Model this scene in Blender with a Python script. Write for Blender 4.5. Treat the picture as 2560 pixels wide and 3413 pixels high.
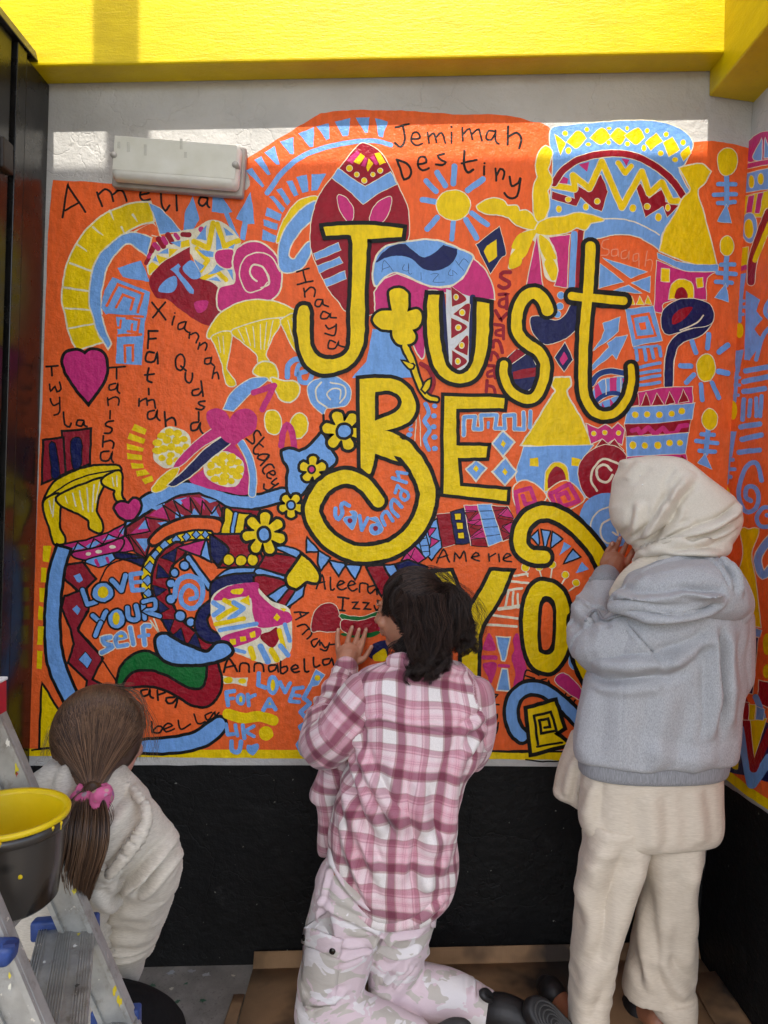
import bpy, bmesh, math, random
import numpy as np
from mathutils import Vector, Matrix, noise
from mathutils.geometry import tessellate_polygon
random.seed(7); RNG = np.random.default_rng(7)
for o in list(bpy.data.objects): bpy.data.objects.remove(o)
SC = bpy.context.scene
COL = SC.collection
# ---------------------------------------------------------------- camera
CAM_Y, CAM_Z, FOC = -2.4, 1.42, 2560.0
PITCH, ROLL = math.radians(1.5), math.radians(0.5)
CROT = Matrix.Rotation(math.radians(90) - PITCH, 3, 'X') @ Matrix.Rotation(ROLL, 3, 'Z')
CPOS = Vector((0, CAM_Y, CAM_Z))
cd = bpy.data.cameras.new('camera'); cam = bpy.data.objects.new('camera', cd); COL.objects.link(cam)
cam.matrix_world = Matrix.Translation(CPOS) @ CROT.to_4x4()
cd.sensor_fit = 'HORIZONTAL'; cd.sensor_width = 36; cd.lens = 36 * FOC / 2560
cd.clip_start = 0.02; cd.clip_end = 500
SC.camera = cam
SC.render.resolution_x, SC.render.resolution_y = 768, 1024
# ---------------------------------------------------------------- light
ELEV = math.radians(55)
w = bpy.data.worlds.new('World'); SC.world = w; w.use_nodes = True
nt = w.node_tree; bg = nt.nodes['Background']
sky = nt.nodes.new('ShaderNodeTexSky'); sky.sky_type = 'NISHITA'; sky.sun_disc = False
sky.sun_elevation = ELEV; sky.sun_rotation = math.radians(180)
sky.dust_density = 3.0; sky.air_density = 1.0
nt.links.new(sky.outputs[0], bg.inputs[0]); bg.inputs[1].default_value = 0.15
sd = bpy.data.lights.new('sun', 'SUN'); sun = bpy.data.objects.new('sun', sd); COL.objects.link(sun)
sd.energy = 2.0; sd.angle = math.radians(0.53); sd.color = (1, .95, .86)
sun.rotation_euler = (math.radians(90) - ELEV, 0, 0)      # shines towards +y (onto the wall) and down
SC.view_settings.view_transform = 'Standard'; SC.view_settings.look = 'None'
SC.view_settings.exposure = 1.55; SC.view_settings.gamma = 1
SC.cycles.max_bounces = 6; SC.cycles.diffuse_bounces = 3; SC.cycles.glossy_bounces = 3; SC.cycles.transmission_bounces = 4; SC.cycles.caustics_reflective = False; SC.cycles.caustics_refractive = False
# ---------------------------------------------------------------- geometry helpers
def ray(px, py):
    return (CROT @ Vector(((px - 1280) / FOC, -(py - 1706.5) / FOC, -1)))
def W(px, py, dep=0.0):
    "point seen at photo pixel px,py standing dep metres in front of the mural wall"
    d = ray(px, py); return CPOS + d * ((-dep - CAM_Y) / d.y)
def px_m(dep): return (2.4 - dep) / FOC
def on_plane(px, py, p0, n):
    d = ray(px, py); return CPOS + d * ((p0 - CPOS).dot(n) / d.dot(n))
def srgb(r, g, b):
    f = lambda c: (c/12.92 if c <= .04045 else ((c+.055)/1.055)**2.4)
    return (f(r/255), f(g/255), f(b/255), 1)
# ---------------------------------------------------------------- materials
def newmat(name):
    m = bpy.data.materials.new(name); m.use_nodes = True
    return m, m.node_tree, m.node_tree.nodes['Principled BSDF']
def N(nt, t, **kw):
    n = nt.nodes.new('ShaderNode' + t)
    for k, v in kw.items():
        if hasattr(n, k) and not isinstance(k, int): setattr(n, k, v)
    return n
def coords(nt, scale=(1, 1, 1)):
    tc = N(nt, 'TexCoord'); mp = N(nt, 'Mapping'); mp.inputs['Scale'].default_value = scale
    nt.links.new(tc.outputs['Object'], mp.inputs[0]); return mp.outputs[0]
def nz(nt, co, scale, detail=4, rough=.55, dist=0):
    n = N(nt, 'TexNoise'); n.inputs['Scale'].default_value = scale; n.inputs['Detail'].default_value = detail
    n.inputs['Roughness'].default_value = rough; n.inputs['Distortion'].default_value = dist
    nt.links.new(co, n.inputs['Vector']); return n.outputs['Fac']
def ramp(nt, fac, stops):
    r = N(nt, 'ValToRGB'); cr = r.color_ramp
    while len(cr.elements) < len(stops): cr.elements.new(.5)
    for e, (p, c) in zip(cr.elements, stops): e.position = p; e.color = c if len(c) == 4 else (*c, 1)
    nt.links.new(fac, r.inputs[0]); return r.outputs[0]
def mixc(nt, fac, a, b, mode='MIX'):
    m = N(nt, 'Mix', data_type='RGBA', blend_type=mode)
    for s, v in ((0, fac), (6, a), (7, b)):
        if hasattr(v, 'is_output'): nt.links.new(v, m.inputs[s])
        else: m.inputs[s].default_value = v
    return m.outputs[2]
def math_(nt, op, a, b=0.0, c=None):
    m = N(nt, 'Math', operation=op)
    for i, v in enumerate((a, b) if c is None else (a, b, c)):
        if hasattr(v, 'is_output'): nt.links.new(v, m.inputs[i])
        else: m.inputs[i].default_value = v
    return m.outputs[0]
def bump(nt, b, h, strength=.5, dist=.01, prev=None):
    n = N(nt, 'Bump'); n.inputs['Strength'].default_value = strength; n.inputs['Distance'].default_value = dist
    nt.links.new(h, n.inputs['Height'])
    if prev is not None: nt.links.new(prev, n.inputs['Normal'])
    if b is not None: nt.links.new(n.outputs[0], b.inputs['Normal'])
    return n.outputs[0]
MATS = {}
def simple(name, col, rough=.6, var=.08, scale=30, bstr=0, bscale=200, metal=0, bdist=.002, spec=.5):
    if name in MATS: return MATS[name]
    m, t, b = newmat(name); co = coords(t)
    n = nz(t, co, scale)
    lo = tuple(c*(1-var) for c in col[:3]) + (1,); hi = tuple(min(1, c*(1+var)) for c in col[:3]) + (1,)
    t.links.new(ramp(t, n, [(.3, lo), (.7, hi)]), b.inputs['Base Color'])
    b.inputs['Roughness'].default_value = rough; b.inputs['Metallic'].default_value = metal
    b.inputs['Specular IOR Level'].default_value = spec
    if bstr: bump(t, b, nz(t, co, bscale, 3), bstr, bdist)
    MATS[name] = m; return m
# wall relief shared by the plaster and every coat of paint on it
def wall_relief(t, b, fine=1.0, cracks=False):
    co = coords(t)
    mid = nz(t, co, 34, 3, .62)
    h = math_(t, 'MULTIPLY', mid, .45)
    if cracks:
        cr = N(t, 'TexVoronoi', feature='DISTANCE_TO_EDGE'); cr.inputs['Scale'].default_value = 2.6
        nn = N(t, 'TexNoise'); nn.inputs['Scale'].default_value = 7; nn.inputs['Detail'].default_value = 4; t.links.new(co, nn.inputs[0])
        wv = N(t, 'VectorMath', operation='MULTIPLY_ADD'); t.links.new(nn.outputs['Color'], wv.inputs[0]); wv.inputs[1].default_value = (.35,)*3; t.links.new(co, wv.inputs[2])
        t.links.new(wv.outputs[0], cr.inputs['Vector'])
        crack = ramp(t, cr.outputs['Distance'], [(0, (0, 0, 0)), (.012, (1, 1, 1))])
        h = math_(t, 'ADD', h, math_(t, 'MULTIPLY', crack, .10))
    fin = nz(t, co, 260, 1, .6)
    h = math_(t, 'ADD', h, math_(t, 'MULTIPLY', fin, .05 * fine))
    return bump(t, b, h, .6, .02)
def paint(name, rgb, rough=.4, var=.09):
    if name in MATS: return MATS[name]
    m, t, b = newmat(name); col = srgb(*rgb); co = coords(t)
    f = nz(t, coords(t, (3.2, 1, 1)), 15, 4, .72)
    lo = tuple(c*(1-var*1.4) for c in col[:3]); hi = tuple(min(.95, c*(1+var)) for c in col[:3])
    t.links.new(ramp(t, f, [(.36, lo), (.64, hi)]), b.inputs['Base Color'])
    b.inputs['Roughness'].default_value = rough; b.inputs['Specular IOR Level'].default_value = .22
    wall_relief(t, b); MATS[name] = m; return m
# ---------------------------------------------------------------- objects
def mesh_obj(name, verts, faces, mat=None, parent=None, smooth=False, mats=None, midx=None):
    me = bpy.data.meshes.new(name); me.from_pydata([tuple(v) for v in verts], [], [tuple(f) for f in faces])
    for m in (mats or ([mat] if mat else [])): me.materials.append(m)
    if midx is not None: me.polygons.foreach_set('material_index', midx)
    if smooth: me.polygons.foreach_set('use_smooth', [True]*len(me.polygons))
    me.update(); o = bpy.data.objects.new(name, me); COL.objects.link(o)
    if parent: o.parent = parent
    return o
def tag(o, label=None, cat=None, group=None, kind=None):
    if label: o['label'] = label
    if cat: o['category'] = cat
    if group: o['group'] = group
    if kind: o['kind'] = kind
    return o
def empty(name, label, cat, group=None):
    o = bpy.data.objects.new(name, None); COL.objects.link(o); o.empty_display_size = .05
    return tag(o, label, cat, group)
class MB:
    "collects simple solids into one mesh"
    def __init__(s): s.v = []; s.f = []
    def add(s, v, f):
        k = len(s.v); s.v += [Vector(x) for x in v]; s.f += [tuple(i+k for i in q) for q in f]; return s
    def hexa(s, p):      # 8 corners: bottom ring 0-3, top ring 4-7
        return s.add(p, [(3,2,1,0), (4,5,6,7), (0,1,5,4), (1,2,6,5), (2,3,7,6), (3,0,4,7)])
    def box(s, a, b):
        x0,y0,z0 = a; x1,y1,z1 = b
        return s.hexa([(x0,y0,z0),(x1,y0,z0),(x1,y1,z0),(x0,y1,z0),(x0,y0,z1),(x1,y0,z1),(x1,y1,z1),(x0,y1,z1)])
    def bar(s, a, b, wdt, thk, up=(0,0,1)):
        a, b = Vector(a), Vector(b); d = (b-a).normalized(); x = d.cross(Vector(up)).normalized()*wdt/2; y = x.cross(d).normalized()*thk/2
        return s.hexa([a-x-y, a+x-y, a+x+y, a-x+y, b-x-y, b+x-y, b+x+y, b-x+y])
    def tube(s, pts, rad, seg=12, cap=True):
        pts = [Vector(p) for p in pts]; n = len(pts); rr = rad if hasattr(rad, '__len__') else [rad]*n
        k = len(s.v); up = None
        for i, p in enumerate(pts):
            d = (pts[min(i+1, n-1)] - pts[max(i-1, 0)]).normalized()
            if up is None: up = d.orthogonal().normalized()
            up = (up - d*up.dot(d)).normalized(); sd_ = d.cross(up)
            s.v += [p + (up*math.cos(2*math.pi*j/seg) + sd_*math.sin(2*math.pi*j/seg))*rr[i] for j in range(seg)]
        for i in range(n-1):
            for j in range(seg):
                a = k+i*seg+j; b = k+i*seg+(j+1) % seg
                s.f.append((a, b, b+seg, a+seg))
        if cap:
            s.f.append(tuple(k+j for j in range(seg))[::-1]); s.f.append(tuple(k+(n-1)*seg+j for j in range(seg)))
        return s
    def lathe(s, prof, c, seg=32, tilt=None):
        k = len(s.v); n = len(prof)
        for r, z in prof:
            for j in range(seg):
                p = Vector((r*math.cos(2*math.pi*j/seg), r*math.sin(2*math.pi*j/seg), z))
                s.v.append(Vector(c) + (tilt @ p if tilt else p))
        for i in range(n-1):
            for j in range(seg):
                a = k+i*seg+j; b = k+i*seg+(j+1) % seg
                s.f.append((a, b, b+seg, a+seg))
        return s
    def build(s, name, mat, parent=None, smooth=False, bevel=0, seg=2):
        o = mesh_obj(name, s.v, s.f, mat, parent, smooth)
        if bevel:
            bm = bmesh.new(); bm.from_mesh(o.data)
            bmesh.ops.recalc_face_normals(bm, faces=bm.faces)
            es = [e for e in bm.edges if len(e.link_faces) == 2 and e.calc_face_angle(0) > .5]
            bmesh.ops.bevel(bm, geom=es, offset=bevel, segments=seg, affect='EDGES', profile=.5)
            bm.to_mesh(o.data); bm.free()
            if smooth: o.data.polygons.foreach_set('use_smooth', [True]*len(o.data.polygons))
        return o
# ================================================================ the place: floor, walls, beams
def zfloor(x): return F0.z + (x - F0.x) * (F1.z - F0.z) / (F1.x - F0.x)
F0, F1 = W(446, 3224), W(1907, 3190)
CT, CB = W(2510, 330), W(2328, 3208)            # corner between mural wall and side wall
LT, LB = W(165, 300), W(98, 2560)               # left end of the wall, against the black door
def corner_x(z): return CT.x + (z - CT.z) * (CB.x - CT.x) / (CB.z - CT.z)
def left_x(z): return LT.x + (z - LT.z) * (LB.x - LT.x) / (LB.z - LT.z)
SIDE_N = (CB - CT).cross(Vector((0, 1, 0))).normalized()
def S(px, py, lift=0.0): return on_plane(px, py, CT, SIDE_N) + SIDE_INW * lift
SIDE_INW = SIDE_N if SIDE_N.x < 0 else -SIDE_N
# concrete ground
m, t, b = newmat('concrete'); co = coords(t)
c = ramp(t, nz(t, co, 6, 6, .65), [(.25, srgb(92, 88, 82)), (.5, srgb(125, 120, 112)), (.75, srgb(150, 146, 138))])
sp = ramp(t, nz(t, co, 95, 2), [(.62, (0, 0, 0)), (.66, (1, 1, 1))])
t.links.new(mixc(t, math_(t, 'MULTIPLY', sp, .35), c, srgb(70, 66, 62)), b.inputs['Base Color']); b.inputs['Roughness'].default_value = .85
bump(t, b, nz(t, co, 120, 5, .7), .6, .004); M_CONC = m
gx = [-30, 30]
floor = mesh_obj('ground', [(x, y, zfloor(x)) for y in (-40, .3) for x in gx], [(0, 1, 3, 2)], M_CONC); tag(floor, kind='structure')
# plaster wall
m, t, b = newmat('white_plaster_paint'); co = coords(t)
c = ramp(t, nz(t, co, 2.2, 6, .6), [(.3, srgb(172, 170, 166)), (.55, srgb(192, 190, 186)), (.75, srgb(204, 202, 198))])
g = ramp(t, nz(t, coords(t, (1, 1, .5)), 9, 6, .7), [(.60, (0, 0, 0)), (.74, (1, 1, 1))])
t.links.new(mixc(t, math_(t, 'MULTIPLY', g, .45), c, srgb(150, 145, 138)), b.inputs['Base Color'])
b.inputs['Roughness'].default_value = .6; wall_relief(t, b, .8, True); M_PLAST = m
WALL = MB()
zt, zb = 3.6, -.15
WALL.hexa([(-1.6, 0, zb), (corner_x(zb), 0, zb), (corner_x(zb), .22, zb), (-1.6, .22, zb),
           (-1.6, 0, zt), (corner_x(zt), 0, zt), (corner_x(zt), .22, zt), (-1.6, .22, zt)])
wall = WALL.build('mural_wall', M_PLAST)
tag(wall, 'white plastered back wall with black base and bright orange hand-painted mural', 'wall')
SW = MB()
def sp_(z, y, off): return Vector((corner_x(z) + off, y, z))
SW.hexa([sp_(zb, -1.3, 0), sp_(zb, -1.3, .2), sp_(zb, .22, .2), sp_(zb, .22, 0.0005), sp_(zt, -1.3, 0), sp_(zt, -1.3, .2), sp_(zt, .22, .2), sp_(zt, .22, 0.0005)])
side = SW.build('side_wall', M_PLAST)
tag(side, 'white side wall at right edge with blue and yellow painted patterns', 'wall')
# yellow timber
m, t, b = newmat('yellow_gloss_paint'); co = coords(t, (1.0, 1, 4))
c = ramp(t, nz(t, co, 7, 6, .65), [(.3, srgb(200, 172, 0)), (.6, srgb(214, 187, 2)), (.8, srgb(224, 200, 26))])
pit = ramp(t, nz(t, coords(t), 70, 3), [(.68, (0, 0, 0)), (.72, (1, 1, 1))])
t.links.new(mixc(t, math_(t, 'MULTIPLY', pit, .25), c, srgb(150, 120, 10)), b.inputs['Base Color'])
b.inputs['Roughness'].default_value = .36; b.inputs['Specular IOR Level'].default_value = .3
p = bump(t, None, nz(t, coords(t, (.6, 1, 3)), 40, 5, .7), .35, .004)
bump(t, b, nz(t, coords(t), 160, 2), .25, .002, p); M_YEL = m
def beam(name, pl, pr, hgt, dep, label):
    "beam whose lower back edge runs from pl to pr on the wall"
    mb = MB(); f = Vector((0, -dep, 0)); u = Vector((0, 0, hgt)); e = Vector((0, -.0005, 0))
    mb.hexa([pl+f, pr+f, pr+e, pl+e, pl+f+u, pr+f+u, pr+e+u, pl+e+u])
    o = mb.build(name, M_YEL, None, False, .008, 3); return tag(o, label, 'beam')
BL, BR = W(163, 283), W(2400, 240)
bd = (BR - BL); BLx = BL - bd * .14
beam('yellow_beam', BLx, BR + bd*.02, .62, .105, 'long yellow painted beam across the top of the mural wall')
# side beam running towards the camera above the side wall
A = W(2362, 322); B_ = W(2512, 347)
mb = MB(); fw = Vector((0, -1.25, 0)); u = Vector((0, 0, .62)); A2 = A + Vector((0, -.001, 0)); B2 = B_ + Vector((.02, -.001, 0))
mb.hexa([A2+fw, B2+fw, B2, A2, A2+fw+u, B2+fw+u, B2+u, A2+u])
tag(mb.build('yellow_beam', M_YEL, None, False, .005, 2), 'yellow timber beam at top right running out towards the viewer', 'beam')
# black gloss door / frame at left
m, t, b = newmat('black_gloss_metal'); co = coords(t)
t.links.new(ramp(t, nz(t, co, 20, 5), [(.35, srgb(20, 19, 18)), (.7, srgb(34, 32, 30))]), b.inputs['Base Color'])
t.links.new(ramp(t, nz(t, co, 8, 5), [(.3, (.16,)*3), (.7, (.36,)*3)]), b.inputs['Roughness'])
bump(t, b, nz(t, co, 60, 3), .12, .003); M_BLK = m
door = empty('black_door', 'glossy black metal door and frame along the left edge', 'door')
def dpost(name, d0, d1, off, zt_, extra=.06):
    mb = MB(); q = []
    for z in (zb, zt_):
        x = left_x(z) + off
        q += [(x-extra, -d1, z), (x, -d1, z), (x, -d0, z), (x-extra, -d0, z)]
    mb.hexa(q); return mb.build(name, M_BLK, door, False, .002, 2)
ztop = W(120, 180, .15).z
dpost('door_jamb', .001, .150, 0, BL.z - .002)
dpost('door_stile', .158, .212, .004, ztop)
dpost('door_groove', .1502, .1578, -.02, ztop-.01, .04)
dpost('door_panel', .228, 1.15, -.006, ztop, .05)
dpost('panel_joint', .2122, .2278, -.02, ztop-.01, .04)
mb = MB(); x = left_x(ztop)
mb.hexa([(x-.09, -1.15, ztop+.002), (x+.012, -1.15, ztop+.002), (x+.012, -.10, ztop+.002), (x-.09, -.10, ztop+.002),
         (x-.09, -1.15, ztop+.035), (x+.004, -1.15, ztop+.035), (x+.004, -.10, ztop+.035), (x-.09, -.10, ztop+.035)])
mb.build('door_head_rail', M_BLK, door, False, .003, 2)
q = W(14, 520, .24)
MB().box((q.x-.02, q.y-.05, q.z-.05), (q.x+.022, q.y+.012, q.z+.035)).build('door_latch', simple('dark_iron', srgb(38, 30, 27), .5, .2, 40, .3), door, False, .006, 2)
# flat canopy slab on posts, added out of view to keep the low wall in shade
CF, CR = 1.2, 4.9; zs = W(1280, 568).z; H = zs + math.tan(ELEV) * CF
tb = (W(2400, 545).z - W(200, 590).z) / (W(2400, 545).x - W(200, 590).x)
M_REND = simple('pale_blocker_paint', srgb(214, 210, 202), .7, .06, 3, .2, 60)  # pale so the added slab bounces light back underneath
can = empty('sun_blocker', 'flat pale canopy slab, unseen, added to shade the mural wall', 'blocker')
mb = MB(); hh = lambda x, t_: H + tb*x + t_
mb.hexa([(-3, -CR, hh(-3, 0)), (3, -CR, hh(3, 0)), (3, -CF, hh(3, 0)), (-3, -CF, hh(-3, 0)), (-3, -CR, hh(-3, .03)), (3, -CR, hh(3, .03)), (3, -CF, hh(3, .03)), (-3, -CF, hh(-3, .03))])
mb.build('blocker_slab', M_REND, can)
for x in (-2.9, 2.9):
    MB().box((x-.05, -CR+.02, -.3), (x+.05, -CR+.12, hh(x, -.002))).build('blocker_post', M_REND, can)
fx0, fx1 = W(352, 150).x, W(500, 150).x
MB().tube([((fx0+fx1)/2, -CF-.12, H-.05), ((fx0+fx1)/2, -CF-.12, H+1.3)], (fx1-fx0)/2, 16).build('stripe_caster', simple('galvanised', srgb(150, 150, 150), .45, .1, 10, 0, 1, .8), can, True)  # unseen pole, added to cast the upright shadow stripe on beam and light box
# ------------------------------------------------ emergency light
L0, L1, L2, L3 = W(369, 440, .07), W(801, 476, .07), W(800, 632, .07), W(367, 598, .07)
ctr = (L0+L1+L2+L3)/4; ux = ((L1-L0)+(L2-L3)).normalized(); uz = Vector((0, -1, 0)).cross(ux); uz = uz if uz.z > 0 else -uz
lw = ((L1-L0).length + (L2-L3).length)/2; lh = ((L0-L3).length + (L1-L2).length)/2
lamp = empty('emergency_light', 'tilted white ribbed emergency light box mounted on the wall', 'light')
def lfr(u_, v_, d_): return Vector((ctr.x, 0, ctr.z)) + ux*u_ + uz*v_ + Vector((0, -d_, 0))
def rbox(name, w_, h_, d0, d1, mat, taper=.0, bev=.01):
    mb = MB(); a, b2 = w_/2, h_/2; ta, tb2 = a-taper, b2-taper
    mb.hexa([lfr(-ta, -tb2, d1), lfr(ta, -tb2, d1), lfr(ta, tb2, d1), lfr(-ta, tb2, d1), lfr(-a, -b2, d0), lfr(a, -b2, d0), lfr(a, b2, d0), lfr(-a, b2, d0)])
    return mb.build(name, mat, lamp, True, bev, 4)
m, t, b = newmat('ribbed_diffuser'); tc = N(t, 'TexCoord')
col_n = nz(t, tc.outputs['Object'], 14, 4)
t.links.new(ramp(t, col_n, [(.3, srgb(226, 226, 214)), (.7, srgb(240, 240, 232))]), b.inputs['Base Color'])
b.inputs['Roughness'].default_value = .3
M_DIF = m
rbox('base_tray', lw*1.0+.012, lh+.012, .001, .032, simple('grey_plastic', srgb(176, 168, 160), .5, .12, 25), 0, .008)
rbox('diffuser', lw, lh, .032, .078, M_DIF, .008, .018)
rib = MB(); nr = 34
for i in range(nr):
    v_ = -lh/2 + .028 + (lh-.042) * i/(nr-1)
    a0, a1 = -lw/2+.012, lw/2-.012
    rib.add([lfr(a0, v_-.0015, .0779), lfr(a1, v_-.0015, .0779), lfr(a1, v_, .0797), lfr(a0, v_, .0797), lfr(a1, v_+.0015, .0779), lfr(a0, v_+.0015, .0779)],
            [(0, 1, 2, 3), (3, 2, 4, 5)])
rib.build('diffuser_ribs', M_DIF, lamp)
for sx in (-1, 1):
    MB().tube([lfr(sx*(lw/2-.013), 0, .03), lfr(sx*(lw/2-.013), 0, .0802)], .010, 14).build('screw_clip', simple('clip_grey', srgb(168, 164, 154), .4, .1), lamp, True)
M_SCRW = simple('dim_innards', srgb(176, 175, 164), .5, .1)
for (px, py, hh_) in ((396, 484, .010), (428, 490, .014), (484, 500, .016), (604, 480, .016), (618, 516, .008)):
    q = W(px, py, .0785)
    MB().box((q.x-.004, -.0788, q.z-hh_), (q.x+.004, -.0776, q.z+hh_)).build('inner_fitting', M_SCRW, lamp)
# ------------------------------------------------ cardboard on the floor
m, t, b = newmat('cardboard'); co = coords(t)
c = ramp(t, nz(t, co, 4, 6, .6), [(.3, srgb(118, 92, 64)), (.55, srgb(150, 118, 84)), (.75, srgb(166, 134, 98))])
fl = N(t, 'TexWave', wave_type='BANDS', bands_direction='X'); fl.inputs['Scale'].default_value = 55; fl.inputs['Distortion'].default_value = .6
t.links.new(co, fl.inputs[0])
st = ramp(t, nz(t, co, 2.6, 4, .6), [(.50, (0, 0, 0)), (.62, (1, 1, 1))])
t.links.new(mixc(t, math_(t, 'MULTIPLY', st, .9), mixc(t, math_(t, 'MULTIPLY', fl.outputs['Fac'], .06), c, srgb(90, 70, 50)), srgb(28, 25, 23)), b.inputs['Base Color'])
b.inputs['Roughness'].default_value = .8; bump(t, b, nz(t, co, 30, 5), .4, .004); M_CARD = m
def sheet(name, pts, mat, th=.004, parent=None, sub=10):
    "thin slab from 4 corners (ccw), slightly buckled"
    a, b_, c_, d_ = [Vector(p) for p in pts]; n = (b_-a).cross(d_-a).normalized(); vs = []; fs = []
    for k in (0, 1):
        for i in range(sub+1):
            for j in range(sub+1):
                u_, v_ = i/sub, j/sub; p = (a*(1-u_)+b_*u_)*(1-v_) + (d_*(1-u_)+c_*u_)*v_
                e = .0035*noise.noise(p*6)+.0035
                vs.append(p + n*(th*k + e))
    q = (sub+1)**2; idx = lambda k, i, j: k*q+i*(sub+1)+j
    for i in range(sub):
        for j in range(sub):
            fs.append((idx(1,i,j), idx(1,i+1,j), idx(1,i+1,j+1), idx(1,i,j+1))); fs.append((idx(0,i,j), idx(0,i,j+1), idx(0,i+1,j+1), idx(0,i+1,j)))
    for i in range(sub):
        fs += [(idx(0,i,0), idx(0,i+1,0), idx(1,i+1,0), idx(1,i,0)), (idx(0,i+1,sub), idx(0,i,sub), idx(1,i,sub), idx(1,i+1,sub)),
               (idx(0,0,i+1), idx(0,0,i), idx(1,0,i), idx(1,0,i+1)), (idx(0,sub,i), idx(0,sub,i+1), idx(1,sub,i+1), idx(1,sub,i))]
    return mesh_obj(name, vs, fs, mat, parent, True)
def fp(x, y, up=.003): return Vector((x, y, zfloor(x)+up))
card = empty('cardboard_sheet', 'large flattened brown cardboard sheet under the kneeling and standing girls', 'cardboard')
xl, xr = W(850, 3210).x, corner_x(0) - .012
sheet('floor_panel', [fp(xl, -.95), fp(xr, -1.2), fp(xr, -.035), fp(xl, -.035)], M_CARD, .004, card)
sheet('upturned_flap', [fp(xl, -.034, .006), fp(xr, -.034, .006), fp(xr, -.010, .048), fp(xl, -.010, .048)], M_CARD, .004, card)
card2 = sheet('cardboard_sheet', [fp(W(795, 3300).x, -.62, .002), fp(xl-.004, -.62, .002), fp(xl-.004, -.16, .002), fp(W(812, 3300).x, -.16, .002)], M_CARD, .004)
tag(card2, 'small torn brown cardboard piece lying beside the bare concrete', 'cardboard')
sheet('cardboard_sheet', [fp(xr-.11, -1.3, .011), fp(xr+.006, -1.3, .02), fp(xr+.006, -.13, .022), fp(xr-.08, -.13, .011)], M_CARD, .004)
tag(COL.objects[-1], 'narrow cardboard strip along the black side wall', 'cardboard')
# paint drips on the concrete and pale skirting smear
def splat(px, py, r, rgb, k):
    q0 = W(px, py); d = ray(px, py); tt = (F0.z - CPOS.z)/d.z; p = CPOS + d*tt; vs = [fp(p.x, p.y, .0015)]
    n_ = 14
    for i in range(n_):
        a = 2*math.pi*i/n_; rr = r*(.4+1.0*random.random()); vs.append(fp(p.x+rr*math.cos(a)*1.2, p.y+rr*math.sin(a), .0012+k*.0001))
    mesh_obj('paint_splat', vs, [(0, i+1, (i+1) % n_+1) for i in range(n_)], simple('splat%d%d%d' % rgb, srgb(*rgb), .5, .1), floor)
for k, (px, py, r, rgb) in enumerate([(508, 3288, .010, (40, 84, 58)), (620, 3287, .006, (40, 84, 58)), (590, 3346, .009, (44, 84, 60)), (676, 3346, .008, (52, 86, 66)), (572, 3302, .006, (190, 182, 162)),
        (568, 3250, .012, (152, 156, 158)), (690, 3258, .010, (160, 160, 158)), (776, 3264, .006, (184, 174, 152)), (640, 3246, .010, (146, 146, 144))]):
    splat(px, py, r, rgb, k)
# ================================================================ the mural
PC = dict(O=paint('paint_orange', (241, 104, 46)), Y=paint('paint_yellow', (238, 205, 0)), B=paint('paint_blue', (116, 166, 228)),
          P=paint('paint_pink', (202, 48, 122)), R=paint('paint_dark_red', (150, 14, 36), .34), N=paint('paint_navy', (22, 28, 82), .36),
          W=paint('paint_cream', (232, 224, 196)), K=paint('paint_black', (18, 16, 14), .45), G=paint('paint_green', (18, 104, 46)),
          M=paint('paint_brick', (150, 34, 50), .38), D=paint('paint_mid_blue', (26, 62, 130)), L=paint('paint_white', (212, 216, 220)),
          S=paint('paint_pale_peach', (240, 150, 112)), T=simple('matt_black_masonry', srgb(17, 17, 17), .6, .25, 12, spec=.22))
_t = PC['T'].node_tree; _b = _t.nodes['Principled BSDF']; wall_relief(_t, _b, 1.0, True)
_co = coords(_t); _c = _b.inputs['Base Color'].links[0].from_socket
_f1 = ramp(_t, nz(_t, _co, 70, 2, .5), [(.735, (0, 0, 0)), (.75, (1, 1, 1))]); _f2 = ramp(_t, nz(_t, _co, 11, 5, .7), [(.60, (0, 0, 0)), (.8, (1, 1, 1))])
_c = mixc(_t, math_(_t, 'MULTIPLY', _f2, .5), _c, srgb(62, 62, 62)); _t.links.new(mixc(_t, math_(_t, 'MULTIPLY', _f1, .6), _c, srgb(150, 150, 140)), _b.inputs['Base Color'])
REG = dict(A=(0,0), B=(800,300), C=(1560,300), D=(0,1000), E=(800,1100), F=(1560,1000), G=(0,1700), H=(0,2413), I=(800,1800), J=(1560,1400), L=(1560,2413), M=(800,2413), N=(1560,0))
ZS = 1000/1659
LAY = [0]
class Motif:
    def __init__(s, name, label, side): s.name, s.label, s.side = name, label, side; s.v = []; s.f = []; s.mi = []; s.mats = []
def catmull(pts, sharp, closed, n=7):
    out = []; L = len(pts); rng = range(L if closed else L-1)
    for i in rng:
        p1, p2 = pts[i], pts[(i+1) % L]
        p0 = pts[i-1] if (closed or i > 0) else p1; p3 = pts[(i+2) % L] if (closed or i+2 < L) else p2
        if sharp[i]: p0 = p1
        if sharp[(i+1) % L]: p3 = p2
        d = np.linalg.norm(p2-p1); k = max(2, min(n, int(d/9)+1))
        for j in range(k):
            u = j/k
            out.append(.5*((2*p1)+(-p0+p2)*u+(2*p0-5*p1+4*p2-p3)*u*u+(-p0+3*p1-3*p2+p3)*u**3))
    if not closed: out.append(pts[-1])
    return out
def wob(p, amp):     # hand-painted wobble, in photo pixels
    q = Vector((p[0]*.035, p[1]*.035, LAY[0]*.37)); h = Vector((p[0]*.16, p[1]*.16, LAY[0]*.7)); a2 = amp*.55
    return np.array([p[0]+amp*noise.noise(q)+a2*noise.noise(h), p[1]+amp*noise.noise(q+Vector((9, 4, 2)))+a2*noise.noise(h+Vector((3, 8, 5)))])
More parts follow.
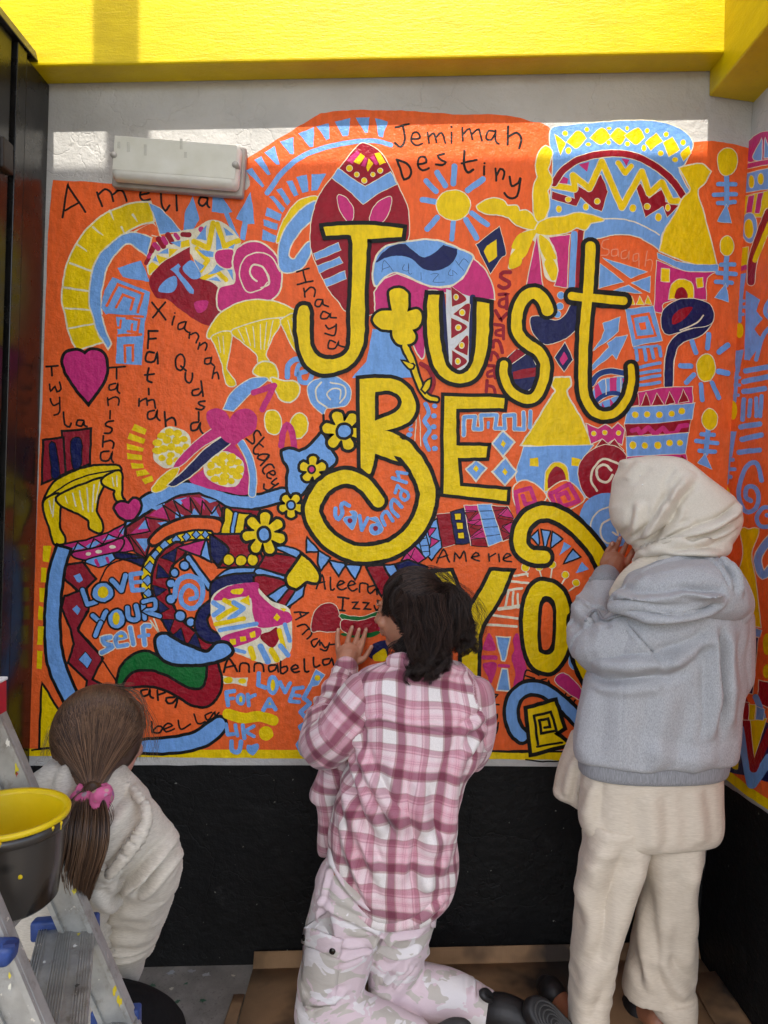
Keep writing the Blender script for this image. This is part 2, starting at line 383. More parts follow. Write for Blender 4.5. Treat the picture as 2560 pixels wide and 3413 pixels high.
def ribbon(path, w0, w1, closed):
    n = len(path); P = np.array(path); Lf = []; Rt = []
    for i in range(n):
        a = P[i-1] if (closed or i > 0) else P[i]; c = P[(i+1) % n] if (closed or i < n-1) else P[i]
        d1 = P[i]-a; d2 = c-P[i]; l1 = np.linalg.norm(d1); l2 = np.linalg.norm(d2)
        d1 = d1/l1 if l1 > 1e-6 else d2/max(l2, 1e-6); d2 = d2/l2 if l2 > 1e-6 else d1
        t_ = d1+d2; lt = np.linalg.norm(t_); t_ = t_/lt if lt > 1e-3 else d1
        nrm = np.array([-t_[1], t_[0]]); cs = max(.55, float(np.dot(t_, d1)))
        u = i/max(1, n-1); hw = (w0*(1-u)+w1*u)/2*(1+.08*noise.noise(Vector((P[i][0]*.05, P[i][1]*.05, LAY[0]))))/cs
        Lf.append(P[i]+nrm*hw); Rt.append(P[i]-nrm*hw)
    return Lf, Rt
def put(mo, pts2, faces, c):
    LAY[0] += 1; lift = .0008 + LAY[0]*2.5e-6
    k = len(mo.v)
    for p in pts2:
        mo.v.append(S(p[0], p[1], lift) if mo.side else W(p[0], p[1], lift))
    m_ = PC[c]
    if m_ not in mo.mats: mo.mats.append(m_)
    i = mo.mats.index(m_)
    for f in faces: mo.f.append(tuple(q+k for q in f)); mo.mi.append(i)
def fill(mo, path, c):
    tri = tessellate_polygon([[Vector((p[0], p[1], 0)) for p in path]]); put(mo, path, tri, c)
def stroke(mo, path, w0, w1, closed, c):
    Lf, Rt = ribbon(path, w0, w1, closed); n = len(path)
    pts = Lf+Rt; fs = [(i, (i+1) % n, n+(i+1) % n, n+i) for i in range(n if closed else n-1)]
    if not closed:
        for e, s_ in ((0, -1), (n-1, 1)):
            ctr = path[e]; ax = (path[1]-path[0]) if e == 0 else (path[-1]-path[-2]); ax = ax/max(1e-6, np.linalg.norm(ax))*s_
            r = np.linalg.norm(Lf[e]-ctr); nr = (Lf[e]-ctr)/max(r, 1e-6); k = len(pts); m_ = 7
            for j in range(1, m_):
                a = math.pi*j/m_; pts.append(ctr + (nr*math.cos(a)+ax*math.sin(a)*.9)*r)
            ring = [e]+list(range(k, k+m_-1))+[n+e]; fs.append(tuple(ring))
    put(mo, pts, fs, c)
def paint_motif(name, label, side, text):
    mo = Motif(name, label, side); x0, y0, sc = 0, 0, ZS
    for ln in text.strip().split(';'):
        tk = ln.split()
        if not tk: continue
        if tk[0][0] == '@':
            if tk[0][1] == ':': _, x0, y0, sc = tk[0].split(':'); x0, y0, sc = float(x0), float(y0), float(sc)
            elif tk[0] == '@V': x0, y0, sc = 0, 0, 2560/1659
            elif tk[0] == '@X': x0, y0, sc = 0, 0, 1
            else: x0, y0 = REG[tk[0][1]]; sc = ZS
            tk = tk[1:]
            if not tk: continue
        c, kind = tk[0][0], tk[0][1]; w0 = w1 = 0; halo = None; pts = []; sharp = []
        for q in tk[1:]:
            if q[0] == 'w':
                a = q[1:].split(':'); w0 = float(a[0]); w1 = float(a[-1])
            elif q[0] in 'hk': halo = (('W' if q[0] == 'h' else 'K'), float(q[1:]) * (2.2 if q[0] == 'k' and float(q[1:]) < 15 else 1))
            else:
                sh = q[0] == '!'; q = q.lstrip('!'); a = q.split(',')
                pts.append([float(z) for z in a]); sharp.append(sh)
        if kind == 'o':      # ellipses cx,cy,rx[,ry[,rot]]
            els = []; pend = None
            for a in pts:
                if pend is not None: els.append(pend + a); pend = None
                elif len(a) >= 3: els.append(a)
                else: pend = a
            for a in els:
                cx, cy, rx = a[:3]; ry = a[3] if len(a) > 3 else rx; rot = math.radians(a[4]) if len(a) > 4 else 0
                pa = []
                for j in range(22):
                    an = 2*math.pi*j/22; ex, ey = rx*math.cos(an), ry*math.sin(an)
                    pa.append(wob(np.array([x0+sc*(cx+ex*math.cos(rot)-ey*math.sin(rot)), y0+sc*(cy+ex*math.sin(rot)+ey*math.cos(rot))]), min(3.5, rx*sc*.12)))
                if halo: stroke(mo, pa, halo[1]*2*sc, halo[1]*2*sc, True, halo[0])
                fill(mo, pa, c)
            continue
        P = [np.array([x0+sc*a[0], y0+sc*a[1]]) for a in pts]
        if kind in 'fp':     # filled, smooth / straight-sided
            if kind == 'p': sharp = [True]*len(P)
            pa = [wob(q, 2.2) for q in catmull(P, sharp, True)]
            if halo: stroke(mo, pa, halo[1]*2*sc, halo[1]*2*sc, True, halo[0])
            fill(mo, pa, c)
        else:                # s smooth / l straight strokes, c closed smooth
            if kind == 'l': sharp = [True]*len(P)
            cl = kind == 'c'
            if kind == 'l' and len(P) >= 3 and w0 >= 20:      # zigzags: one brush stroke per leg
                segs = [[wob(q, 1.6) for q in catmull([P[i], P[i+1]], [True, True], False)] for i in range(len(P)-1)]
                if halo:
                    for sg_ in segs: stroke(mo, sg_, (w0+2*halo[1])*sc, (w1+2*halo[1])*sc, False, halo[0])
                for sg_ in segs: stroke(mo, sg_, w0*sc, w1*sc, False, c)
                continue
            pa = [wob(q, 1.6) for q in catmull(P, sharp, cl)]
            if halo: stroke(mo, pa, (w0+2*halo[1])*sc, (w1+2*halo[1])*sc, cl, halo[0])
            stroke(mo, pa, w0*sc, w1*sc, cl, c)
    o = mesh_obj(name, mo.v, mo.f, None, side_wall_obj if side else wall, False, mo.mats, mo.mi)
    if label: o['label'] = label
    return o
side_wall_obj = side
def flower(cx, cy, r, n, rin, rot=0):
    out = []
    for i in range(n):
        a = rot+2*math.pi*i/n; h = math.pi/n
        for da, rr in ((-h, .45), (-h*.55, .88), (0, 1.0), (h*.55, .88)):
            out.append('%.0f,%.0f' % (cx+r*rr*math.cos(a+da), cy+r*rr*math.sin(a+da)))
    return ' '.join(out)
MU = paint_motif
MU('black_base_coat', 'matt black painted lower wall', 0, "@X Tp 100,2552 600,2551 1280,2551 2050,2556 2372,2560 2326,3230 60,3240")
MU('orange_ground_coat', 'bright orange mural ground', 0, """@X Of !176,600 !300,606 370,612 800,640 815,540 868,500 929,462 1000,418 !1072,376 1174,366 1270,368 1352,369 1457,377 1530,381 1640,381 1716,388 1768,405 1810,412 1835,432
 1840,480 1900,500 2200,480 !2308,474 2362,469 2434,478 !2499,496 !2460,1120 !2440,1440 !2373,2500 !1500,2500 !400,2503 !97,2496 104,2300 117,1900 130,1540 142,1300 152,1000 160,780""")
MU('yellow_border', 'yellow painted stripe along the mural bottom', 0, "@X Yp 97,2494 300,2494 600,2499 1200,2498 1700,2502 2372,2506 2370,2534 2000,2540 1800,2532 1500,2530 1000,2529 700,2526 400,2524 97,2520;@I Kl w10 1318,1168 1500,1166 1659,1164;@L Kl w10 80,150 300,156 560,152;@L Ks w8 320,198 400,208 520,205")
# ---- top left
MU('painted_name', 'black lettering Amelia', 0, """@A Ks w12 346,1203 372,1028 !374,1026 472,1172;Ks w11 360,1165 440,1118;Ks w12 535,1062 565,1140;Ks w12 540,1078 580,1045 612,1065 625,1112;Ks w12 625,1075 660,1050 688,1070 700,1112;
Ks w12 776,1078 822,1068 820,1048 790,1045 774,1078 790,1108 828,1100;Ks w12 890,1045 892,1120 915,1165 938,1135;Ks w12 975,1080 980,1165;Ks w12 1142,1095 1112,1090 1100,1120 1120,1140 1145,1115 1148,1090 1146,1130 1158,1145""")
MU('painted_arc', 'yellow segmented arc in the upper left', 0, """@A Yf h9 !830,1120 740,1125 640,1160 560,1200 480,1270 420,1360 380,1440 355,1540 345,1659 360,1720 375,1800 400,1880 !430,1935 !565,1890 540,1850 520,1760 500,1659 500,1560 515,1470 560,1390 640,1320 750,1250 !850,1220;
Ws w12:5 515,1255 570,1300;Ws w12:5 425,1350 480,1388;Ws w11 385,1455 510,1500;Ws w11 352,1590 500,1612;Ws w14:4 608,1165 630,1215;Ws w14:4 735,1185 760,1225;Ws w12:4 672,1255 690,1295;Ws w9 360,1704 500,1714;Ws w9 380,1814 520,1790""")
MU('painted_arc', 'blue curved band beside the yellow arc', 0, """@A Bf h8 !835,1315 760,1290 680,1300 620,1345 560,1400 520,1480 500,1580 497,1680 520,1760 545,1840 !600,1925 !612,1900 570,1790 555,1659 570,1560 590,1480 640,1400 710,1345 770,1380 !812,1412;
Wl w8 745,1280 850,1230 890,1312 840,1300;Of 757,1280 846,1238 878,1302 830,1296""")
MU('painted_spikes', 'blue pointed spikes above the small mask', 0, """@A Bp h4 825,1122 880,1150 950,1215 1000,1278 940,1285 885,1295 860,1210;Bp 1065,1085 1095,1180 1100,1215 1060,1282 1015,1272 1020,1180;Bp 1175,1060 1215,1070 1285,1170 1265,1178 1300,1270 1325,1315 1280,1280 1238,1180 1172,1170;Bp 1385,1060 1410,1240 1370,1240 1355,1330 1325,1322 1340,1222 1305,1208""")
MU('painted_maze_block', 'blue square maze pattern', 0, """@A Bp 650,1482 780,1440 830,1560 740,1545 680,1532;Bp 620,1530 830,1615 815,1720 800,1800 782,2018 640,2010 650,1850 600,1760 560,1700 575,1610;Ol w15 590,1690 652,1572 790,1625 762,1725;
Ol w14 640,1700 680,1630 740,1652 722,1712;Ol w14 600,1742 790,1752;Ol w14 612,1770 612,1806 655,1812;Ol w12 668,1770 662,1815;Ol w14 700,1760 770,1768 758,1838 706,1832;Ol w12 730,1792 728,1838;Ol w16 655,1856 780,1850;Ol w14 692,2000 690,1912 736,1908 736,1996;Op 560,1738 640,1740 650,1850 600,1800""")
MU('painted_mask', 'dark red mask with blue eyes and patterned headdress', 0, """@A Wf 810,1440 860,1345 990,1280 1080,1260 1160,1218 1240,1232 1310,1300 1332,1345 1290,1400 1292,1560 1200,1590 1100,1530 1050,1400 930,1440 830,1520;
Rl w24 808,1455 822,1428;Pl w22 820,1420 834,1395;Rl w30 836,1388 850,1362;Pl w28 856,1352 876,1375;Rl w32 876,1322 904,1362;Pl w26 902,1318 918,1344;Rl w32 928,1298 950,1338;Pl w24 968,1296 985,1318;Rl w28 1008,1296 1045,1298;Po 1112,1268 16;
Bp 1085,1320 1140,1242 1142,1330;Yl w30 1070,1335 1152,1372 1180,1232;Yl w30 1200,1238 1242,1362 1318,1330;Bp 1195,1275 1232,1378 1195,1382;Bp 1235,1255 1295,1300 1250,1305;Bp 1262,1370 1300,1345 1290,1380;Yl w26 1085,1372 1150,1440 1110,1500;Bp 1092,1378 1182,1392 1180,1420 1140,1420;
Bp 1070,1430 1130,1468 1106,1500;Yl w26 1110,1548 1198,1498 1250,1548;Bp 1200,1462 1248,1488 1150,1522;Bp 1255,1490 1285,1490 1290,1550;Bp 1150,1548 1200,1530 1225,1558;Bp 872,1402 930,1368 930,1402;Bp 945,1342 1002,1330 992,1368;Yp 866,1408 925,1428 880,1462;Yp 935,1375 985,1378 930,1425;Yp 1000,1335 1045,1325 1052,1360 1000,1372;Bp 845,1440 860,1412 878,1450;Yp 820,1468 842,1450 880,1470 825,1520;
Pf h6 1195,1392 1285,1382 1287,1460 1262,1486 1200,1452;
Rf !1050,1365 1058,1440 1100,1530 1170,1560 1210,1600 1215,1680 1220,1720 1180,1794 1120,1790 1020,1730 930,1659 860,1640 825,1545 880,1470 950,1420;
Bf 900,1560 960,1525 978,1545 970,1600 920,1620 875,1610;Bf 1060,1440 1092,1480 1110,1530 1060,1542 1010,1490 1030,1455;Bf !940,1490 !985,1455 1000,1475 990,1500 1072,1605 1050,1622 975,1520;Pf 1075,1672 1150,1664 1140,1709 1095,1729""")
MU('painted_spiral', 'pink snail spiral with cream line', 0, """@A Pf h9 1290,1450 1310,1380 1370,1342 1440,1345 1510,1395 1550,1480 1552,1570 1520,1640 1400,1699 1225,1719 1212,1600 1300,1560;Ws w7 1548,1500 1500,1420 1430,1395 1360,1420 1325,1490 1335,1560 1370,1615 1440,1600 1480,1560;Ws w10 1480,1520 1450,1475 1400,1465 1382,1500 1395,1535 1420,1555;Ws w14:5 1480,1520 1488,1570 1440,1590""")
MU('painted_spikes', 'ring of blue tooth shapes along the orange dome', 0, """@B Bp 32,445 65,430 135,530 125,540;Bp 78,385 118,365 172,465 155,470;Bp 135,345 190,310 218,410 200,412;Bp 220,285 298,258 295,355 275,352;Bp 322,240 410,205 405,315 385,315;Bp 425,200 492,185 495,270 475,275;Bp 525,175 610,155 600,250 570,255;Bp 640,152 718,150 705,235 690,235;Bp 748,155 818,175 790,262 768,258;
Bs w30:26 150,570 230,460 330,375 450,325 600,290 740,280 835,305""")
MU('painted_spikes', 'inner row of blue tooth shapes left of the big mask', 0, """@B Bp 395,465 475,460 430,555 395,555;Bp 312,480 370,468 378,560 345,570;Bp 255,505 290,500 325,580 300,590;Bp 200,550 230,540 280,615 262,640;Bp 160,590 185,585 250,655 236,678;Bp 150,650 230,685 220,725 140,695;Bp 130,715 210,740 205,775 130,750;Bp 125,770 200,805 195,845 120,830""")
MU('painted_loop', 'yellow and blue loop left of the big mask', 0, """@B Yf h5 425,590 330,610 265,680 220,770 205,845 250,800 300,720 420,650;Bf h7 425,615 340,660 270,740 225,830 213,940 240,1005 330,990 385,910 388,840 340,880 300,935 268,915 290,840 340,770 412,700""")
MU('painted_mask', 'tall dark red shield mask with pink ears behind the letter J', 0, """@B Rf h5 700,298 790,360 870,520 915,620 932,700 922,835 800,880 745,1000 752,1225 600,1228 545,1170 490,1100 430,980 395,880 390,800 400,700 430,600 480,520 560,420 650,310;
Pp 645,332 662,352 622,408 590,388;Yp 628,398 665,350 692,366 660,412;Pp 668,420 690,368 705,385 692,425;Yp 698,430 712,378 740,408 705,450;Pp 720,372 738,362 765,405 752,416;Yp 742,352 772,346 806,402 772,416;Wo 605,432 19 645,467 16 687,500 17 735,467 14 775,445 16;Yo 605,432 16 645,467 13 687,500 14 735,467 11 775,445 13;
Bp h4 545,435 510,485 600,555 682,630 770,565 868,520 832,452 760,495 692,535 620,490;Pf h4 540,585 575,588 620,640 628,700 600,727 555,670;Pf h4 830,590 828,660 790,727 722,727 725,680 760,625;
Bp h3 410,905 545,845 558,885 420,940;Bp h3 428,975 550,925 568,955 440,1010;Bp h3 465,1050 580,1000 585,1045 480,1085""")
MU('painted_name', 'black lettering Jemimah', 0, """@B Ks w12 860,205 935,188;Ks w12 900,200 912,275 888,312 858,290;Ks w11 950,270 995,265 985,236 955,240 948,280 975,305 1008,295;Ks w11 1038,235 1046,292;Ks w11 1045,258 1072,238 1086,290;Ks w11 1085,260 1115,236 1136,292;Ks w11 1170,235 1170,292;Ko 1170,203 7;Ks w11 1230,208 1232,282;Ks w11 1235,240 1270,214 1286,272;Ks w11 1286,242 1320,216 1338,280;Ks w11 1408,230 1375,225 1360,265 1390,275 1412,240 1412,225 1415,280 1432,298;Ks w13 1482,200 1480,302;Ks w13 1482,260 1530,235 1555,265 1546,322""")
MU('painted_name', 'black lettering Destiny', 0, """@B Ks w13 868,385 905,492;Ks w13 866,385 922,405 946,450 932,485 905,495;Ks w12 985,412 1030,400 1022,370 990,375 984,420 1010,445 1046,430;Ks w12 1128,352 1095,362 1110,384 1136,400 1118,415 1085,410;Ks w14 1240,335 1240,420 1262,455 1290,440;Ks w12 1225,405 1310,385;Ks w12 1350,420 1350,470;Ko 1352,405 6;Ks w12 1412,432 1418,502;Ks w12 1418,472 1440,435 1462,450 1455,492;Ks w13 1490,480 1502,530 1540,512 1550,487;Ks w13 1552,490 1532,585 1490,597 1463,570""")
MU('painted_sun', 'yellow sun with blue rays below the lettering Destiny', 0, """@B Bs w30 1028,500 1085,560;Bs w32 1090,455 1135,530;Bs w32 1185,420 1180,520;Bs w34 1345,492 1258,555;Bs w32 1008,607 1078,617;Bs w30 1282,680 1368,745;Bs w32 1250,715 1308,820;Bs w28 1180,730 1172,825;Bs w32 1092,705 1035,770;Yo h5 1180,635 93,83""")
MU('painted_dome', 'blue navy and pink domed shape behind the letter u', 0, """@B Bf h10 745,960 780,890 850,855 950,838 1060,832 1130,848 1210,880 1285,920 1270,990 1220,1050 1150,1080 1050,1080 950,1040 870,1010 800,1030 755,1080 740,1050;
Nf 750,955 790,895 860,855 !915,850 960,890 1010,925 1070,905 !1125,855 !1200,880 1195,920 1150,975 1080,1000 1010,985 950,935 880,915 800,930;
Pf h7 !745,1120 790,1050 860,1012 950,1045 1050,1088 1160,1090 1240,1030 !1290,935 1350,990 1390,1070 !1405,1155 1290,1150 !1165,1130 1030,1110 1020,1300 1012,1480 960,1400 930,1200 !750,1230;Wl w6 755,1090 800,1042 870,1015 950,1048 1050,1088 1160,1090 1230,1045 1290,930;
@:1260:840:.378 Ns w4 35,175 55,75 135,170;Ns w4 40,150 102,130;Ns w4 232,108 215,155 270,162 270,95 275,190 300,190;Ns w4 380,180 380,246;Ns w4 465,195 535,195 485,260 588,265;Ns w4 640,150 620,195 660,205 660,160 702,197;Ns w4 685,75 755,165;Ns w4 715,115 755,60 795,92""")
MU('painted_diamond', 'navy diamond with yellow centre below the sun', 0, "@B Nf h3 !1435,755 1470,900 1450,920 !1385,1015 1315,870 1320,845;Yp 1420,825 1422,920 1378,957 1350,890 1365,862")
MU('painted_name', 'red downward lettering Savannah', 0, "@:1600:880:.3468 Rs w36 290,78 225,80 200,125 275,175 270,215 225,230 182,207;Rs w34 185,290 252,288 !256,292 256,432;Rs w28 250,332 192,350 188,400 230,415 252,392;Rs w34 150,448 195,532 !196,534 262,472;Rs w32 140,580 215,588 !222,600 228,718;Rs w28 218,630 160,642 155,682 205,690;Rs w34 125,802 132,738 188,748 215,852;Rs w32 102,922 116,852 158,868 186,938;Rs w32 80,975 138,980 !142,985 147,1097;Rs w28 138,1018 76,1042 78,1082 132,1076;Rs w32 68,1120 60,1232;Rs w30 66,1168 128,1180 146,1242")
MU('painted_name', 'black lettering Inaaya inside the letter J', 0, """@B Ks w10 315,1005 382,985;Ks w10 350,998 364,1066;Ks w10 318,1076 402,1054;Ks w10 352,1098 360,1146;Ks w10 358,1118 395,1090 416,1106 412,1142;Ks w10 458,1160 425,1160 414,1190 440,1197 460,1163 460,1185 490,1196;Ks w10 495,1237 458,1225 445,1260 480,1262 502,1236 500,1256 532,1260;Ks w10 474,1300 490,1322 526,1305;Ks w10 532,1295 524,1355 470,1346;Ks w10 528,1397 497,1385 488,1425 525,1428 546,1390 545,1412 576,1420""")
MU('painted_drum', 'yellow umbrella-like drum shape left of the letter J', 0, """@D Yf h7 1150,210 1180,120 1240,60 1330,15 1430,0 1540,15 1630,60 1655,88 1540,95 1400,130 1260,175;Yf h6 1175,200 1275,178 1265,300 1252,380 1300,450 1292,475 1252,462 1228,350 1190,250;Yf h6 1290,165 1540,102 1500,220 1470,300 1486,345 1432,350 1420,300 1340,230;Yf h6 1555,110 1650,88 1665,290 1620,260 1580,180;
Wl w5 1318,162 1350,232;Wl w5 1358,152 1385,252;Wl w5 1400,145 1410,262;Wl w5 1440,135 1442,272;Wl w5 1475,122 1462,272;Wl w5 1510,115 1482,252;Wl w4 1205,205 1222,290;Wl w4 1235,200 1240,300;Wl w4 1590,110 1625,230;Wl w4 1615,100 1640,220;Yf h8 1400,395 1450,345 1510,355 1535,400 1525,440 1470,435;Yf h8 1500,432 1560,448 1640,458 1655,510 1605,562 1550,545 1520,480""")
# ---- left column
MU('painted_heart', 'pink heart with black outline', 0, "@D Pf k8 !470,300 500,280 545,285 580,320 588,390 565,455 !490,565 440,510 380,420 352,350 362,300 410,280 450,290")
MU('painted_name', 'black lettering Twyla', 0, "@D Ks w11 255,368 322,362;Ks w11 285,368 289,418;Ks w10 275,465 280,502 305,480 315,506 338,492 330,455;Ks w10 278,545 295,582 326,570;Ks w10 328,538 330,620 298,636;Ks w11 352,620 358,690 385,700 394,680;Ks w11 463,665 430,665 424,690 450,696 466,670 465,690 482,700")
MU('painted_name', 'black lettering Tanisha', 0, "@D Ks w11 598,375 692,368;Ks w11 645,372 645,436;Ks w10 638,460 605,470 605,496 640,490 652,460 650,500 662,516;Ks w10 595,540 600,582;Ks w10 600,552 640,535 659,550 655,582;Ks w10 608,610 608,656;Ks w11 627,668 590,675 585,695 620,710 610,736 577,736;Ks w11 572,750 568,812;Ks w11 570,787 610,775 629,790 622,820;Ks w11 603,835 560,845 560,885 600,886 622,840 615,880 627,898")
MU('painted_name', 'black lettering Fatimah', 0, "@D Ks w12 822,172 818,268;Ks w12 822,172 872,172;Ks w12 820,215 862,212;Ks w12 852,290 815,290 807,335 850,341 869,290 872,352;Ks w12 822,375 814,440 840,456;Ks w11 800,415 852,409;Ks w11 822,488 823,522;Ks w11 770,545 768,586;Ks w11 775,562 810,545 815,582;Ks w11 815,562 850,550 860,598;Ks w11 853,610 820,620 820,656 855,650 869,610 868,650 884,667;Ks w12 910,618 916,702;Ks w12 918,667 950,650 969,665 971,692")
MU('painted_name', 'black lettering Xiannah', 0, "@D Ks w11 840,14 918,108;Ks w11 915,12 845,97;Ks w10 965,90 952,137;Ko 967,72 5;Ks w10 1024,120 990,130 985,160 1015,155 1031,120 1020,160 1042,177;Ks w10 1050,178 1045,212;Ks w10 1055,192 1085,180 1099,200 1085,237;Ks w10 1105,238 1095,272;Ks w10 1105,252 1135,235 1146,255 1135,278;Ks w10 1163,320 1135,325 1134,350 1160,351 1171,315 1165,345 1182,361;Ks w10 1187,368 1175,432;Ks w10 1178,412 1200,400 1209,437")
MU('painted_name', 'black lettering Qudsia', 0, "@D Kc w11 997,298 1020,325 1018,365 997,390 974,370 972,325;Ks w11 1000,365 1030,392;Ks w11 1025,400 1025,440 1045,459 1060,440 1063,405;Ks w11 1098,490 1065,500 1064,525 1095,526 1115,500;Ks w11 1112,448 1123,532;Ks w11 1133,560 1100,565 1105,580 1131,591 1115,606 1084,600;Ks w11 1100,618 1100,667;Ks w12 1098,675 1060,685 1059,720 1090,716 1109,680 1105,715 1120,737")
MU('painted_name', 'black lettering Stacey running downwards', 0, "@:800:1420:.189 Ks w34 370,165 335,95 280,80 245,150 252,270 215,315 110,225;Ks w34 420,200 330,305 250,390 240,460 270,495 320,490;Ks w30 335,300 412,368;Ks w34 320,525 400,490 512,510 470,585 380,600 310,565 325,520;Ks w34 512,510 440,620 362,702;Ks w34 600,735 570,680 500,680 410,750 400,810 435,850;Ks w32 530,832 590,865 625,825 590,785 540,800 480,850 490,910 552,925;Ks w32 648,918 580,970 560,1010 602,1037;Ks w34 678,1008 600,1070 500,1132 420,1100 425,1020")
MU('painted_books', 'brick red blocks with navy bars at the left edge', 0, "@D Mp k6 348,730 495,718 492,900 360,950 350,860;Mp k6 245,780 346,766 355,955 240,1008;Nf k3 275,800 300,795 318,880 327,970 290,978 282,880;Nf k3 395,782 445,775 446,915 405,925")
MU('painted_drum', 'yellow drum with black outline at the left edge', 0, """@D Yf k6 !245,1105 300,1012 400,955 520,920 640,918 !668,938 640,960 500,1010 350,1060;Ks w9 262,1090 400,1002 520,962 660,938;Yf k6 248,1112 330,1080 325,1200 330,1270 355,1320 345,1355 310,1350 285,1300 280,1260 252,1190;Yf k6 335,1078 570,987 545,1080 530,1170 560,1230 555,1285 502,1260 492,1215 420,1170 335,1128;
Yf k6 575,985 664,952 670,1080 684,1110 650,1108 637,1070 640,1050 572,1016;Ws w7 300,1100 292,1200;Ws w6 272,1110 285,1180;Ws w8 400,1068 420,1140;Ws w8 440,1055 460,1160;Ws w8 480,1040 490,1170;Ws w8 520,1022 510,1170;Ws w6 550,1008 530,1120;Ws w6 620,980 628,1030;Ws w6 645,970 648,1030;Ws w5 360,1085 375,1125""")
MU('painted_ribbon', 'long wavy light blue band with black outline', 0, "@D Bf k7 !698,1240 780,1105 860,1062 950,1022 1070,1012 1200,1055 1330,1085 1450,1075 1560,1045 1590,1062 1582,1100 1450,1140 1330,1155 1200,1118 1100,1072 1000,1082 880,1132 760,1202 !705,1262")
MU('painted_zigzag_band', 'dark red and pink zigzag band under the blue ribbon', 0, """@D Mp k6 700,1262 800,1195 900,1135 1000,1085 1100,1075 1200,1120 1240,1140 1232,1200 1100,1190 980,1200 900,1250 830,1320 800,1425 740,1380 700,1300;
Bp 835,1150 892,1172 912,1122;Bp 955,1108 1032,1090 1000,1132;Bp 1110,1085 1200,1112 1160,1125;Bp 975,1168 1032,1198 970,1205;Bp 1075,1150 1102,1190 1050,1195;Bp 1190,1140 1212,1196 1160,1190;Bp 750,1322 830,1318 800,1392;Pp 1000,1105 1058,1082 1042,1172;Pp 1065,1090 1132,1100 1132,1162;Pp 822,1192 932,1212 900,1142;Pp 720,1292 832,1285 818,1205;Bp 760,1270 800,1215 822,1262;Bp 870,1230 900,1255 930,1225;
Kl w9 700,1302 830,1280 800,1200 940,1225 900,1132 1000,1200 960,1105 1060,1180 1050,1090 1110,1190 1120,1110 1172,1180 1210,1130 1238,1198;Pp k4 690,1302 742,1382 668,1392;Mp k4 712,1302 802,1422 752,1392""")
MU('painted_heart', 'small pink heart above the zigzag band', 0, "@D Pf k7 !712,1128 740,1102 770,1112 774,1150 740,1205 !700,1213 660,1190 637,1150 655,1122 690,1120")
MU('painted_zigzag_band', 'pink and blue triangle band below the yellow drum', 0, """@D Pp k5 345,1355 480,1330 600,1290 690,1242 682,1302 560,1352 400,1400;Bp 388,1385 430,1345 472,1370;Bp 475,1362 500,1382 552,1345 530,1330;Bp 562,1330 600,1298 642,1318;Bp 660,1280 690,1245 680,1300;Kl w8 345,1355 400,1395 430,1340 490,1380 520,1320 570,1350 600,1295 650,1315 690,1245;
Pf k5 405,1402 560,1366 672,1322 662,1380 560,1430 460,1432;Wo 488,1405 15,10 545,1392 19,10 622,1365 19,10;Bf k4 480,1440 640,1400 642,1422 562,1472 510,1462;Pl w18 530,1440 545,1468;Pl w16 590,1425 600,1448;Nf k5 650,1400 760,1418 802,1440 780,1462 700,1432 640,1420;Ks w9 800,1425 690,1432 600,1470 560,1540 545,1580""")
MU('painted_swoosh', 'orange swoosh with thick black outline', 0, "@D Of k8 832,1330 900,1262 1000,1216 1100,1205 1200,1215 1225,1250 1200,1285 1100,1275 1000,1280 920,1310 860,1352")
MU('painted_leaves', 'yellow leaf shapes on dark red beside the flower', 0, "@D Rp k5 1235,1152 1430,1165 1405,1260 1335,1300 1232,1290;Yf k5 1250,1152 1292,1192 1275,1282 1226,1290 1246,1220;Yf k5 !1380,1186 !1310,1180 1300,1290 1336,1290 1352,1230;Bl k4 w16 1302,1180 1285,1282")
MU('painted_band', 'curved yellow band with blue diamonds', 0, "@G Yf k6 1165,124 1080,119 980,144 880,200 812,280 785,370 790,450 812,502 !862,498 850,420 855,330 890,250 960,190 1060,160 1165,155;Bp k3 1135,115 1152,135 1135,155 1118,135;Bp k3 1085,117 1104,137 1085,157 1066,137;Bp k3 1030,126 1050,148 1030,170 1010,148;Bp k3 972,142 995,165 972,188 950,165;Bp k3 912,170 940,198 912,224 886,198;Bp k3 862,224 888,250 864,278 836,250;Bp k3 830,288 860,318 832,345 804,316;Bp k3 818,362 846,390 818,416 790,390;Bp k3 820,436 846,460 820,484 796,460")
MU('painted_band', 'curved dark red band with navy triangles', 0, """@G Rs k7 w78:84 985,220 930,265 892,340 886,430 905,520 945,600 1010,680 1090,730 1182,742;Np k3 895,262 965,285 975,215;Np k3 868,372 936,370 876,305;Np k3 850,420 916,440 860,476;Np k3 868,495 927,545 885,567;Np k3 900,605 957,610 935,672;Np k3 948,702 1000,658 1022,742;Np k3 1033,757 1080,683 1112,772""")
MU('painted_wedges', 'pink blue and navy wedges beside the hat', 0, "@G Pp k5 990,206 1138,168 1112,252;Bp k5 1138,172 1162,282 1112,256;Np k5 1165,142 1278,210 1200,302 1168,250;Bl k6 w24 1040,262 1160,428;Kl w8 1112,256 1200,300")
MU('painted_dots', 'row of blue dots with black rings', 0, "@G Bo k5 1020,308 22 965,347 18,20 945,405 20 945,492 22 997,585 25 1053,620 20")
MU('painted_spiral', 'light blue spiral inside the ring of dots', 0, "@G Bs w30:24 968,478 985,395 1040,366 1100,388 1122,450 1102,520 1060,545 1012,520 1002,460 1036,418 1082,440 1086,482 1052,492")
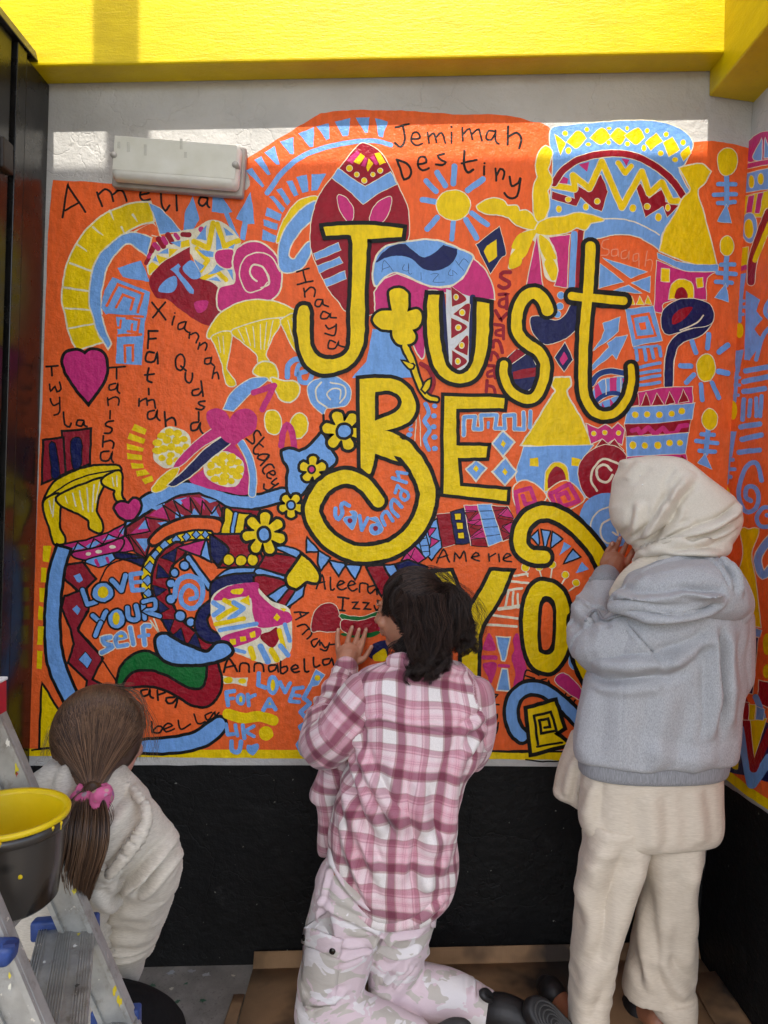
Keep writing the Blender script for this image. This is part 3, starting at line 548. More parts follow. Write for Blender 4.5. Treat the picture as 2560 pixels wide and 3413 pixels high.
MU('painted_hat', 'striped hat in dark red blue and navy', 0, """@G Rf k6 !1182,137 1260,140 1380,140 1392,190 1430,230 1432,300 !1220,312 1272,215;Yo k4 1265,275 26,28 1332,280 28,28 1398,275 26,30;Bf k5 !1192,380 1240,345 1300,325 1420,325 1416,352 1290,357;Nf k6 !1170,472 1180,400 1290,360 !1416,356 1410,400 1300,412 1220,440;
Nf k6 1180,500 1110,550 1082,620 1100,690 1160,730 1222,720 1222,690 1170,672 1140,610 1165,560;@E Rp k6 150,1232 332,1262 275,1355 108,1312;Bf k5 !190,1200 250,1200 325,1225 !312,1254;Bf k5 100,1322 180,1345 252,1368 250,1392 98,1352;Rf k6 95,1360 250,1392 282,1430 200,1502 100,1430;Bp k5 163,1470 200,1502 285,1420 262,1408;Rp k5 190,1532 282,1430 322,1440 272,1532;Bp k5 255,1532 342,1470 360,1400 312,1440""")
MU('painted_heart', 'yellow heart with black outline left of the lettering Aleena', 0, "@E Yf k8 !340,1246 400,1300 435,1360 425,1393 !370,1385 !312,1425 272,1410 260,1370 300,1310")
MU('painted_face', 'pink and yellow patterned face under the striped hat', 0, """@G Wf 1168,490 1230,430 1300,410 1400,410 1500,500 1602,556 1612,760 1560,832 1480,852 1380,822 1280,772 1215,690 1172,600;Pf 1180,492 1260,422 1420,402 1432,460 1520,540 1600,570 1602,620 1440,652 1400,580 1380,482 1260,495;Yf 1280,442 1345,432 1332,466 1285,462;
Bl w28 1180,510 1232,545 1182,582;Yl w28 1240,498 1310,535 1205,600;Bl w28 1290,510 1346,545 1270,602;Yl w26 1192,632 1350,598;Yp 1325,505 1375,470 1385,530;Bl w24 1215,664 1420,628;Pf 1228,702 1420,650 1432,702 1282,762;Yp 1268,715 1302,712 1308,742 1275,748;Yp 1325,700 1358,696 1362,722 1330,728;Yp 1380,680 1412,668 1415,702 1388,708;Rf 1440,690 1490,672 1530,648 1546,700 1512,762 1450,722;
Bl w24 1575,632 1602,722;Yl w26 1545,665 1572,772;Bl w22 1296,772 1352,786;Yl w34 1385,765 1402,818;Bl w34 1440,752 1482,838;Yl w34 1500,775 1532,828;Bl w28 1552,752 1592,802;Yp 1530,572 1552,595 1532,618 1510,597;Yp 1545,540 1585,545 1570,562""")
MU('painted_chain', 'brick red chain of diamonds with blue centres', 0, """@G Mp k6 375,310 455,295 522,380 470,432 490,502 482,560 422,652 432,672 562,820 502,940 592,990 482,1002 486,942 402,860 385,840 412,740 398,660 380,620 345,540 362,482 440,452 420,430 356,372;Bp 408,365 440,350 460,385 440,402 425,395;Bp 400,545 425,525 448,550 430,582;Bp k2 472,786 506,828 482,874 438,826;Ks w9 355,380 440,450;Ks w9 480,560 432,668;Ks w9 560,820 640,942;Ks w9 430,668 560,812""")
MU('painted_ribbon', 'long vertical light blue band at the left edge', 0, "@G Bf k8 !320,202 !380,222 350,330 330,500 325,650 340,800 380,920 432,1055 382,1082 320,980 270,850 255,700 260,500 280,330")
MU('painted_dashes', 'column of yellow dashes at the left edge', 0, "@G Yp 240,195 285,200 270,290 235,285;Yp 228,315 258,320 250,400 225,400;Yp 220,430 248,430 240,510 218,510;Yp 215,530 240,540 235,610 210,605;Yp 210,640 242,645 235,745 205,745;Yp 205,775 235,780 230,880 203,875")
MU('painted_lettering', 'blue lettering LOVE YOUR self', 0, """@G Bl k4 w24 455,442 482,522 532,508;Bo k5 568,455 56,52;Yo 570,455 30,32;Bl k4 w26 618,388 672,445 692,360;Bl w26 782,348 722,355 732,445 795,440;Bl w22 725,402 782,396;Bl k4 w24 512,582 556,622 588,562;Bl k4 w24 556,622 526,695;Bo k5 645,602 44,52;Yo 642,600 20,36;Bs k4 w26 705,540 715,600 762,600 752,530;Bl k4 w24 800,600 790,508;Bs k4 w22 792,508 852,496 856,545 808,560 885,588;
Bs h6 w25 612,702 568,712 580,738 622,755 560,788;Bs h5 w22 640,712 692,700 668,680 638,712 652,752 705,746;Bs h6 w24 720,650 738,742;Bs h5 w24 828,640 792,650 802,745;Bs w20 768,702 822,690;Yo 668,698 14,9;Wl w8 850,600 880,680 830,610""")
MU('painted_triangle', 'yellow triangle in the lower left corner of the mural', 0, "@G Yf k6 !235,968 290,1060 !342,1152 !292,1310 !222,1310;Kl w10 175,1327 295,1312")
MU('painted_wave', 'green and dark red wave under the blue boat shape', 0, """@G Gf k7 650,960 670,880 730,812 810,787 880,820 960,852 !1142,850 1152,920 1110,988 1030,980 930,920 830,890 740,895 690,950;Rf k7 690,972 740,902 830,895 930,928 1040,990 1130,980 !1152,850 !1200,850 1222,950 1190,1040 1130,1085 1060,1070 960,1010 850,970 760,970""")
MU('painted_boat', 'light blue boat shape with black outline', 0, "@G Bf k9 870,712 910,690 980,730 1080,772 1150,790 1200,742 1260,747 1275,790 1200,830 1060,850 940,840 880,790")
MU('painted_name', 'black lettering ending ara', 0, "@G Ks w12 815,990 780,1000 790,1030 820,1020 828,990 830,1030 848,1040;Ks w12 868,998 876,1052;Ks w12 875,1022 912,1008;Ks w12 965,1035 920,1040 925,1066 955,1066 982,1038 970,1092")
MU('painted_name', 'black lettering ending bella', 0, "@G Kc w10 845,1225 875,1196 900,1205 880,1232;Ks w10 840,1170 842,1228;Ks w10 910,1212 952,1192 930,1180 904,1202 920,1226 965,1210;Ks w10 985,1162 1000,1212 1055,1185;Ks w10 1072,1128 1095,1182 1135,1170;Ks w10 1170,1118 1135,1135 1150,1162 1188,1118 1190,1142 1212,1120")
MU('painted_ribbon', 'light blue curved band above the yellow bottom stripe', 0, "@G Bf k8 780,1282 950,1265 1080,1232 1200,1152 1242,1172 1232,1222 1150,1290 1000,1332 780,1335")
MU('painted_name', 'black lettering Annabella', 0, "@G Ks w12 1238,897 1265,822 1312,892;Ks w11 1250,870 1300,860;Ks w11 1325,892 1330,852 1372,852 1377,897;Ks w11 1405,892 1410,852 1450,850 1457,892;@I Ks w11 198,690 160,695 165,726 195,716 207,690 212,728;Ks w11 225,670 228,736 262,722 256,700 230,706;Ks w11 285,717 322,706 305,690 284,710 300,732 328,726;Ks w11 355,658 360,726 380,726;Ks w11 405,648 410,702 442,692;Ks w11 494,655 460,665 465,692 495,682 507,655 518,692")
MU('painted_name', 'black downward lettering Amay', 0, "@I Ks w10 300,398 378,402;Ks w10 378,402 308,442;Ks w10 330,402 340,425;Ks w10 318,478 356,465 382,488;Ks w10 345,522 382,490 398,520 372,547;Ks w10 428,545 395,560 410,592 440,555 442,582;Ks w10 450,568 470,597 492,580;Ks w10 494,568 476,612 444,602;Ks w10 500,578 528,575")
MU('painted_name', 'black lettering Aleena', 0, "@I Ks w10 424,267 455,193 472,272;Ks w9 430,240 470,230;Ks w10 500,205 505,276 522,270;Ks w10 540,252 577,236 555,225 537,255 560,276 588,265;Ks w10 600,252 637,240 615,225 597,255 620,281 648,270;Ks w10 660,287 665,240 706,245 706,282;Ks w10 744,250 706,265 720,296 752,270 758,300")
MU('painted_name', 'black lettering Izzy', 0, "@I Kl w11 540,315 602,322;Kl w11 570,318 566,385;Kl w11 535,385 580,392;Kl w10 620,345 652,342 625,378 662,380;Kl w10 680,345 712,350 685,382 722,382;Ks w10 740,362 752,388 772,375;Ks w10 778,358 762,402")
MU('painted_heart', 'dark red half heart and green banded cup beside the girl in plaid', 0, """@I Rf h4 395,500 410,402 460,355 520,360 555,420 562,470 522,505 440,502;Gf h3 560,408 660,425 775,392 775,420 660,446 562,436;Rf h3 558,482 570,442 660,448 765,425 768,510 680,540 600,522;Gf 565,515 650,526 765,503 768,520 702,541 570,532;Nf 700,625 740,572 812,558 812,650 740,662;Pf 768,442 795,430 805,500 772,500;Yf 735,640 800,600 810,660 745,668""")
MU('painted_lettering', 'blue lettering LOVE for A LIK U', 0, """@I Bl w24 105,735 100,802 142,816;Bo 182,802 34,56;Yo 182,802 13,32;Bl w22 222,785 248,842 278,790;Bl w22 348,815 298,820 276,890 328,896;Bl w20 285,855 330,862;@G Bl w24 1295,1000 1252,1008 1262,1082;Bl w20 1250,1046 1292,1040;Bo 1332,1046 27,36;Yo 1332,1046 9,18;Bl w22 1370,1020 1376,1082;Bs w20 1376,1040 1412,1022;Bl w24 1455,1107 1490,1045 1522,1102;Bl w18 1470,1085 1512,1085;Yp 1484,1076 1490,1062 1500,1076;
Bl w22 1250,1185 1260,1242 1292,1240;Bl w22 1302,1188 1312,1247;Bl w24 1342,1190 1352,1262;Bl w20 1402,1195 1356,1222 1406,1252;Bs w26 1280,1278 1286,1330 1322,1336 1332,1280;Bf 1392,1302 1425,1292 1432,1318 1396,1357 1364,1330 1366,1298;Wp 1233,915 1300,928 1372,925 1366,975 1300,960 1240,962;Yo 1262,940 26,18 1340,945 22,16;Ys w58 1255,1128 1350,1150 1440,1142 1515,1165;Yo 1472,1235 40,38""")
MU('painted_zigzag', 'vertical light blue zigzag beside the girl in plaid', 0, "@I Bp h3 420,715 467,745 432,800 375,812;Yo 428,762 16;Bl w24 388,812 352,872 388,902 335,952 378,1002 330,1032 362,1072 318,1132 345,1182")
# ---- centre left
MU('painted_spiral', 'light blue double spiral left of the letter B', 0, "@E Bs w30 262,262 268,195 315,160 382,178;Bs w26 312,245 325,195 372,192 398,232 380,288 335,282 330,240 365,230;Bf h5 375,330 400,285 460,262 530,260 590,300 612,350 590,410 530,428 480,430 !462,466 400,410;Ws w8 552,382 556,330 510,325 480,355 500,385;Ws w9 450,290 420,330 430,390 480,428;Ws w8 500,290 572,308 582,360 552,402")
MU('painted_arch', 'pink arch between two yellow ovals', 0, "@E Yo h6 183,510 46,68,-8 325,530 48,70,8;Ps w34 228,640 240,562 260,525 286,560 302,652")
MU('painted_feather', 'blue arc with pink chevron below the yellow drum', 0, "@D Bf h5 !1235,602 1290,502 1400,432 1482,440 1390,512 !1290,612;Pl w32 1402,512 1518,472 1450,605")
MU('painted_dashes', 'curved row of yellow dashes below the name Qudsia', 0, "@D Yp 745,685 810,715 800,745 725,720;Yp 715,735 805,770 795,795 705,765;Yp 700,790 795,820 790,840 700,825;Yp 700,845 785,860 785,885 705,880;Yp 720,900 790,905 795,930 730,935;Yp 750,945 800,935 830,960 760,975;Yp 785,990 840,970 850,1000 800,1020")
_r = random.Random(3)
def cluster(cx, cy, rx, ry, n):
    s = ''
    for k, (rr, m_) in enumerate(((.82, n), (.45, n//2), (0, 1))):
        for i in range(m_):
            a = 2*math.pi*(i+.3*k)/m_; s += '%.0f,%.0f,%.0f,%.0f ' % (cx+rx*rr*math.cos(a), cy+ry*rr*math.sin(a), 19+_r.random()*9, 17+_r.random()*6)
    return s
MU('painted_flower', 'yellow dotted flower head on cream', 0, "@D Wf 860,790 900,715 960,700 1040,740 1055,820 1010,900 920,930 850,880;Yo " + cluster(948, 812, 98, 100, 11))
MU('painted_dome', 'pink dome with a yellow dotted flower', 0, "@D Pf 1050,1002 1130,930 1200,822 1290,798 1350,880 1382,960 1372,1072 1200,1052;Bs h5 w36 1332,790 1380,880 1400,980 1392,1072;Wf 1130,900 1190,850 1260,838 1340,890 1345,960 1300,1030 1200,1020 1135,970;Yo " + cluster(1245, 935, 100, 88, 11))
MU('painted_leaves', 'navy and pink leaf blades with yellow tip', 0, "@D Pf h4 !1180,705 1226,745 1120,812 1020,902 !958,932 970,900 1060,800;Yf h5 840,1042 890,980 945,940 990,935 930,1030 860,1062;Nf h6 1275,770 1240,753 1140,820 1040,920 !930,1022 980,1022 1080,952 1180,862 1262,802")
MU('painted_heart', 'pink heart above the dome', 0, "@D Pf !1270,660 1310,612 1380,605 1420,650 1410,720 1340,770 1290,802 1200,742 1150,682 1145,620 1200,600 1250,622")
MU('painted_cat', 'light blue cat-like shape with black outline', 0, "@E Ks w14 460,468 455,560 380,642;Bf k8 !237,672 270,660 !332,676 380,650 !455,570 500,660 530,720 480,772 400,832 330,912 275,902 265,830 270,760 245,720")
MU('painted_flower', 'large yellow flower with blue centre over the striped hat', 0, "@E Yf k8 " + flower(132, 1125, 118, 7, 0, .3) + ";Bo k7 132,1130 28,34")
MU('painted_flower', 'yellow flower beside the stem of the letter B', 0, "@E Yf k8 " + flower(568, 556, 112, 6, 0, .15) + ";Bo k7 577,560 34,34")
MU('painted_flower', 'small yellow flower with pink centre on the blue cat shape', 0, "@E Yf k7 " + flower(402, 772, 74, 5, 0, -.3) + ";Po k5 396,770 14,16")
MU('painted_flower', 'small yellow flower with blue centre at the end of the blue ribbon', 0, "@E Yf k7 " + flower(282, 970, 68, 5, 0, .3) + ";Bo k5 282,968 17,19")
# ---- right side motifs
MU('painted_arch', 'blue arch with yellow diamonds and dark red zigzags in the upper right', 0, """@C Bf h6 455,225 560,195 700,180 900,170 1060,175 1180,220 1240,285 1225,350 1195,410 1165,440 1200,520 1235,600 1150,720 1075,790 !1060,890 1000,840 900,800 800,800 720,820 !640,830 !650,770 560,700 !440,705 460,550 470,400;Ws w7 740,712 860,715 960,745 1058,800;
Yp h3 480,245 540,290 510,360;Yf h3 !545,285 610,225 !655,270 600,320;Yf h3 !675,265 740,210 !790,260 735,300;Yf h3 !785,255 830,210 !880,245 840,300;Yf h3 !868,250 940,210 !977,262 925,300;Yp h3 980,290 1040,240 1075,280 1010,332;Yp h3 1080,290 1130,260 1172,330 1110,367;Yp h3 1175,350 1222,310 1230,350 1190,392;
Yo h2 538,240 14 658,218 12 780,212 12,8 880,212 9,11 990,225 11,13 1095,245 13 1190,290 13,15 555,335 15,18 665,300 14,9 778,290 12 882,297 13 973,320 12,17 1065,350 14 1145,385 15,13;
Pp 612,412 672,398 660,452;Pp 530,478 556,490 545,532 502,512;Pp 850,378 892,385 875,422;Rp h3 465,560 590,600 582,515 660,560 735,465 772,560 740,672 690,650 622,590 600,642 465,602;Rp h3 930,540 955,518 1000,600 1085,540 1092,620 1162,640 1100,702 1080,642 980,702 958,620;
Yl h4 w32 475,528 590,548 580,470 672,545 740,395 850,650 962,450 1002,572 1072,510 1122,612 1182,612;Yl h3 w26 830,400 870,460 905,420;Rs h4 w36 475,515 540,430 640,375 780,350 900,360 1000,400 1100,470 1160,540 1200,602;Yo h3 503,658 15,18 652,645 14,18 912,652 17,20 1053,703 16,20 555,605 16,13 715,615 15 990,645 16 1105,650 12,18""")
MU('painted_palm', 'yellow palm tree with toothed fronds', 0, """@C Wf 225,990 250,860 300,790 360,760 420,745 470,800 510,940 500,1050 430,1040 400,900 350,830 300,940;Yf h6 50,640 130,600 190,610 !215,640 270,640 !285,668 330,670 375,715 378,772 270,745 !225,705 180,690 90,680;Yf h6 430,310 465,350 !440,440 465,500 !438,560 450,640 410,722 370,700 360,560 !385,480 375,430 390,350;Yf h6 410,722 520,700 620,680 750,715 !680,735 650,770 !600,760 540,790 430,802 370,780;
Yf 378,772 280,800 240,870 !262,880 232,925 230,985 290,970 !300,930 330,900 360,822;Yf 395,800 450,840 490,930 !470,935 495,990 490,1042 460,1050 420,960 !430,940 400,880""")
MU('painted_posts', 'pink blue and dark red upright bars under the palm', 0, "@C Pp h4 450,815 562,800 545,1092 480,1082 502,1000 490,900;Pp h5 380,805 412,1085 325,1082;Bl w36 588,795 572,1100;Rl w28 622,785 610,1092")
MU('painted_hut', 'yellow roofed pink hut at the right', 0, """@C Yf h7 !1170,432 1230,415 1290,410 !1342,450 1310,510 1270,557 1290,640 1330,780 !1376,968 1250,962 !1060,890 1090,780 1150,680 1190,600 1230,555 1210,500;Bp h3 1050,900 1150,945 1260,967 1382,967 1382,1002 1200,1002 1050,932;Pf h4 !1045,942 1200,1002 !1376,1006 1322,1040 !1316,1160 1200,1152 1082,1180 1076,1230 !1030,1222;
Yp h3 1070,990 1112,992 1112,1058 1068,1055;Yp h3 1260,1040 1295,1035 1298,1088 1268,1092;Yf h4 !1112,1155 1125,1080 1180,1045 1240,1075 !1247,1155;Rf 1145,1152 1155,1105 1185,1090 1212,1120 1212,1156""")
MU('painted_flag', 'light blue crossed triangles under the arch', 0, "@C Bp h3 745,930 990,1005 900,1040;Bp h3 730,960 860,1060 725,1095;Bp h3 905,1065 1010,1030 1005,1120;Bp h3 800,1110 890,1080 960,1125;Yp h3 905,1140 922,1185 888,1185;Yp h3 950,1140 972,1185 935,1185;Yp h3 995,1140 1015,1182 980,1182")
MU('painted_name', 'faint pale scratched name below the arch', 0, "@C Ss w6 780,825 745,835 740,870 778,885 770,912 735,915;Ss w6 825,880 795,885 795,915 825,912 830,880 832,920;Ss w6 875,885 850,895 850,930 880,925 890,890 890,935;Ss w6 940,905 915,912 915,945 940,940 945,905 945,980;Ss w6 990,890 980,975;Ss w6 982,945 1010,935 1020,960 1012,1000")
MU('painted_square', 'light blue nested square with stripes below', 0, """@C Bp h3 868,1212 1022,1195 1075,1385 912,1415;Op 900,1245 1005,1228 1045,1362 925,1380;Bp 915,1262 995,1248 1028,1350 935,1362;Op 945,1290 980,1282 985,1322 955,1328;Bl w20 930,1440 936,1492;Bl w20 975,1432 985,1492;Bl w20 1015,1426 1026,1482;Bl w20 1060,1420 1066,1472;@F Bl w18 950,372 1062,347;Bl w18 950,405 1062,387;Bl w18 950,437 1062,417;Bl w18 945,472 1062,455;Bl w14 920,265 1050,252""")
MU('painted_arrows', 'two light blue leaf arrows right of the letter t', 0, "@C Bp h3 745,1290 840,1255 830,1330 790,1372 690,1442 740,1372 755,1330;Bp h3 880,1358 820,1487 800,1460 690,1547 690,1520 780,1422 770,1400 820,1370")
MU('painted_comma', 'large navy comma behind the letters s and t', 0, "@C Nf h4 345,1260 400,1250 480,1275 540,1240 580,1170 !622,1170 !612,1310 540,1370 440,1405 380,1370 350,1310;Bo h3 515,1135 19 508,1195 19 495,1240 18")
MU('painted_ball', 'navy ball with dark red stripes inside the letter s', 0, "@F Nf h4 215,330 270,275 330,290 385,380 390,440 330,500 270,480 235,400;Rp 213,332 270,270 332,290 240,355;Rp 245,395 380,370 388,420 250,440;Wl w4 240,355 330,292")
MU('painted_diamond', 'small navy diamond with pink centre', 0, "@F Np h4 535,235 580,330 530,395 480,320;Pp 530,285 552,325 525,362 506,330")
MU('painted_spoon', 'navy spoon shape with dark red centre', 0, "@C Ns h5 w56:46 1330,1262 1280,1330 1165,1380 1118,1470 1110,1632;Nf h4 1070,1300 1080,1220 1150,1165 1250,1155 1340,1190 1360,1260 1330,1300 1220,1320 1110,1352;Rf 1128,1292 1140,1240 1190,1205 1242,1202 1212,1250 1160,1287;Ws w8 1172,1328 1260,1290 1302,1245")
MU('painted_sun', 'small yellow sun with blue rays at the right', 0, "@F Bs w28 1238,228 1260,292;Bs w28 1330,188 1325,267;Bs w32 1388,287 1437,250;Bs w32 1388,395 1437,405;Bs w26 1350,455 1386,542;Bs w26 1288,465 1296,552;Bs w28 1208,457 1250,413;Bs w30 1175,362 1235,366;Yo h5 1315,375 50,75")
for lab, reg, e, st, bars, tr in (('topmost', 'C', '1435,395,57,75', '1430,475 1430,640', ((1382,520,1480,520), (1360,580,1482,575), (1382,625,1476,620)), '1428,630 1460,737 1380,725'),
        ('middle', 'C', '1432,860,38,55', '1430,915 1425,1080', ((1398,965,1472,965), (1380,1010,1480,1018), (1370,1060,1462,1065)), '1425,1070 1442,1170 1365,1150'),
        ('lowest', 'F', '1338,660,42,58', '1330,715 1315,850', ((1290,742,1360,745), (1262,780,1380,792), (1278,832,1368,838)), '1312,848 1347,935 1272,902')):
    MU('painted_key', lab + ' blue key shape with a yellow head', 0, '@%s Bl w28 %s;' % (reg, st) + ';'.join('Bl w24 %d,%d %d,%d' % b_ for b_ in bars) + ';Bp h2 %s;Yo h4 %s' % (tr, e))
MU('painted_fan', 'pink and blue fan inside the hook of the letter t', 0, "@F Ds h3 w30 685,465 720,412 790,392 882,408;Bf h5 690,510 730,450 800,430 882,430 872,520 780,525 700,572;Pp 698,482 720,455 742,522 705,545;Pp 785,430 822,428 820,512 785,517;Pp 855,430 882,440 865,502;Bf h4 702,602 760,555 852,530 845,590 762,618;Pp 740,562 767,610 740,617;Pp 785,545 817,590 785,612;Ds w24 692,582 740,532 800,515 852,522;Wl w5 762,440 765,520;Wl w5 845,432 845,512")
MU('painted_hut', 'yellow roofed light blue hut below the word just', 0, """@F Yf h9 !480,430 !560,428 568,470 545,502 570,570 630,670 !682,800 500,812 !298,800 370,690 460,540 485,502 465,470;Bf h4 !310,812 !692,802 622,900 620,1000 642,1100 420,1072 270,1002;Yp 342,875 388,872 390,920 340,918;Yp 575,872 625,880 615,920 572,915;Yf h5 !425,1055 432,950 480,900 540,920 557,1000 !545,1045;Rf !440,1042 447,970 490,920 535,960 !540,1020""")
MU('painted_spiral', 'two pink square spirals on orange', 0, "@F Of h7 250,1050 330,1000 432,1090 300,1175;Pl w24 280,1180 262,1062 345,1038 372,1120 318,1132 302,1082;Of h6 440,1060 545,1000 640,1102 520,1165 470,1130;Pl w24 495,1165 455,1072 560,1018 612,1110 520,1142 490,1080 542,1062 560,1100")
MU('painted_pattern', 'pink zigzag block with small yellow squares', 0, "@F Pp h5 655,685 720,712 760,688 795,712 830,680 867,720 852,800 800,772 770,795 740,770 680,792;Yo h2 695,738 13 757,733 13 833,735 13;Rp h4 695,830 740,770 780,802 810,770 860,832")
MU('painted_spiral', 'dark red disc with cream spiral left of the headscarf', 0, "@F Rf h4 610,960 640,870 720,812 810,808 880,870 890,960 840,1060 740,1100 650,1080;Ws w14 800,965 770,1008 722,990 715,930 758,912 792,940;Ws w12 830,905 745,878 690,940 682,1000 712,1055")
MU('painted_spiral', 'light blue disc with cream spiral left of the headscarf', 0, "@F Bf 620,1220 650,1120 740,1070 860,1090 900,1200 890,1330 790,1372 690,1330;Ws w8 790,1140 720,1170 680,1230 680,1290;Ws w10 800,1282 830,1300 820,1262;Ws w10 790,1210 742,1240 735,1300 770,1345 800,1340")
MU('painted_pot', 'banded pot in pink blue and dark red above the headscarf', 0, """@F Pp h4 930,512 1080,485 1240,480 1242,570 1060,582 898,592;Rp h3 940,515 946,582 903,587;Rp h3 985,513 1008,585 955,590;Rp h3 1045,518 1082,580 1020,585;Rp h3 1115,510 1142,570 1090,580;Rp h3 1190,495 1218,560 1165,570;Bf h4 !888,592 1060,585 !1252,570 !1240,660 1060,682 !868,687;Yo h2 925,635 17 990,632 16 1058,635 18 1127,628 16 1182,615 18;Rp h3 868,688 1060,682 1232,660 1220,732 1040,740 875,752;
Pl w26 905,722 938,712 955,738 998,705 1035,742 1078,708 1110,740 1150,735 1172,698 1212,690;Bf h4 !875,756 1040,750 !1217,735 !1202,852 1040,862 !880,867;Yo h2 912,803 18,20 978,805 17 1050,803 19 1115,790 17 1172,790 16;Pp h3 880,868 1202,852 1212,898 880,905;Rp 1160,880 1185,855 1212,895""")
MU('painted_maze', 'light blue meander line right of the letter E', 0, "@E Bl h4 w20 1238,582 1240,482 1300,478 1292,548 1335,548 1332,472 1420,470 1412,545 1465,545 1462,472 1520,470 1517,548 1570,548 1567,455;Bl h3 w20 1607,450 1602,540;Bl w16 1372,510 1372,540")
MU('painted_diamond', 'three light blue diamonds with yellow centres', 0, "@E Bp h9 1455,562 1512,620 1455,692 1398,625;Yp 1455,610 1470,628 1458,650 1442,635;Bp h8 1305,725 1357,765 1305,832 1253,770;Yp 1305,748 1322,765 1308,785 1288,768;Bp h9 1465,712 1527,785 1465,852 1403,785;Yp 1465,765 1482,785 1468,805 1448,785")
MU('painted_squiggle', 'light blue wavy line with dots between B and E', 0, "@E Bs w24 1025,408 1045,460 1022,502 1048,552 1022,602 1045,662;Bo 1076,420 15,13 1072,475 16,14 1072,535 16,14 1075,592 17,15 1078,655 17,15 940,520 16,14 945,550 14,12 935,580 17,14;Ws w5 975,460 968,612;Ws w5 995,470 1000,642")
MU('painted_panel', 'white panel with dark red triangles inside the letter u', 0, """@B Lp 1140,1100 1300,1150 1290,1560 1160,1560 1140,1400;Nl w28 1118,1125 1142,1490;Nl w32 1288,1145 1280,1505;Rf h2 !1165,1088 1252,1155 !1175,1197;Rf h2 !1180,1237 1268,1180 !1262,1283;Rf h2 !1168,1262 1256,1310 !1170,1374;Rf h2 !1185,1432 1258,1356 !1258,1467;Rf h2 !1173,1440 1255,1500 !1173,1556;Yo h5 1195,1145 10,13 1228,1230 13,14 1208,1313 13 1226,1412 11,14 1205,1500 11,14""")
MU('painted_trapezoid', 'light blue block under the letter J and flower', 0, "@B Bp 735,1320 830,1330 870,1412 935,1425 985,1590 620,1592 700,1500;@E Rs w26 1000,185 1050,222 1070,292 1048,352")
MU('painted_snake', 'patterned snake of dark red navy and pink sections', 0, """@E Rp h3 1085,1020 1167,1010 1192,1185 1120,1202;Np k3 1165,1010 1237,990 1278,1175 1195,1182;Yp k2 1188,1015 1220,1015 1222,1048 1192,1048;Yp k2 1198,1068 1230,1068 1232,1100 1202,1100;Yp k2 1206,1120 1236,1120 1240,1152 1210,1152;Pp h4 1240,972 1317,970 1372,1195 1280,1190;Rp k2 1248,1010 1318,1002 1268,1055;Rp k2 1262,1072 1340,1085 1275,1140;Rp k2 1282,1160 1350,1152 1372,1196 1282,1190;Kl w4 1245,1000 1310,1000 1262,1058 1335,1045 1272,1090 1345,1110 1278,1150 1355,1150;
Bp h4 1315,965 1392,965 1452,1165 1375,1192;Kl w4 1325,1002 1400,1000;Kl w4 1338,1045 1412,1042;Kl w4 1350,1092 1425,1088;Kl w4 1362,1140 1440,1132;Rp h4 1392,970 1480,978 1518,1060 1492,1150 1456,1167;Pp k2 1475,980 1510,1040 1430,1020;Pp k2 1515,1062 1492,1130 1455,1085;Kl w4 1400,1000 1480,985 1425,1040 1510,1055 1440,1100 1495,1130 1455,1160""")
MU('painted_snake', 'blue pink and navy snake sections curving under the letter B', 0, """@E Bp k4 1030,1085 1085,1050 1112,1200 1060,1265 960,1182;Pp k3 1040,1100 1080,1095 1050,1140;Pp k3 1060,1150 1095,1165 1050,1200;Bp k3 985,1140 1025,1120 1050,1240 1020,1260;Kl w5 990,1160 1035,1150;Kl w5 1000,1195 1042,1190;Kl w5 1010,1228 1048,1225;Pp k4 900,1272 960,1190 1020,1262 960,1302;Kl w5 925,1235 985,1292;Kl w5 965,1210 930,1290;Np k5 850,1302 930,1275 1030,1312 960,1345 880,1362;Bp k5 788,1306 852,1300 900,1420 840,1430;Rp k6 705,1312 790,1305 850,1420 790,1470 740,1382;Bp k4 940,1345 1030,1320 1040,1360 980,1400""")
MU('painted_pennants', 'row of light blue pennants under the letter B', 0, "@E Bp k5 370,1225 375,1155 432,1220;Bp k5 440,1228 492,1260 450,1322 435,1290;Bp k5 500,1280 582,1295 545,1352;Bp k5 590,1300 667,1305 635,1372")
MU('painted_name', 'black lettering Amerie', 0, "@E Ks w9 1088,1287 1125,1213 1157,1282;Ks w9 1095,1260 1150,1245;Ks w9 1185,1277 1190,1233 1215,1262 1240,1223 1252,1277;Ks w9 1280,1257 1322,1245 1305,1230 1281,1260 1325,1276;Ks w9 1375,1238 1380,1277;Ks w9 1378,1257 1412,1235;Ks w9 1430,1240 1435,1280;Ks w9 1455,1267 1497,1245 1475,1235 1457,1270 1502,1281")
MU('painted_fan', 'curved row of light blue wedges inside the large yellow hook', 0, "@F Bp k4 350,1310 385,1278 390,1352;Bp k4 410,1273 452,1280 425,1367;Bp k4 470,1288 517,1320 462,1367;Bp 530,1338 572,1360 505,1412;Bp k4 580,1383 617,1420 536,1452;Bp 630,1448 667,1490 593,1512")
MU('painted_columns', 'cream hatched lines and yellow dots between Y and O', 0, """@J Ws w13 255,862 330,850;Ws w13 240,892 335,902;Ws w14 215,942 300,930;Ws w13 222,950 205,1040;Ws w12 250,950 245,1040;Ws w12 275,960 278,1040;Ws w20 170,1045 290,1030;Ws w14 140,1080 275,1098;Ws w14 95,1130 270,1142;Ws w8 318,835 330,865;Ws w8 395,832 410,880;Ws w8 465,822 455,880;Ws w8 538,875 520,905;Ws w8 598,915 560,945;Yo h3 318,815 21 395,812 20 465,800 20 538,855 19 598,900 19""")
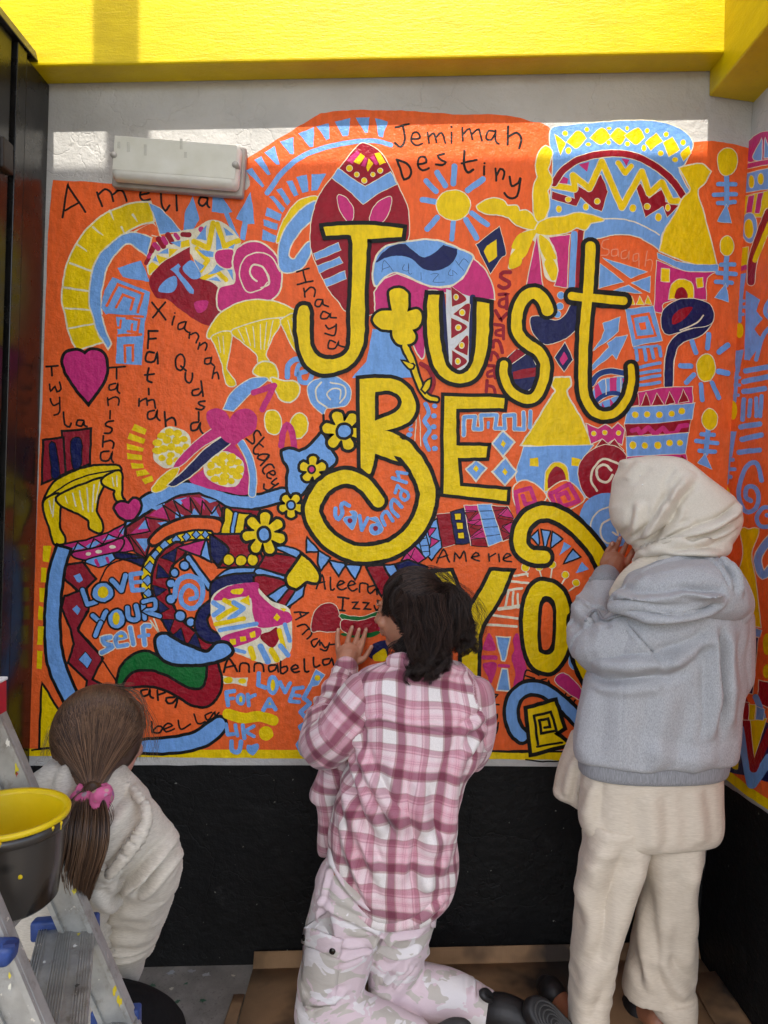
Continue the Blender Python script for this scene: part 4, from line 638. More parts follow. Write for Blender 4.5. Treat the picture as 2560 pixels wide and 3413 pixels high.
MU('painted_hourglass', 'pink and light blue hourglass column right of the letter Y', 0, "@J Pf 120,1178 152,1250 150,1272 85,1272 95,1220;Pl w24 85,1312 155,1315;Pf 85,1348 162,1350 130,1455 110,1420;Bp h7 160,1203 232,1203 202,1330 188,1330;Bp h7 190,1378 215,1380 230,1492 163,1492;Pl w18 172,1358 225,1362;Pf 250,1210 275,1180 302,1280 322,1400 252,1490 262,1400 240,1320 255,1270")
MU('painted_name', 'black lettering Faith sloping down to the hoodie', 0, "@J Ks w9 308,1442 325,1383 392,1412;Ks w9 320,1415 367,1427;Ks w9 433,1430 400,1440 405,1467 435,1467 447,1440 457,1482;Ks w9 478,1488 492,1518;Ks w9 542,1513 520,1562 548,1567;Ks w9 508,1540 572,1530;Ks w9 592,1548 565,1602;Ks w9 575,1582 612,1592")
MU('painted_swoosh', 'pink swoosh with blue drop below the letter O', 0, "@J Pf h4 480,1442 530,1400 620,1482 640,1552 560,1512;Bo h3 582,1330 25,50")
MU('painted_hook', 'light blue hook with black outline by the hoodie', 0, "@I Bs k9 w58 1562,1088 1522,1040 1500,960 1520,872 1590,820 1680,830 1790,912 1900,1020")
MU('painted_spiral', 'yellow square spiral with black lines', 0, "@V Yp k4 1140,1532 1198,1516 1216,1572 1196,1585 1226,1606 1150,1626;Kl w6 1162,1608 1154,1546 1190,1538 1202,1578 1170,1584 1165,1556 1184,1552 1188,1570 1176,1572;Kl w5 1160,1612 1214,1604")
MU('painted_name', 'black downward lettering Zayy', 0, "@I Kl w9 1368,850 1427,855 1375,910 1432,910;Ks w9 1405,948 1380,965 1395,992 1422,965 1420,990;Ks w9 1392,1028 1405,1050 1422,1035;Ks w9 1430,1010 1418,1068 1395,1062;Ks w9 1362,1095 1372,1120 1392,1105;Ks w9 1402,1085 1385,1135 1350,1142")
# ---- the big words
MU('painted_letter', 'large yellow letter J with black outline', 0, "@B Yf k24 !462,755 680,745 !900,765 !895,812 !705,822 700,900 690,1100 690,1300 680,1400 640,1490 560,1550 450,1565 380,1530 335,1450 315,1330 320,1220 350,1190 380,1205 385,1280 390,1400 430,1470 510,1490 580,1460 610,1400 610,1250 620,1050 620,830 !590,800 !475,805")
MU('painted_letter', 'large yellow letter u with black outline', 0, "@B Yf k24 !1040,1132 !1100,1132 1100,1250 1110,1400 1140,1520 1200,1570 1260,1550 1300,1450 !1312,1168 !1380,1180 1375,1350 1355,1480 1310,1580 1230,1620 1140,1600 1080,1540 1050,1440 1035,1300")
MU('painted_flower', 'yellow four-lobed flower with stem standing for an apostrophe', 0, "@E Ys k6 w34:18 905,70 950,170 985,280 1030,365 1088,385;Yf k5 !900,172 930,180 960,196 940,215;Yf k5 !1010,330 1030,290 1052,275 1048,310 !1022,345;@B Yf k7 830,1110 880,1095 925,1120 930,1180 !925,1225 985,1215 1005,1260 985,1310 !955,1325 970,1370 940,1405 880,1405 845,1370 !845,1328 780,1320 735,1275 770,1225 !840,1222 830,1160;@E Yl w28 912,88 948,168")
MU('painted_letter', 'large yellow letter s with black outline', 0, "@C Ys k23 w66:44 440,1220 420,1165 370,1122 310,1150 275,1230 272,1330 320,1398 390,1445 425,1510 415,1610 370,1698 300,1705 230,1655 197,1570 200,1515")
MU('painted_letter', 'large yellow letter t with black outline', 0, "@F Kl w100 575,-21 865,4;Ys k25 w58:36 678,-300 665,-60 645,150 638,320 640,500 680,600 750,640 825,615 885,530 905,440 902,368;@C Yl w46 572,1140 862,1166")
MU('painted_letter', 'large yellow letter B with long curling tail', 0, """@E Yf k22 !662,272 760,265 860,275 930,320 970,400 965,460 930,510 860,542 !800,558 880,585 950,650 900,730 !748,682 722,792 !668,760;Of k22 !768,362 820,358 862,378 872,410 838,440 !768,468;Ys k24 w92:70 900,650 975,740 1030,860 1032,960 985,1080 885,1185 760,1232 620,1230 480,1150 405,1030 405,960 460,870 550,818 635,822 705,868 755,935 768,948;
Yf 790,562 870,585 960,660 1000,740 950,770 900,710 790,670""")
MU('painted_letter', 'large yellow letter E with black outline', 0, "@E Yp k20 1130,365 1462,375 1458,432 1195,435 1197,638 1367,642 1360,705 1202,707 1215,862 1480,887 1475,945 1125,905")
MU('painted_letter', 'large yellow hook shape with black outline', 0, "@F Ys k26 w72:66 425,1422 350,1415 292,1360 300,1255 360,1188 440,1172 540,1212 640,1300 715,1392 760,1490")
MU('painted_letter', 'large yellow letter Y with black outline', 0, "@I Yf k22 !1045,182 !1165,174 1215,290 !1278,372 1330,290 !1390,172 !1495,177 1440,310 1335,480 1315,620 !1310,800 !1225,800 1225,560 1180,430 1100,300")
MU('painted_letter', 'large yellow letter O with black outline', 0, "@J Yf k24 430,892 510,930 555,1020 562,1150 545,1280 480,1380 410,1392 345,1340 310,1220 308,1060 335,950 380,900;Kf 435,972 478,1000 488,1080 480,1250 450,1298 405,1290 385,1240 390,1050 405,990;Of 436,1005 462,1030 470,1100 460,1240 430,1272 408,1250 405,1120 415,1030")
MU('painted_letter', 'part of a large yellow letter U beside the hoodie', 0, "@J Ys k24 w70 600,1100 622,1300 670,1420 740,1500")
MU('painted_lettering', 'light blue curved lettering Savannah inside the letter B', 0, "@:1090:1540:.3151 Bs w44 238,462 180,432 147,470 162,545 120,602 88,565 90,492;Bf h3 240,515 295,520 322,570 285,705 250,708 170,612 205,575 268,568;Ro 243,620 27;Bl w40 345,568 366,722 436,592;Bf h3 448,600 520,578 552,620 597,702 570,752 500,772 445,732 455,662 520,642;Ro 513,702 27;Bs w38 612,672 578,575 632,522 694,622;Bs w40 752,578 680,488 705,398 790,478;Bl w36 722,325 745,248;Bs w34 742,248 790,290 850,322 862,372 820,402 775,362 790,310;Bl w36 738,104 845,122;Bs w38 692,166 760,190 840,216;Bl w34 748,110 766,188")
# ---- side wall
MU('black_base_coat', 'matt black painted lower part of the side wall', 1, "@X Tp 2380,2588 2470,2648 2640,2762 2900,2960 2900,4000 2318,3300")
MU('orange_ground_coat', 'orange mural ground on the side wall', 1, "@X Op 2497,478 2560,445 2700,380 2900,300 2900,2960 2640,2720 2416,2560 2365,2540 2418,1440 2446,1120")
MU('yellow_border', 'yellow stripe along the bottom of the side mural', 1, "@X Yp 2380,2530 2420,2558 2500,2620 2640,2712 2640,2748 2500,2656 2420,2596 2378,2565")
MU('painted_pattern', 'pink and blue patterns at the top of the side wall', 1, """@N Pf h4 1553,800 1600,748 1680,735 1690,880 1550,892;Bp h4 1580,870 1632,765 1632,890 1590,885;Bp h4 1650,760 1690,870 1645,872;Pl h4 w26 1552,918 1690,890;Bp h4 1545,962 1690,925 1690,1040 1540,1062;Yo h3 1575,1005 14,34 1627,990 15,30;Yp h3 1535,1085 1690,1050 1690,1200 1525,1200;Pp h2 1560,1085 1590,1078 1575,1180 1545,1180;Pp h2 1610,1070 1638,1065 1620,1180 1595,1180;Bo h4 1565,1260 42,82;Yo h3 1560,1265 24,52;Yp h3 1505,1370 1558,1368 1552,1470 1500,1480;Pl w26 1500,1490 1545,1475;Rs h4 w66:40 1680,1180 1620,1330 1580,1450 1572,1560;Ys w28 1680,1230 1625,1360 1595,1440""")
MU('painted_key', 'blue key shapes with yellow heads near the corner of the side wall', 1, "@C Bp 1500,1020 1545,1010 1530,1140 1510,1140;Bl w18 1500,1170 1535,1165;Bl w18 1492,1205 1540,1200;Bl w18 1500,1240 1530,1240;Bl w20 1518,1130 1510,1280;Yo 1508,1330 22,42;Bp 1478,1440 1532,1435 1510,1560 1488,1560;Bl w20 1498,1540 1488,1659;@F Bl w18 1465,430 1510,430;Bl w18 1470,470 1510,470;Bl w18 1460,530 1505,525;Bl w20 1495,400 1482,560;Yo 1472,608 24,54;Bp 1430,730 1492,725 1468,870 1440,868;Bl w22 1450,860 1438,1010;Bl w22 1415,880 1475,885;Bl w22 1408,932 1485,935;Bl w22 1410,975 1460,978;Yf 1430,1020 1455,1060 1445,1085 1408,1050")
MU('painted_pattern', 'light blue saw-tooth and bars on the side wall', 1, "@F Bp 1545,-50 1625,0 1602,60 1640,102 1590,162 1642,222 1562,332 1535,332;Bs w24 1690,-20 1650,60 1690,130 1640,200 1600,330;Bl w30 1542,392 1690,366;Bl w30 1530,452 1690,420;Bl w30 1530,507 1650,490;Bl w26 1532,550 1526,662;Bl w24 1570,552 1562,642;Bl w24 1602,542 1602,642;Bl w24 1632,532 1624,642;Bl w30 1515,702 1622,686;Bl w30 1520,772 1632,745;Bl w28 1505,842 1622,830")
MU('painted_spiral', 'light blue spirals on the side wall', 1, "@F Bs w26 1632,1000 1605,905 1555,915 1512,1010 1508,1100 1545,1170 1600,1150 1615,1080 1590,1035 1550,1040 1545,1090 1575,1110;Bs w24 1700,1150 1640,1150 1605,1200 1625,1250 1680,1250 1700,1200 1660,1190;Bs h5 w40 1700,1300 1640,1370 1610,1440 1640,1520 1700,1460")
MU('painted_vase', 'tall yellow vase shape on the side wall', 1, "@J Yf h5 !1510,605 1535,598 1560,606 1590,598 !1618,602 1610,650 1575,740 1600,900 !1628,1145 !1535,1125 1500,900 1530,740;Bp h3 1528,1130 1632,1162 1622,1202 1526,1180;Np h4 1526,1186 1612,1204 1582,1512 1522,1500;Yf h3 1555,1318 1560,1265 1580,1255 1590,1320;Yo 1660,1240 20,60 1660,1390 20,40;Rp h4 1620,1440 1700,1460 1700,1600 1605,1560")
MU('painted_chevron', 'dark red yellow and blue chevrons low on the side wall', 1, "@L Np 1500,-40 1700,0 1700,330 1560,290 1440,265;Yf 1470,240 1498,200 1500,250;Bl w60 1520,40 1580,330 1680,190;Rl w44 1548,-40 1588,250 1680,40;Yp h3 1565,-60 1592,185 1660,-30;Bl w34 1600,-150 1640,-40;Rl w30 1540,-130 1560,-40;Op 1610,355 1700,330 1700,440;@J Rp h3 1535,1560 1565,1565 1562,1659 1530,1659;Yp h3 1565,1570 1600,1575 1592,1659 1562,1659;Bp h3 1605,1585 1650,1600 1640,1659 1600,1659")
# ================================================================ people: tools
def region(x0, y0, sc): return lambda x, y, d: W(x0 + sc*x, y0 + sc*y, d)
RJ = region(1560, 1400, ZS); RL = region(1560, 2413, ZS); RI = region(800, 1800, ZS); RM = region(800, 2413, ZS); RQ = region(0, 2200, 700/1277)
def sub_rows(rows, k=3):
    P = [np.array(r, float) for r in rows]; return catmull_n(P, k)
def catmull_n(P, k):
    out = []; L = len(P)
    for i in range(L-1):
        p0 = P[max(i-1, 0)]; p1, p2 = P[i], P[i+1]; p3 = P[min(i+2, L-1)]
        for j in range(k):
            u = j/k; out.append(.5*((2*p1)+(-p0+p2)*u+(2*p0-5*p1+4*p2-p3)*u*u+(-p0+3*p1-3*p2+p3)*u**3))
    out.append(P[-1]); return out
def rowloft(mb, reg, rows, n=28, pw=2.3, shrink=0.0, k=3, tilt=0.0):
    "stack of rounded horizontal rings; row = (y, xl, xr, depth, thickness)"
    base = len(mb.v); rr = sub_rows(rows, k)
    for y, xl, xr, d, th in rr:
        a, b_ = reg(xl, y, d-tilt), reg(xr, y, d+tilt); c = (a+b_)/2; rx = max(.004, (b_-a).length/2 - shrink); ry = max(.004, th/2 - shrink); X = (b_-a).normalized()
        for j in range(n):
            t_ = 2*math.pi*j/n; cx, sy = math.cos(t_), math.sin(t_)
            ex = math.copysign(abs(cx)**(2/pw), cx); ey = math.copysign(abs(sy)**(2/pw), sy)
            mb.v.append(c + X*rx*ex + Vector((0, 1, 0))*ry*ey)
    m_ = len(rr)
    for i in range(m_-1):
        for j in range(n):
            p = base+i*n+j; q = base+i*n+(j+1) % n; mb.f.append((p, q, q+n, p+n))
    mb.f.append(tuple(base+j for j in range(n))[::-1]); mb.f.append(tuple(base+(m_-1)*n+j for j in range(n)))
def limb(mb, pts, rad, seg=16, k=4):
    P = catmull_n([np.array(list(p)+[r]) for p, r in zip(pts, rad)], k)
    pts = [Vector(p[:3]) for p in P]; rr = [p[3] for p in P]
    d0 = (pts[0]-pts[1]).normalized(); d1 = (pts[-1]-pts[-2]).normalized()
    f = (.35, .72, .94); r0, r1 = rr[0], rr[-1]
    pts = [pts[0]+d0*r0*.95, pts[0]+d0*r0*.7, pts[0]+d0*r0*.35] + pts + [pts[-1]+d1*r1*.35, pts[-1]+d1*r1*.7, pts[-1]+d1*r1*.95]
    rr = [r0*f[0], r0*f[1], r0*f[2]] + rr + [r1*f[2], r1*f[1], r1*f[0]]
    mb.tube(pts, rr, seg)
def ball(mb, c, r, axes=None, n=14):
    "ellipsoid: r = (rx,ry,rz) along axes"
    r = r if hasattr(r, '__len__') else (r, r, r); A_ = axes or (Vector((1,0,0)), Vector((0,1,0)), Vector((0,0,1)))
    base = len(mb.v); m_ = n
    for i in range(1, m_):
        th = math.pi*i/m_
        for j in range(2*n):
            ph = math.pi*j/n
            mb.v.append(Vector(c) + A_[0]*r[0]*math.sin(th)*math.cos(ph) + A_[1]*r[1]*math.sin(th)*math.sin(ph) + A_[2]*r[2]*math.cos(th))
    w_ = 2*n
    for i in range(m_-2):
        for j in range(w_):
            p = base+i*w_+j; q = base+i*w_+(j+1) % w_; mb.f.append((p, p+w_, q+w_, q))
    mb.f.append(tuple(base+j for j in range(w_))); mb.f.append(tuple(base+(m_-2)*w_+j for j in range(w_))[::-1])
def voxel(name, mb, size, smooth, mat, parent=None):
    "weld overlapping solids into one continuous skin"
    o = mesh_obj(name, mb.v, mb.f, mat)
    bm = bmesh.new(); bm.from_mesh(o.data); bmesh.ops.recalc_face_normals(bm, faces=bm.faces); bm.to_mesh(o.data); bm.free()
    r = o.modifiers.new('r', 'REMESH'); r.mode = 'VOXEL'; r.voxel_size = size
    if smooth:
        s = o.modifiers.new('s', 'SMOOTH'); s.factor = .5; s.iterations = smooth
    dg = bpy.context.evaluated_depsgraph_get(); me = bpy.data.meshes.new_from_object(o.evaluated_get(dg))
    o.modifiers.clear(); old = o.data; o.data = me; bpy.data.meshes.remove(old); me.name = name
    if not me.materials: me.materials.append(mat)
    me.polygons.foreach_set('use_smooth', [True]*len(me.polygons)); o.parent = parent
    return o
def vco(o):
    a = np.empty(len(o.data.vertices)*3, np.float32); o.data.vertices.foreach_get('co', a); return a.reshape(-1, 3).astype(np.float64)
def vno(o):
    a = np.empty(len(o.data.vertices)*3, np.float32); o.data.vertices.foreach_get('normal', a); return a.reshape(-1, 3).astype(np.float64)
def setco(o, c): o.data.vertices.foreach_set('co', c.astype(np.float32).ravel()); o.data.update()
_PT = np.random.default_rng(5).random((64, 64, 64))*2-1
def vnoise(p):
    i = np.floor(p).astype(int); f = p-i; f = f*f*(3-2*f); r = 0
    for dx in (0, 1):
        for dy in (0, 1):
            for dz in (0, 1):
                w_ = (f[:, 0] if dx else 1-f[:, 0])*(f[:, 1] if dy else 1-f[:, 1])*(f[:, 2] if dz else 1-f[:, 2])
                r = r+w_*_PT[(i[:, 0]+dx) & 63, (i[:, 1]+dy) & 63, (i[:, 2]+dz) & 63]
    return r
def creases(o, lines, noise_amp=.003, noise_scale=(14, 14, 14), wander=.010):
    "push the cloth out along fold lines (path, radius, amplitude) on its side towards the yard, plus soft unevenness"
    c = vco(o); n = vno(o); d = np.zeros(len(c)); msk = np.clip((.45-n[:, 1])/.6, 0, 1)
    cw = (c + wander*np.stack([vnoise(c*9+k) for k in (3.1, 17.7, 29.3)], 1))[:, [0, 2]]
    for path, r, amp in lines:
        pp = [np.array([q[0], q[2]]) for q in path]
        if len(pp) > 2: pp = catmull_n(pp, 4)
        best = np.full(len(c), 9.9); bt = np.zeros(len(c)); m_ = len(pp)-1
        for k in range(m_):
            a, b_ = pp[k], pp[k+1]; ab = b_-a; L2 = ab@ab + 1e-12
            t_ = np.clip(((cw-a)@ab)/L2, 0, 1); dist = np.linalg.norm(cw-(a+t_[:, None]*ab), axis=1)
            u = dist < best; best = np.where(u, dist, best); bt = np.where(u, (k+t_)/m_, bt)
        tap = np.clip(np.minimum(bt, 1-bt)*5+.2, 0, 1)
        r = r*.85; d += 1.6*amp*tap*msk*(np.exp(-(best/r)**2) - .6*np.exp(-((best-1.8*r)/(.8*r))**2))
    sc = np.array(noise_scale); d += noise_amp*(vnoise(c*sc) + .5*vnoise(c*sc*2.1+7))
    setco(o, c + n*d[:, None])
def ridges(o, scale, amp, seed=0, sharp=1.0, mask=None):
    "net of long soft wrinkles"
    c = vco(o); n = vno(o); w_ = vnoise(c*np.array(scale)+seed+.35*np.stack([vnoise(c*7+k+seed) for k in (1, 2, 3)], 1)); d = 1.5*amp*((1-np.abs(w_)*2.2)*sharp)
    if mask is not None: d = d*mask(c)
    setco(o, c+n*d[:, None])
def arm_wrinkles(o, pts, rad, amp, freq, prof=((0, 1), (1, 1)), seed=0):
    "cross wrinkles round a sleeve; prof = weight along the arm"
    c = vco(o); n = vno(o); _, tt, an = along(c, pts, rad); L = sum((Vector(pts[k+1])-Vector(pts[k])).length for k in range(len(pts)-1)); u = tt/L
    w_ = vnoise(np.stack([tt*freq+.5*np.sin(an*1.0+seed), np.cos(an)*.75+seed, np.sin(an)*.75+seed*1.7], 1)); k = np.interp(u, [p[0] for p in prof], [p[1] for p in prof])
    d = amp*k*(1-2.4*np.abs(w_)); setco(o, c+n*d[:, None])
def along(c, pts, rad):
    best = np.full(len(c), 9.); tt = np.zeros(len(c)); ang = np.zeros(len(c)); acc = 0; pts = [np.array(p) for p in pts]
    for k in range(len(pts)-1):
        a, b_ = pts[k], pts[k+1]; ab = b_-a; L = np.linalg.norm(ab); u = np.clip(((c-a)@ab)/L**2, 0, 1); q = c-(a+u[:, None]*ab); r = rad[k]*(1-u)+rad[k+1]*u
        dist = np.linalg.norm(q, axis=1)/r; z_ = ab/L; x_ = np.cross(z_, [0, 1, .2]); x_ /= np.linalg.norm(x_); y_ = np.cross(z_, x_)
        m_ = dist < best; best = np.where(m_, dist, best); tt = np.where(m_, acc+u*L, tt); ang = np.where(m_, np.arctan2(q@x_, -(q@y_)), ang); acc += L
    return best, tt, ang
def attr(o, name, arr):
    a = o.data.attributes.new(name, 'FLOAT', 'POINT'); a.data.foreach_set('value', np.asarray(arr, np.float32))
def strands(name, paths, rad, mat, parent, taper=.25):
    "paths (N,K,3): each a thin three-sided lock of hair, all joined"
    P = np.asarray(paths, float); n, K, _ = P.shape; T = np.gradient(P, axis=1); T /= np.linalg.norm(T, axis=2, keepdims=True)+1e-9
    ref = np.array([.31, .9, .29]); S_ = np.cross(T, ref); S_ /= np.linalg.norm(S_, axis=2, keepdims=True)+1e-9; U = np.cross(S_, T)
    prof = np.minimum(1, np.linspace(1, taper, K)*1.25)[None, :, None]; R = (np.asarray(rad)[:, None, None] if hasattr(rad, '__len__') else rad)*prof
    vs = np.stack([P+R*(math.cos(a)*S_+math.sin(a)*U) for a in (0, 2.094, 4.189)], 2).reshape(-1, 3)
    idx = np.arange(n*K*3).reshape(n, K, 3); fs = []
    for a in range(3):
        b_ = (a+1) % 3
        fs.append(np.stack([idx[:, :-1, a], idx[:, :-1, b_], idx[:, 1:, b_], idx[:, 1:, a]], -1).reshape(-1, 4))
    fs = np.concatenate(fs)
    me = bpy.data.meshes.new(name); me.vertices.add(len(vs)); me.vertices.foreach_set('co', vs.astype(np.float32).ravel())
    me.loops.add(len(fs)*4); me.loops.foreach_set('vertex_index', fs.astype(np.int32).ravel()); me.polygons.add(len(fs))
    me.polygons.foreach_set('loop_start', np.arange(0, len(fs)*4, 4, dtype=np.int32)); me.update(calc_edges=True)
    me.polygons.foreach_set('use_smooth', [True]*len(fs)); me.materials.append(mat)
    o = bpy.data.objects.new(name, me); COL.objects.link(o); o.parent = parent; o['kind'] = 'stuff'
    attr(o, 'rnd', np.repeat(RNG.random(n), K*3)); return o
def slerp_paths(c, rad, s, t_, K=11, lift=0.0, jit=.012):
    "combed hair: arcs over an ellipsoid from directions s (N,3) to t_ (N,3)"
    s = s/np.linalg.norm(s, axis=1, keepdims=True); t_ = t_/np.linalg.norm(t_, axis=1, keepdims=True)
    om = np.arccos(np.clip((s*t_).sum(1), -.999, .999))[:, None]; out = []
    n = len(s); j1 = RNG.normal(0, jit, (n, 3)); ph = RNG.random(n)*6.28
    for u in np.linspace(0, 1, K):
        d = (np.sin((1-u)*om)*s + np.sin(u*om)*t_)/np.sin(om); d = d + j1*math.sin(u*math.pi) + .006*np.sin(ph+u*9)[:, None]*j1/jit*.3
        d /= np.linalg.norm(d, axis=1, keepdims=True)
        out.append(np.array(c)+d*np.array(rad)*(1+lift+.02*RNG.random((n, 1))*1.0))
    return np.stack(out, 1)
def to_tie(P, tie, ctr, r=.014, start=.45):
    K = P.shape[1]; tie = np.asarray(tie); ax = tie-np.asarray(ctr); ax /= np.linalg.norm(ax)
    side = P[:, K//2]-tie; side -= (side@ax)[:, None]*ax; side /= np.linalg.norm(side, axis=1, keepdims=True)+1e-9
    end = tie+side*r*np.sqrt(RNG.random((len(P), 1)))
    for k in range(K):
        u = k/(K-1); f = np.clip((u-start)/(1-start), 0, 1); f = f*f*(3-2*f); P[:, k] = P[:, k]*(1-f)+end*f
    return P
def guide_paths(guide, radii, n, wave=.004, freq=2.0, K=16, curl=0, flat=1.0):
    "loose hair following a guide line inside a tube of varying radius"
    G = np.array(catmull_n([np.array(list(p)+[r]) for p, r in zip(guide, radii)], 8)); idx = np.linspace(0, len(G)-1, K); lo = np.floor(idx).astype(int); hi = np.minimum(lo+1, len(G)-1)
    G = G[lo]*(1-(idx-lo))[:, None]+G[hi]*(idx-lo)[:, None]
    T = np.gradient(G[:, :3], axis=0); T /= np.linalg.norm(T, axis=1, keepdims=True)+1e-9
    S_ = np.cross(T, [0, 1, 0.05]); S_ /= np.linalg.norm(S_, axis=1, keepdims=True); U = np.cross(S_, T)
    r = np.sqrt(RNG.random(n)); a = RNG.random(n)*6.283; ph = RNG.random((n, 2))*1.6+a[:, None]; out = np.zeros((n, K, 3)); u = np.linspace(0, 1, K)
    ln = .75+.25*RNG.random(n)
    for k in range(K):
        w_ = wave*(.3+u[k]); q = np.sin(ph*1.0+u[k]*freq*6.283)*w_ + curl*u[k]**2*np.stack([np.cos(a+u[k]*9), np.sin(a+u[k]*9)], 1)
        off_s = r*np.cos(a)*G[k, 3]+q[:, 0]; off_u = r*np.sin(a)*G[k, 3]*flat+q[:, 1]
        out[:, k] = G[k, :3]+off_s[:, None]*S_[k]+off_u[:, None]*U[k]
    # uneven ends
    for k in range(K-1, 0, -1):
        f = np.clip((u[k]-ln)/.25, 0, 1)[:, None]; out[:, k] = out[:, k]*(1-.6*f)+out[:, k-1]*.6*f
    return out
def clumps(specs, n_str, K=22, r0=.007, r1=.0035):
    "wavy locks: spec = (start, mid, end, wave amplitude, waves, curl radius)"
    out = []
    for st, md, en, wa, nw, cr in specs:
        G = np.array(catmull_n([np.array(st), np.array(md), np.array(en)], 12)); idx = np.linspace(0, len(G)-1, K); G = np.stack([np.interp(idx, np.arange(len(G)), G[:, k]) for k in range(3)], 1)
        T = np.gradient(G, axis=0); T /= np.linalg.norm(T, axis=1, keepdims=True)+1e-9; S_ = np.cross(T, [.1, 1, 0]); S_ /= np.linalg.norm(S_, axis=1, keepdims=True)+1e-9; U = np.cross(S_, T)
        u = np.linspace(0, 1, K); p0 = RNG.random()*6.28; sg = 1 if RNG.random() > .5 else -1
        w_ = wa*u**.7; cu = cr*np.clip((u-.62)/.38, 0, 1)
        G = G+S_*(w_*np.sin(p0+u*nw*6.283)+cu*np.sin(sg*u*15+p0))[:, None]+U*(.6*w_*np.cos(p0+u*nw*6.283)+cu*np.cos(sg*u*15+p0))[:, None]
        n = n_str; a = RNG.random(n)*6.283; r = np.sqrt(RNG.random(n)); rr = r0*(1-u)+r1*u; j = RNG.normal(0, .0007, (n, K, 3)).cumsum(1)*.5
        tw = a[:, None]+u[None]*2.5
        out.append(G[None]+(r[:, None]*rr[None]*np.cos(tw))[:, :, None]*S_[None]+(r[:, None]*rr[None]*np.sin(tw))[:, :, None]*U[None]+j)
    return np.concatenate(out)
def patch_on(target, px_poly, reg0, off, name, mat, parent, thick=.0, nx=10, ny=10):
    "small cloth panel laid on a garment: photo quad TL,TR,BR,BL projected onto it and raised"
    from mathutils.bvhtree import BVHTree
    bvh = BVHTree.FromPolygons([v.co for v in target.data.vertices], [p.vertices for p in target.data.polygons])
    x0, y0, sc = reg0; q = [np.array((x0+sc*a, y0+sc*b_)) for a, b_ in px_poly]; vs = []; last = None
    for layer in (off, off-max(thick, .004)):
        for i in range(nx+1):
            for j in range(ny+1):
                u, v = i/nx, j/ny; p = (q[0]*(1-u)+q[1]*u)*(1-v)+(q[3]*(1-u)+q[2]*u)*v
                d = ray(p[0], p[1]).normalized(); h = bvh.ray_cast(CPOS, d)
                if h[0] is None or (h[0]-CPOS).length > 2.35: h = bvh.find_nearest(last if last is not None else CPOS+d*2.0)
                last = h[0]
                edge = 0.6 if min(i, j, nx-i, ny-j) == 0 else 1.0
                vs.append(h[0]+h[1]*layer*(edge if layer == off else 1))
    fs = []; m_ = (nx+1)*(ny+1); idx = lambda l, i, j: l*m_+i*(ny+1)+j
    for i in range(nx):
        for j in range(ny):
            fs.append((idx(0,i,j), idx(0,i,j+1), idx(0,i+1,j+1), idx(0,i+1,j))); fs.append((idx(1,i,j), idx(1,i+1,j), idx(1,i+1,j+1), idx(1,i,j+1)))
    for i in range(nx):
        fs += [(idx(0,i,0), idx(0,i+1,0), idx(1,i+1,0), idx(1,i,0)), (idx(0,i+1,ny), idx(0,i,ny), idx(1,i,ny), idx(1,i+1,ny))]
    for j in range(ny):
        fs += [(idx(0,0,j+1), idx(0,0,j), idx(1,0,j), idx(1,0,j+1)), (idx(0,nx,j), idx(0,nx,j+1), idx(1,nx,j+1), idx(1,nx,j))]
    return mesh_obj(name, vs, fs, mat, parent, True)
def hit(target, px, py):
    from mathutils.bvhtree import BVHTree
    bvh = BVHTree.FromPolygons([v.co for v in target.data.vertices], [p.vertices for p in target.data.polygons])
    d = ray(px, py).normalized(); h = bvh.ray_cast(CPOS, d); return (h[0], h[1]) if h[0] is not None else (CPOS+d*1.9, -d)
# ---- materials for cloth, skin and hair
def cloth(name, c1, c2, scale=(160, 160, 160), weave=900, rough=.85, bstr=.25, macro=.5, sheen=.12):
    m, t, b = newmat(name); co = coords(t, scale)
    f = nz(t, co, 1, 3, .6); big = nz(t, coords(t), 11, 3)
    f = math_(t, 'ADD', math_(t, 'MULTIPLY', f, 1-macro*.4), math_(t, 'MULTIPLY', big, macro*.4))
    t.links.new(ramp(t, f, [(.34, srgb(*c1)), (.66, srgb(*c2))]), b.inputs['Base Color']); b.inputs['Roughness'].default_value = rough
    b.inputs['Sheen Weight'].default_value = sheen; b.inputs['Sheen Roughness'].default_value = .5; b.inputs['Specular IOR Level'].default_value = .2
    h = math_(t, 'ADD', math_(t, 'MULTIPLY', nz(t, coords(t), weave, 1), .10), math_(t, 'MULTIPLY', nz(t, coords(t), 42, 3, .6), .55))
    bump(t, b, h, bstr, .006); return m
def skin_mat(name, rgb):
    m, t, b = newmat(name); co = coords(t); c = srgb(*rgb)
    t.links.new(ramp(t, nz(t, co, 26, 4), [(.3, tuple(x*.86 for x in c[:3])), (.7, tuple(min(1, x*1.1) for x in c[:3]))]), b.inputs['Base Color'])
    b.inputs['Roughness'].default_value = .48; b.inputs['Subsurface Weight'].default_value = .12; b.inputs['Subsurface Radius'].default_value = (.012, .005, .003); b.inputs['Subsurface Scale'].default_value = .5
    bump(t, b, nz(t, co, 420, 2), .15, .0015); return m
def hair_mat(name, lo, hi, rough=.38, spec=.4):
    m, t, b = newmat(name); at_ = N(t, 'Attribute', attribute_name='rnd')
    f = math_(t, 'ADD', math_(t, 'MULTIPLY', at_.outputs['Fac'], .8), math_(t, 'MULTIPLY', nz(t, coords(t), 30, 2), .2))
    t.links.new(ramp(t, f, [(.1, srgb(*lo)), (.9, srgb(*hi))]), b.inputs['Base Color']); b.inputs['Roughness'].default_value = rough
    b.inputs['Specular IOR Level'].default_value = spec; return m
SK_A = skin_mat('skin_brown', (158, 104, 76)); SK_B = skin_mat('skin_tan', (186, 130, 102)); SK_C = skin_mat('skin_fair', (206, 150, 132))
M_NAIL = simple('finger_nail', srgb(206, 160, 140), .3, .05)
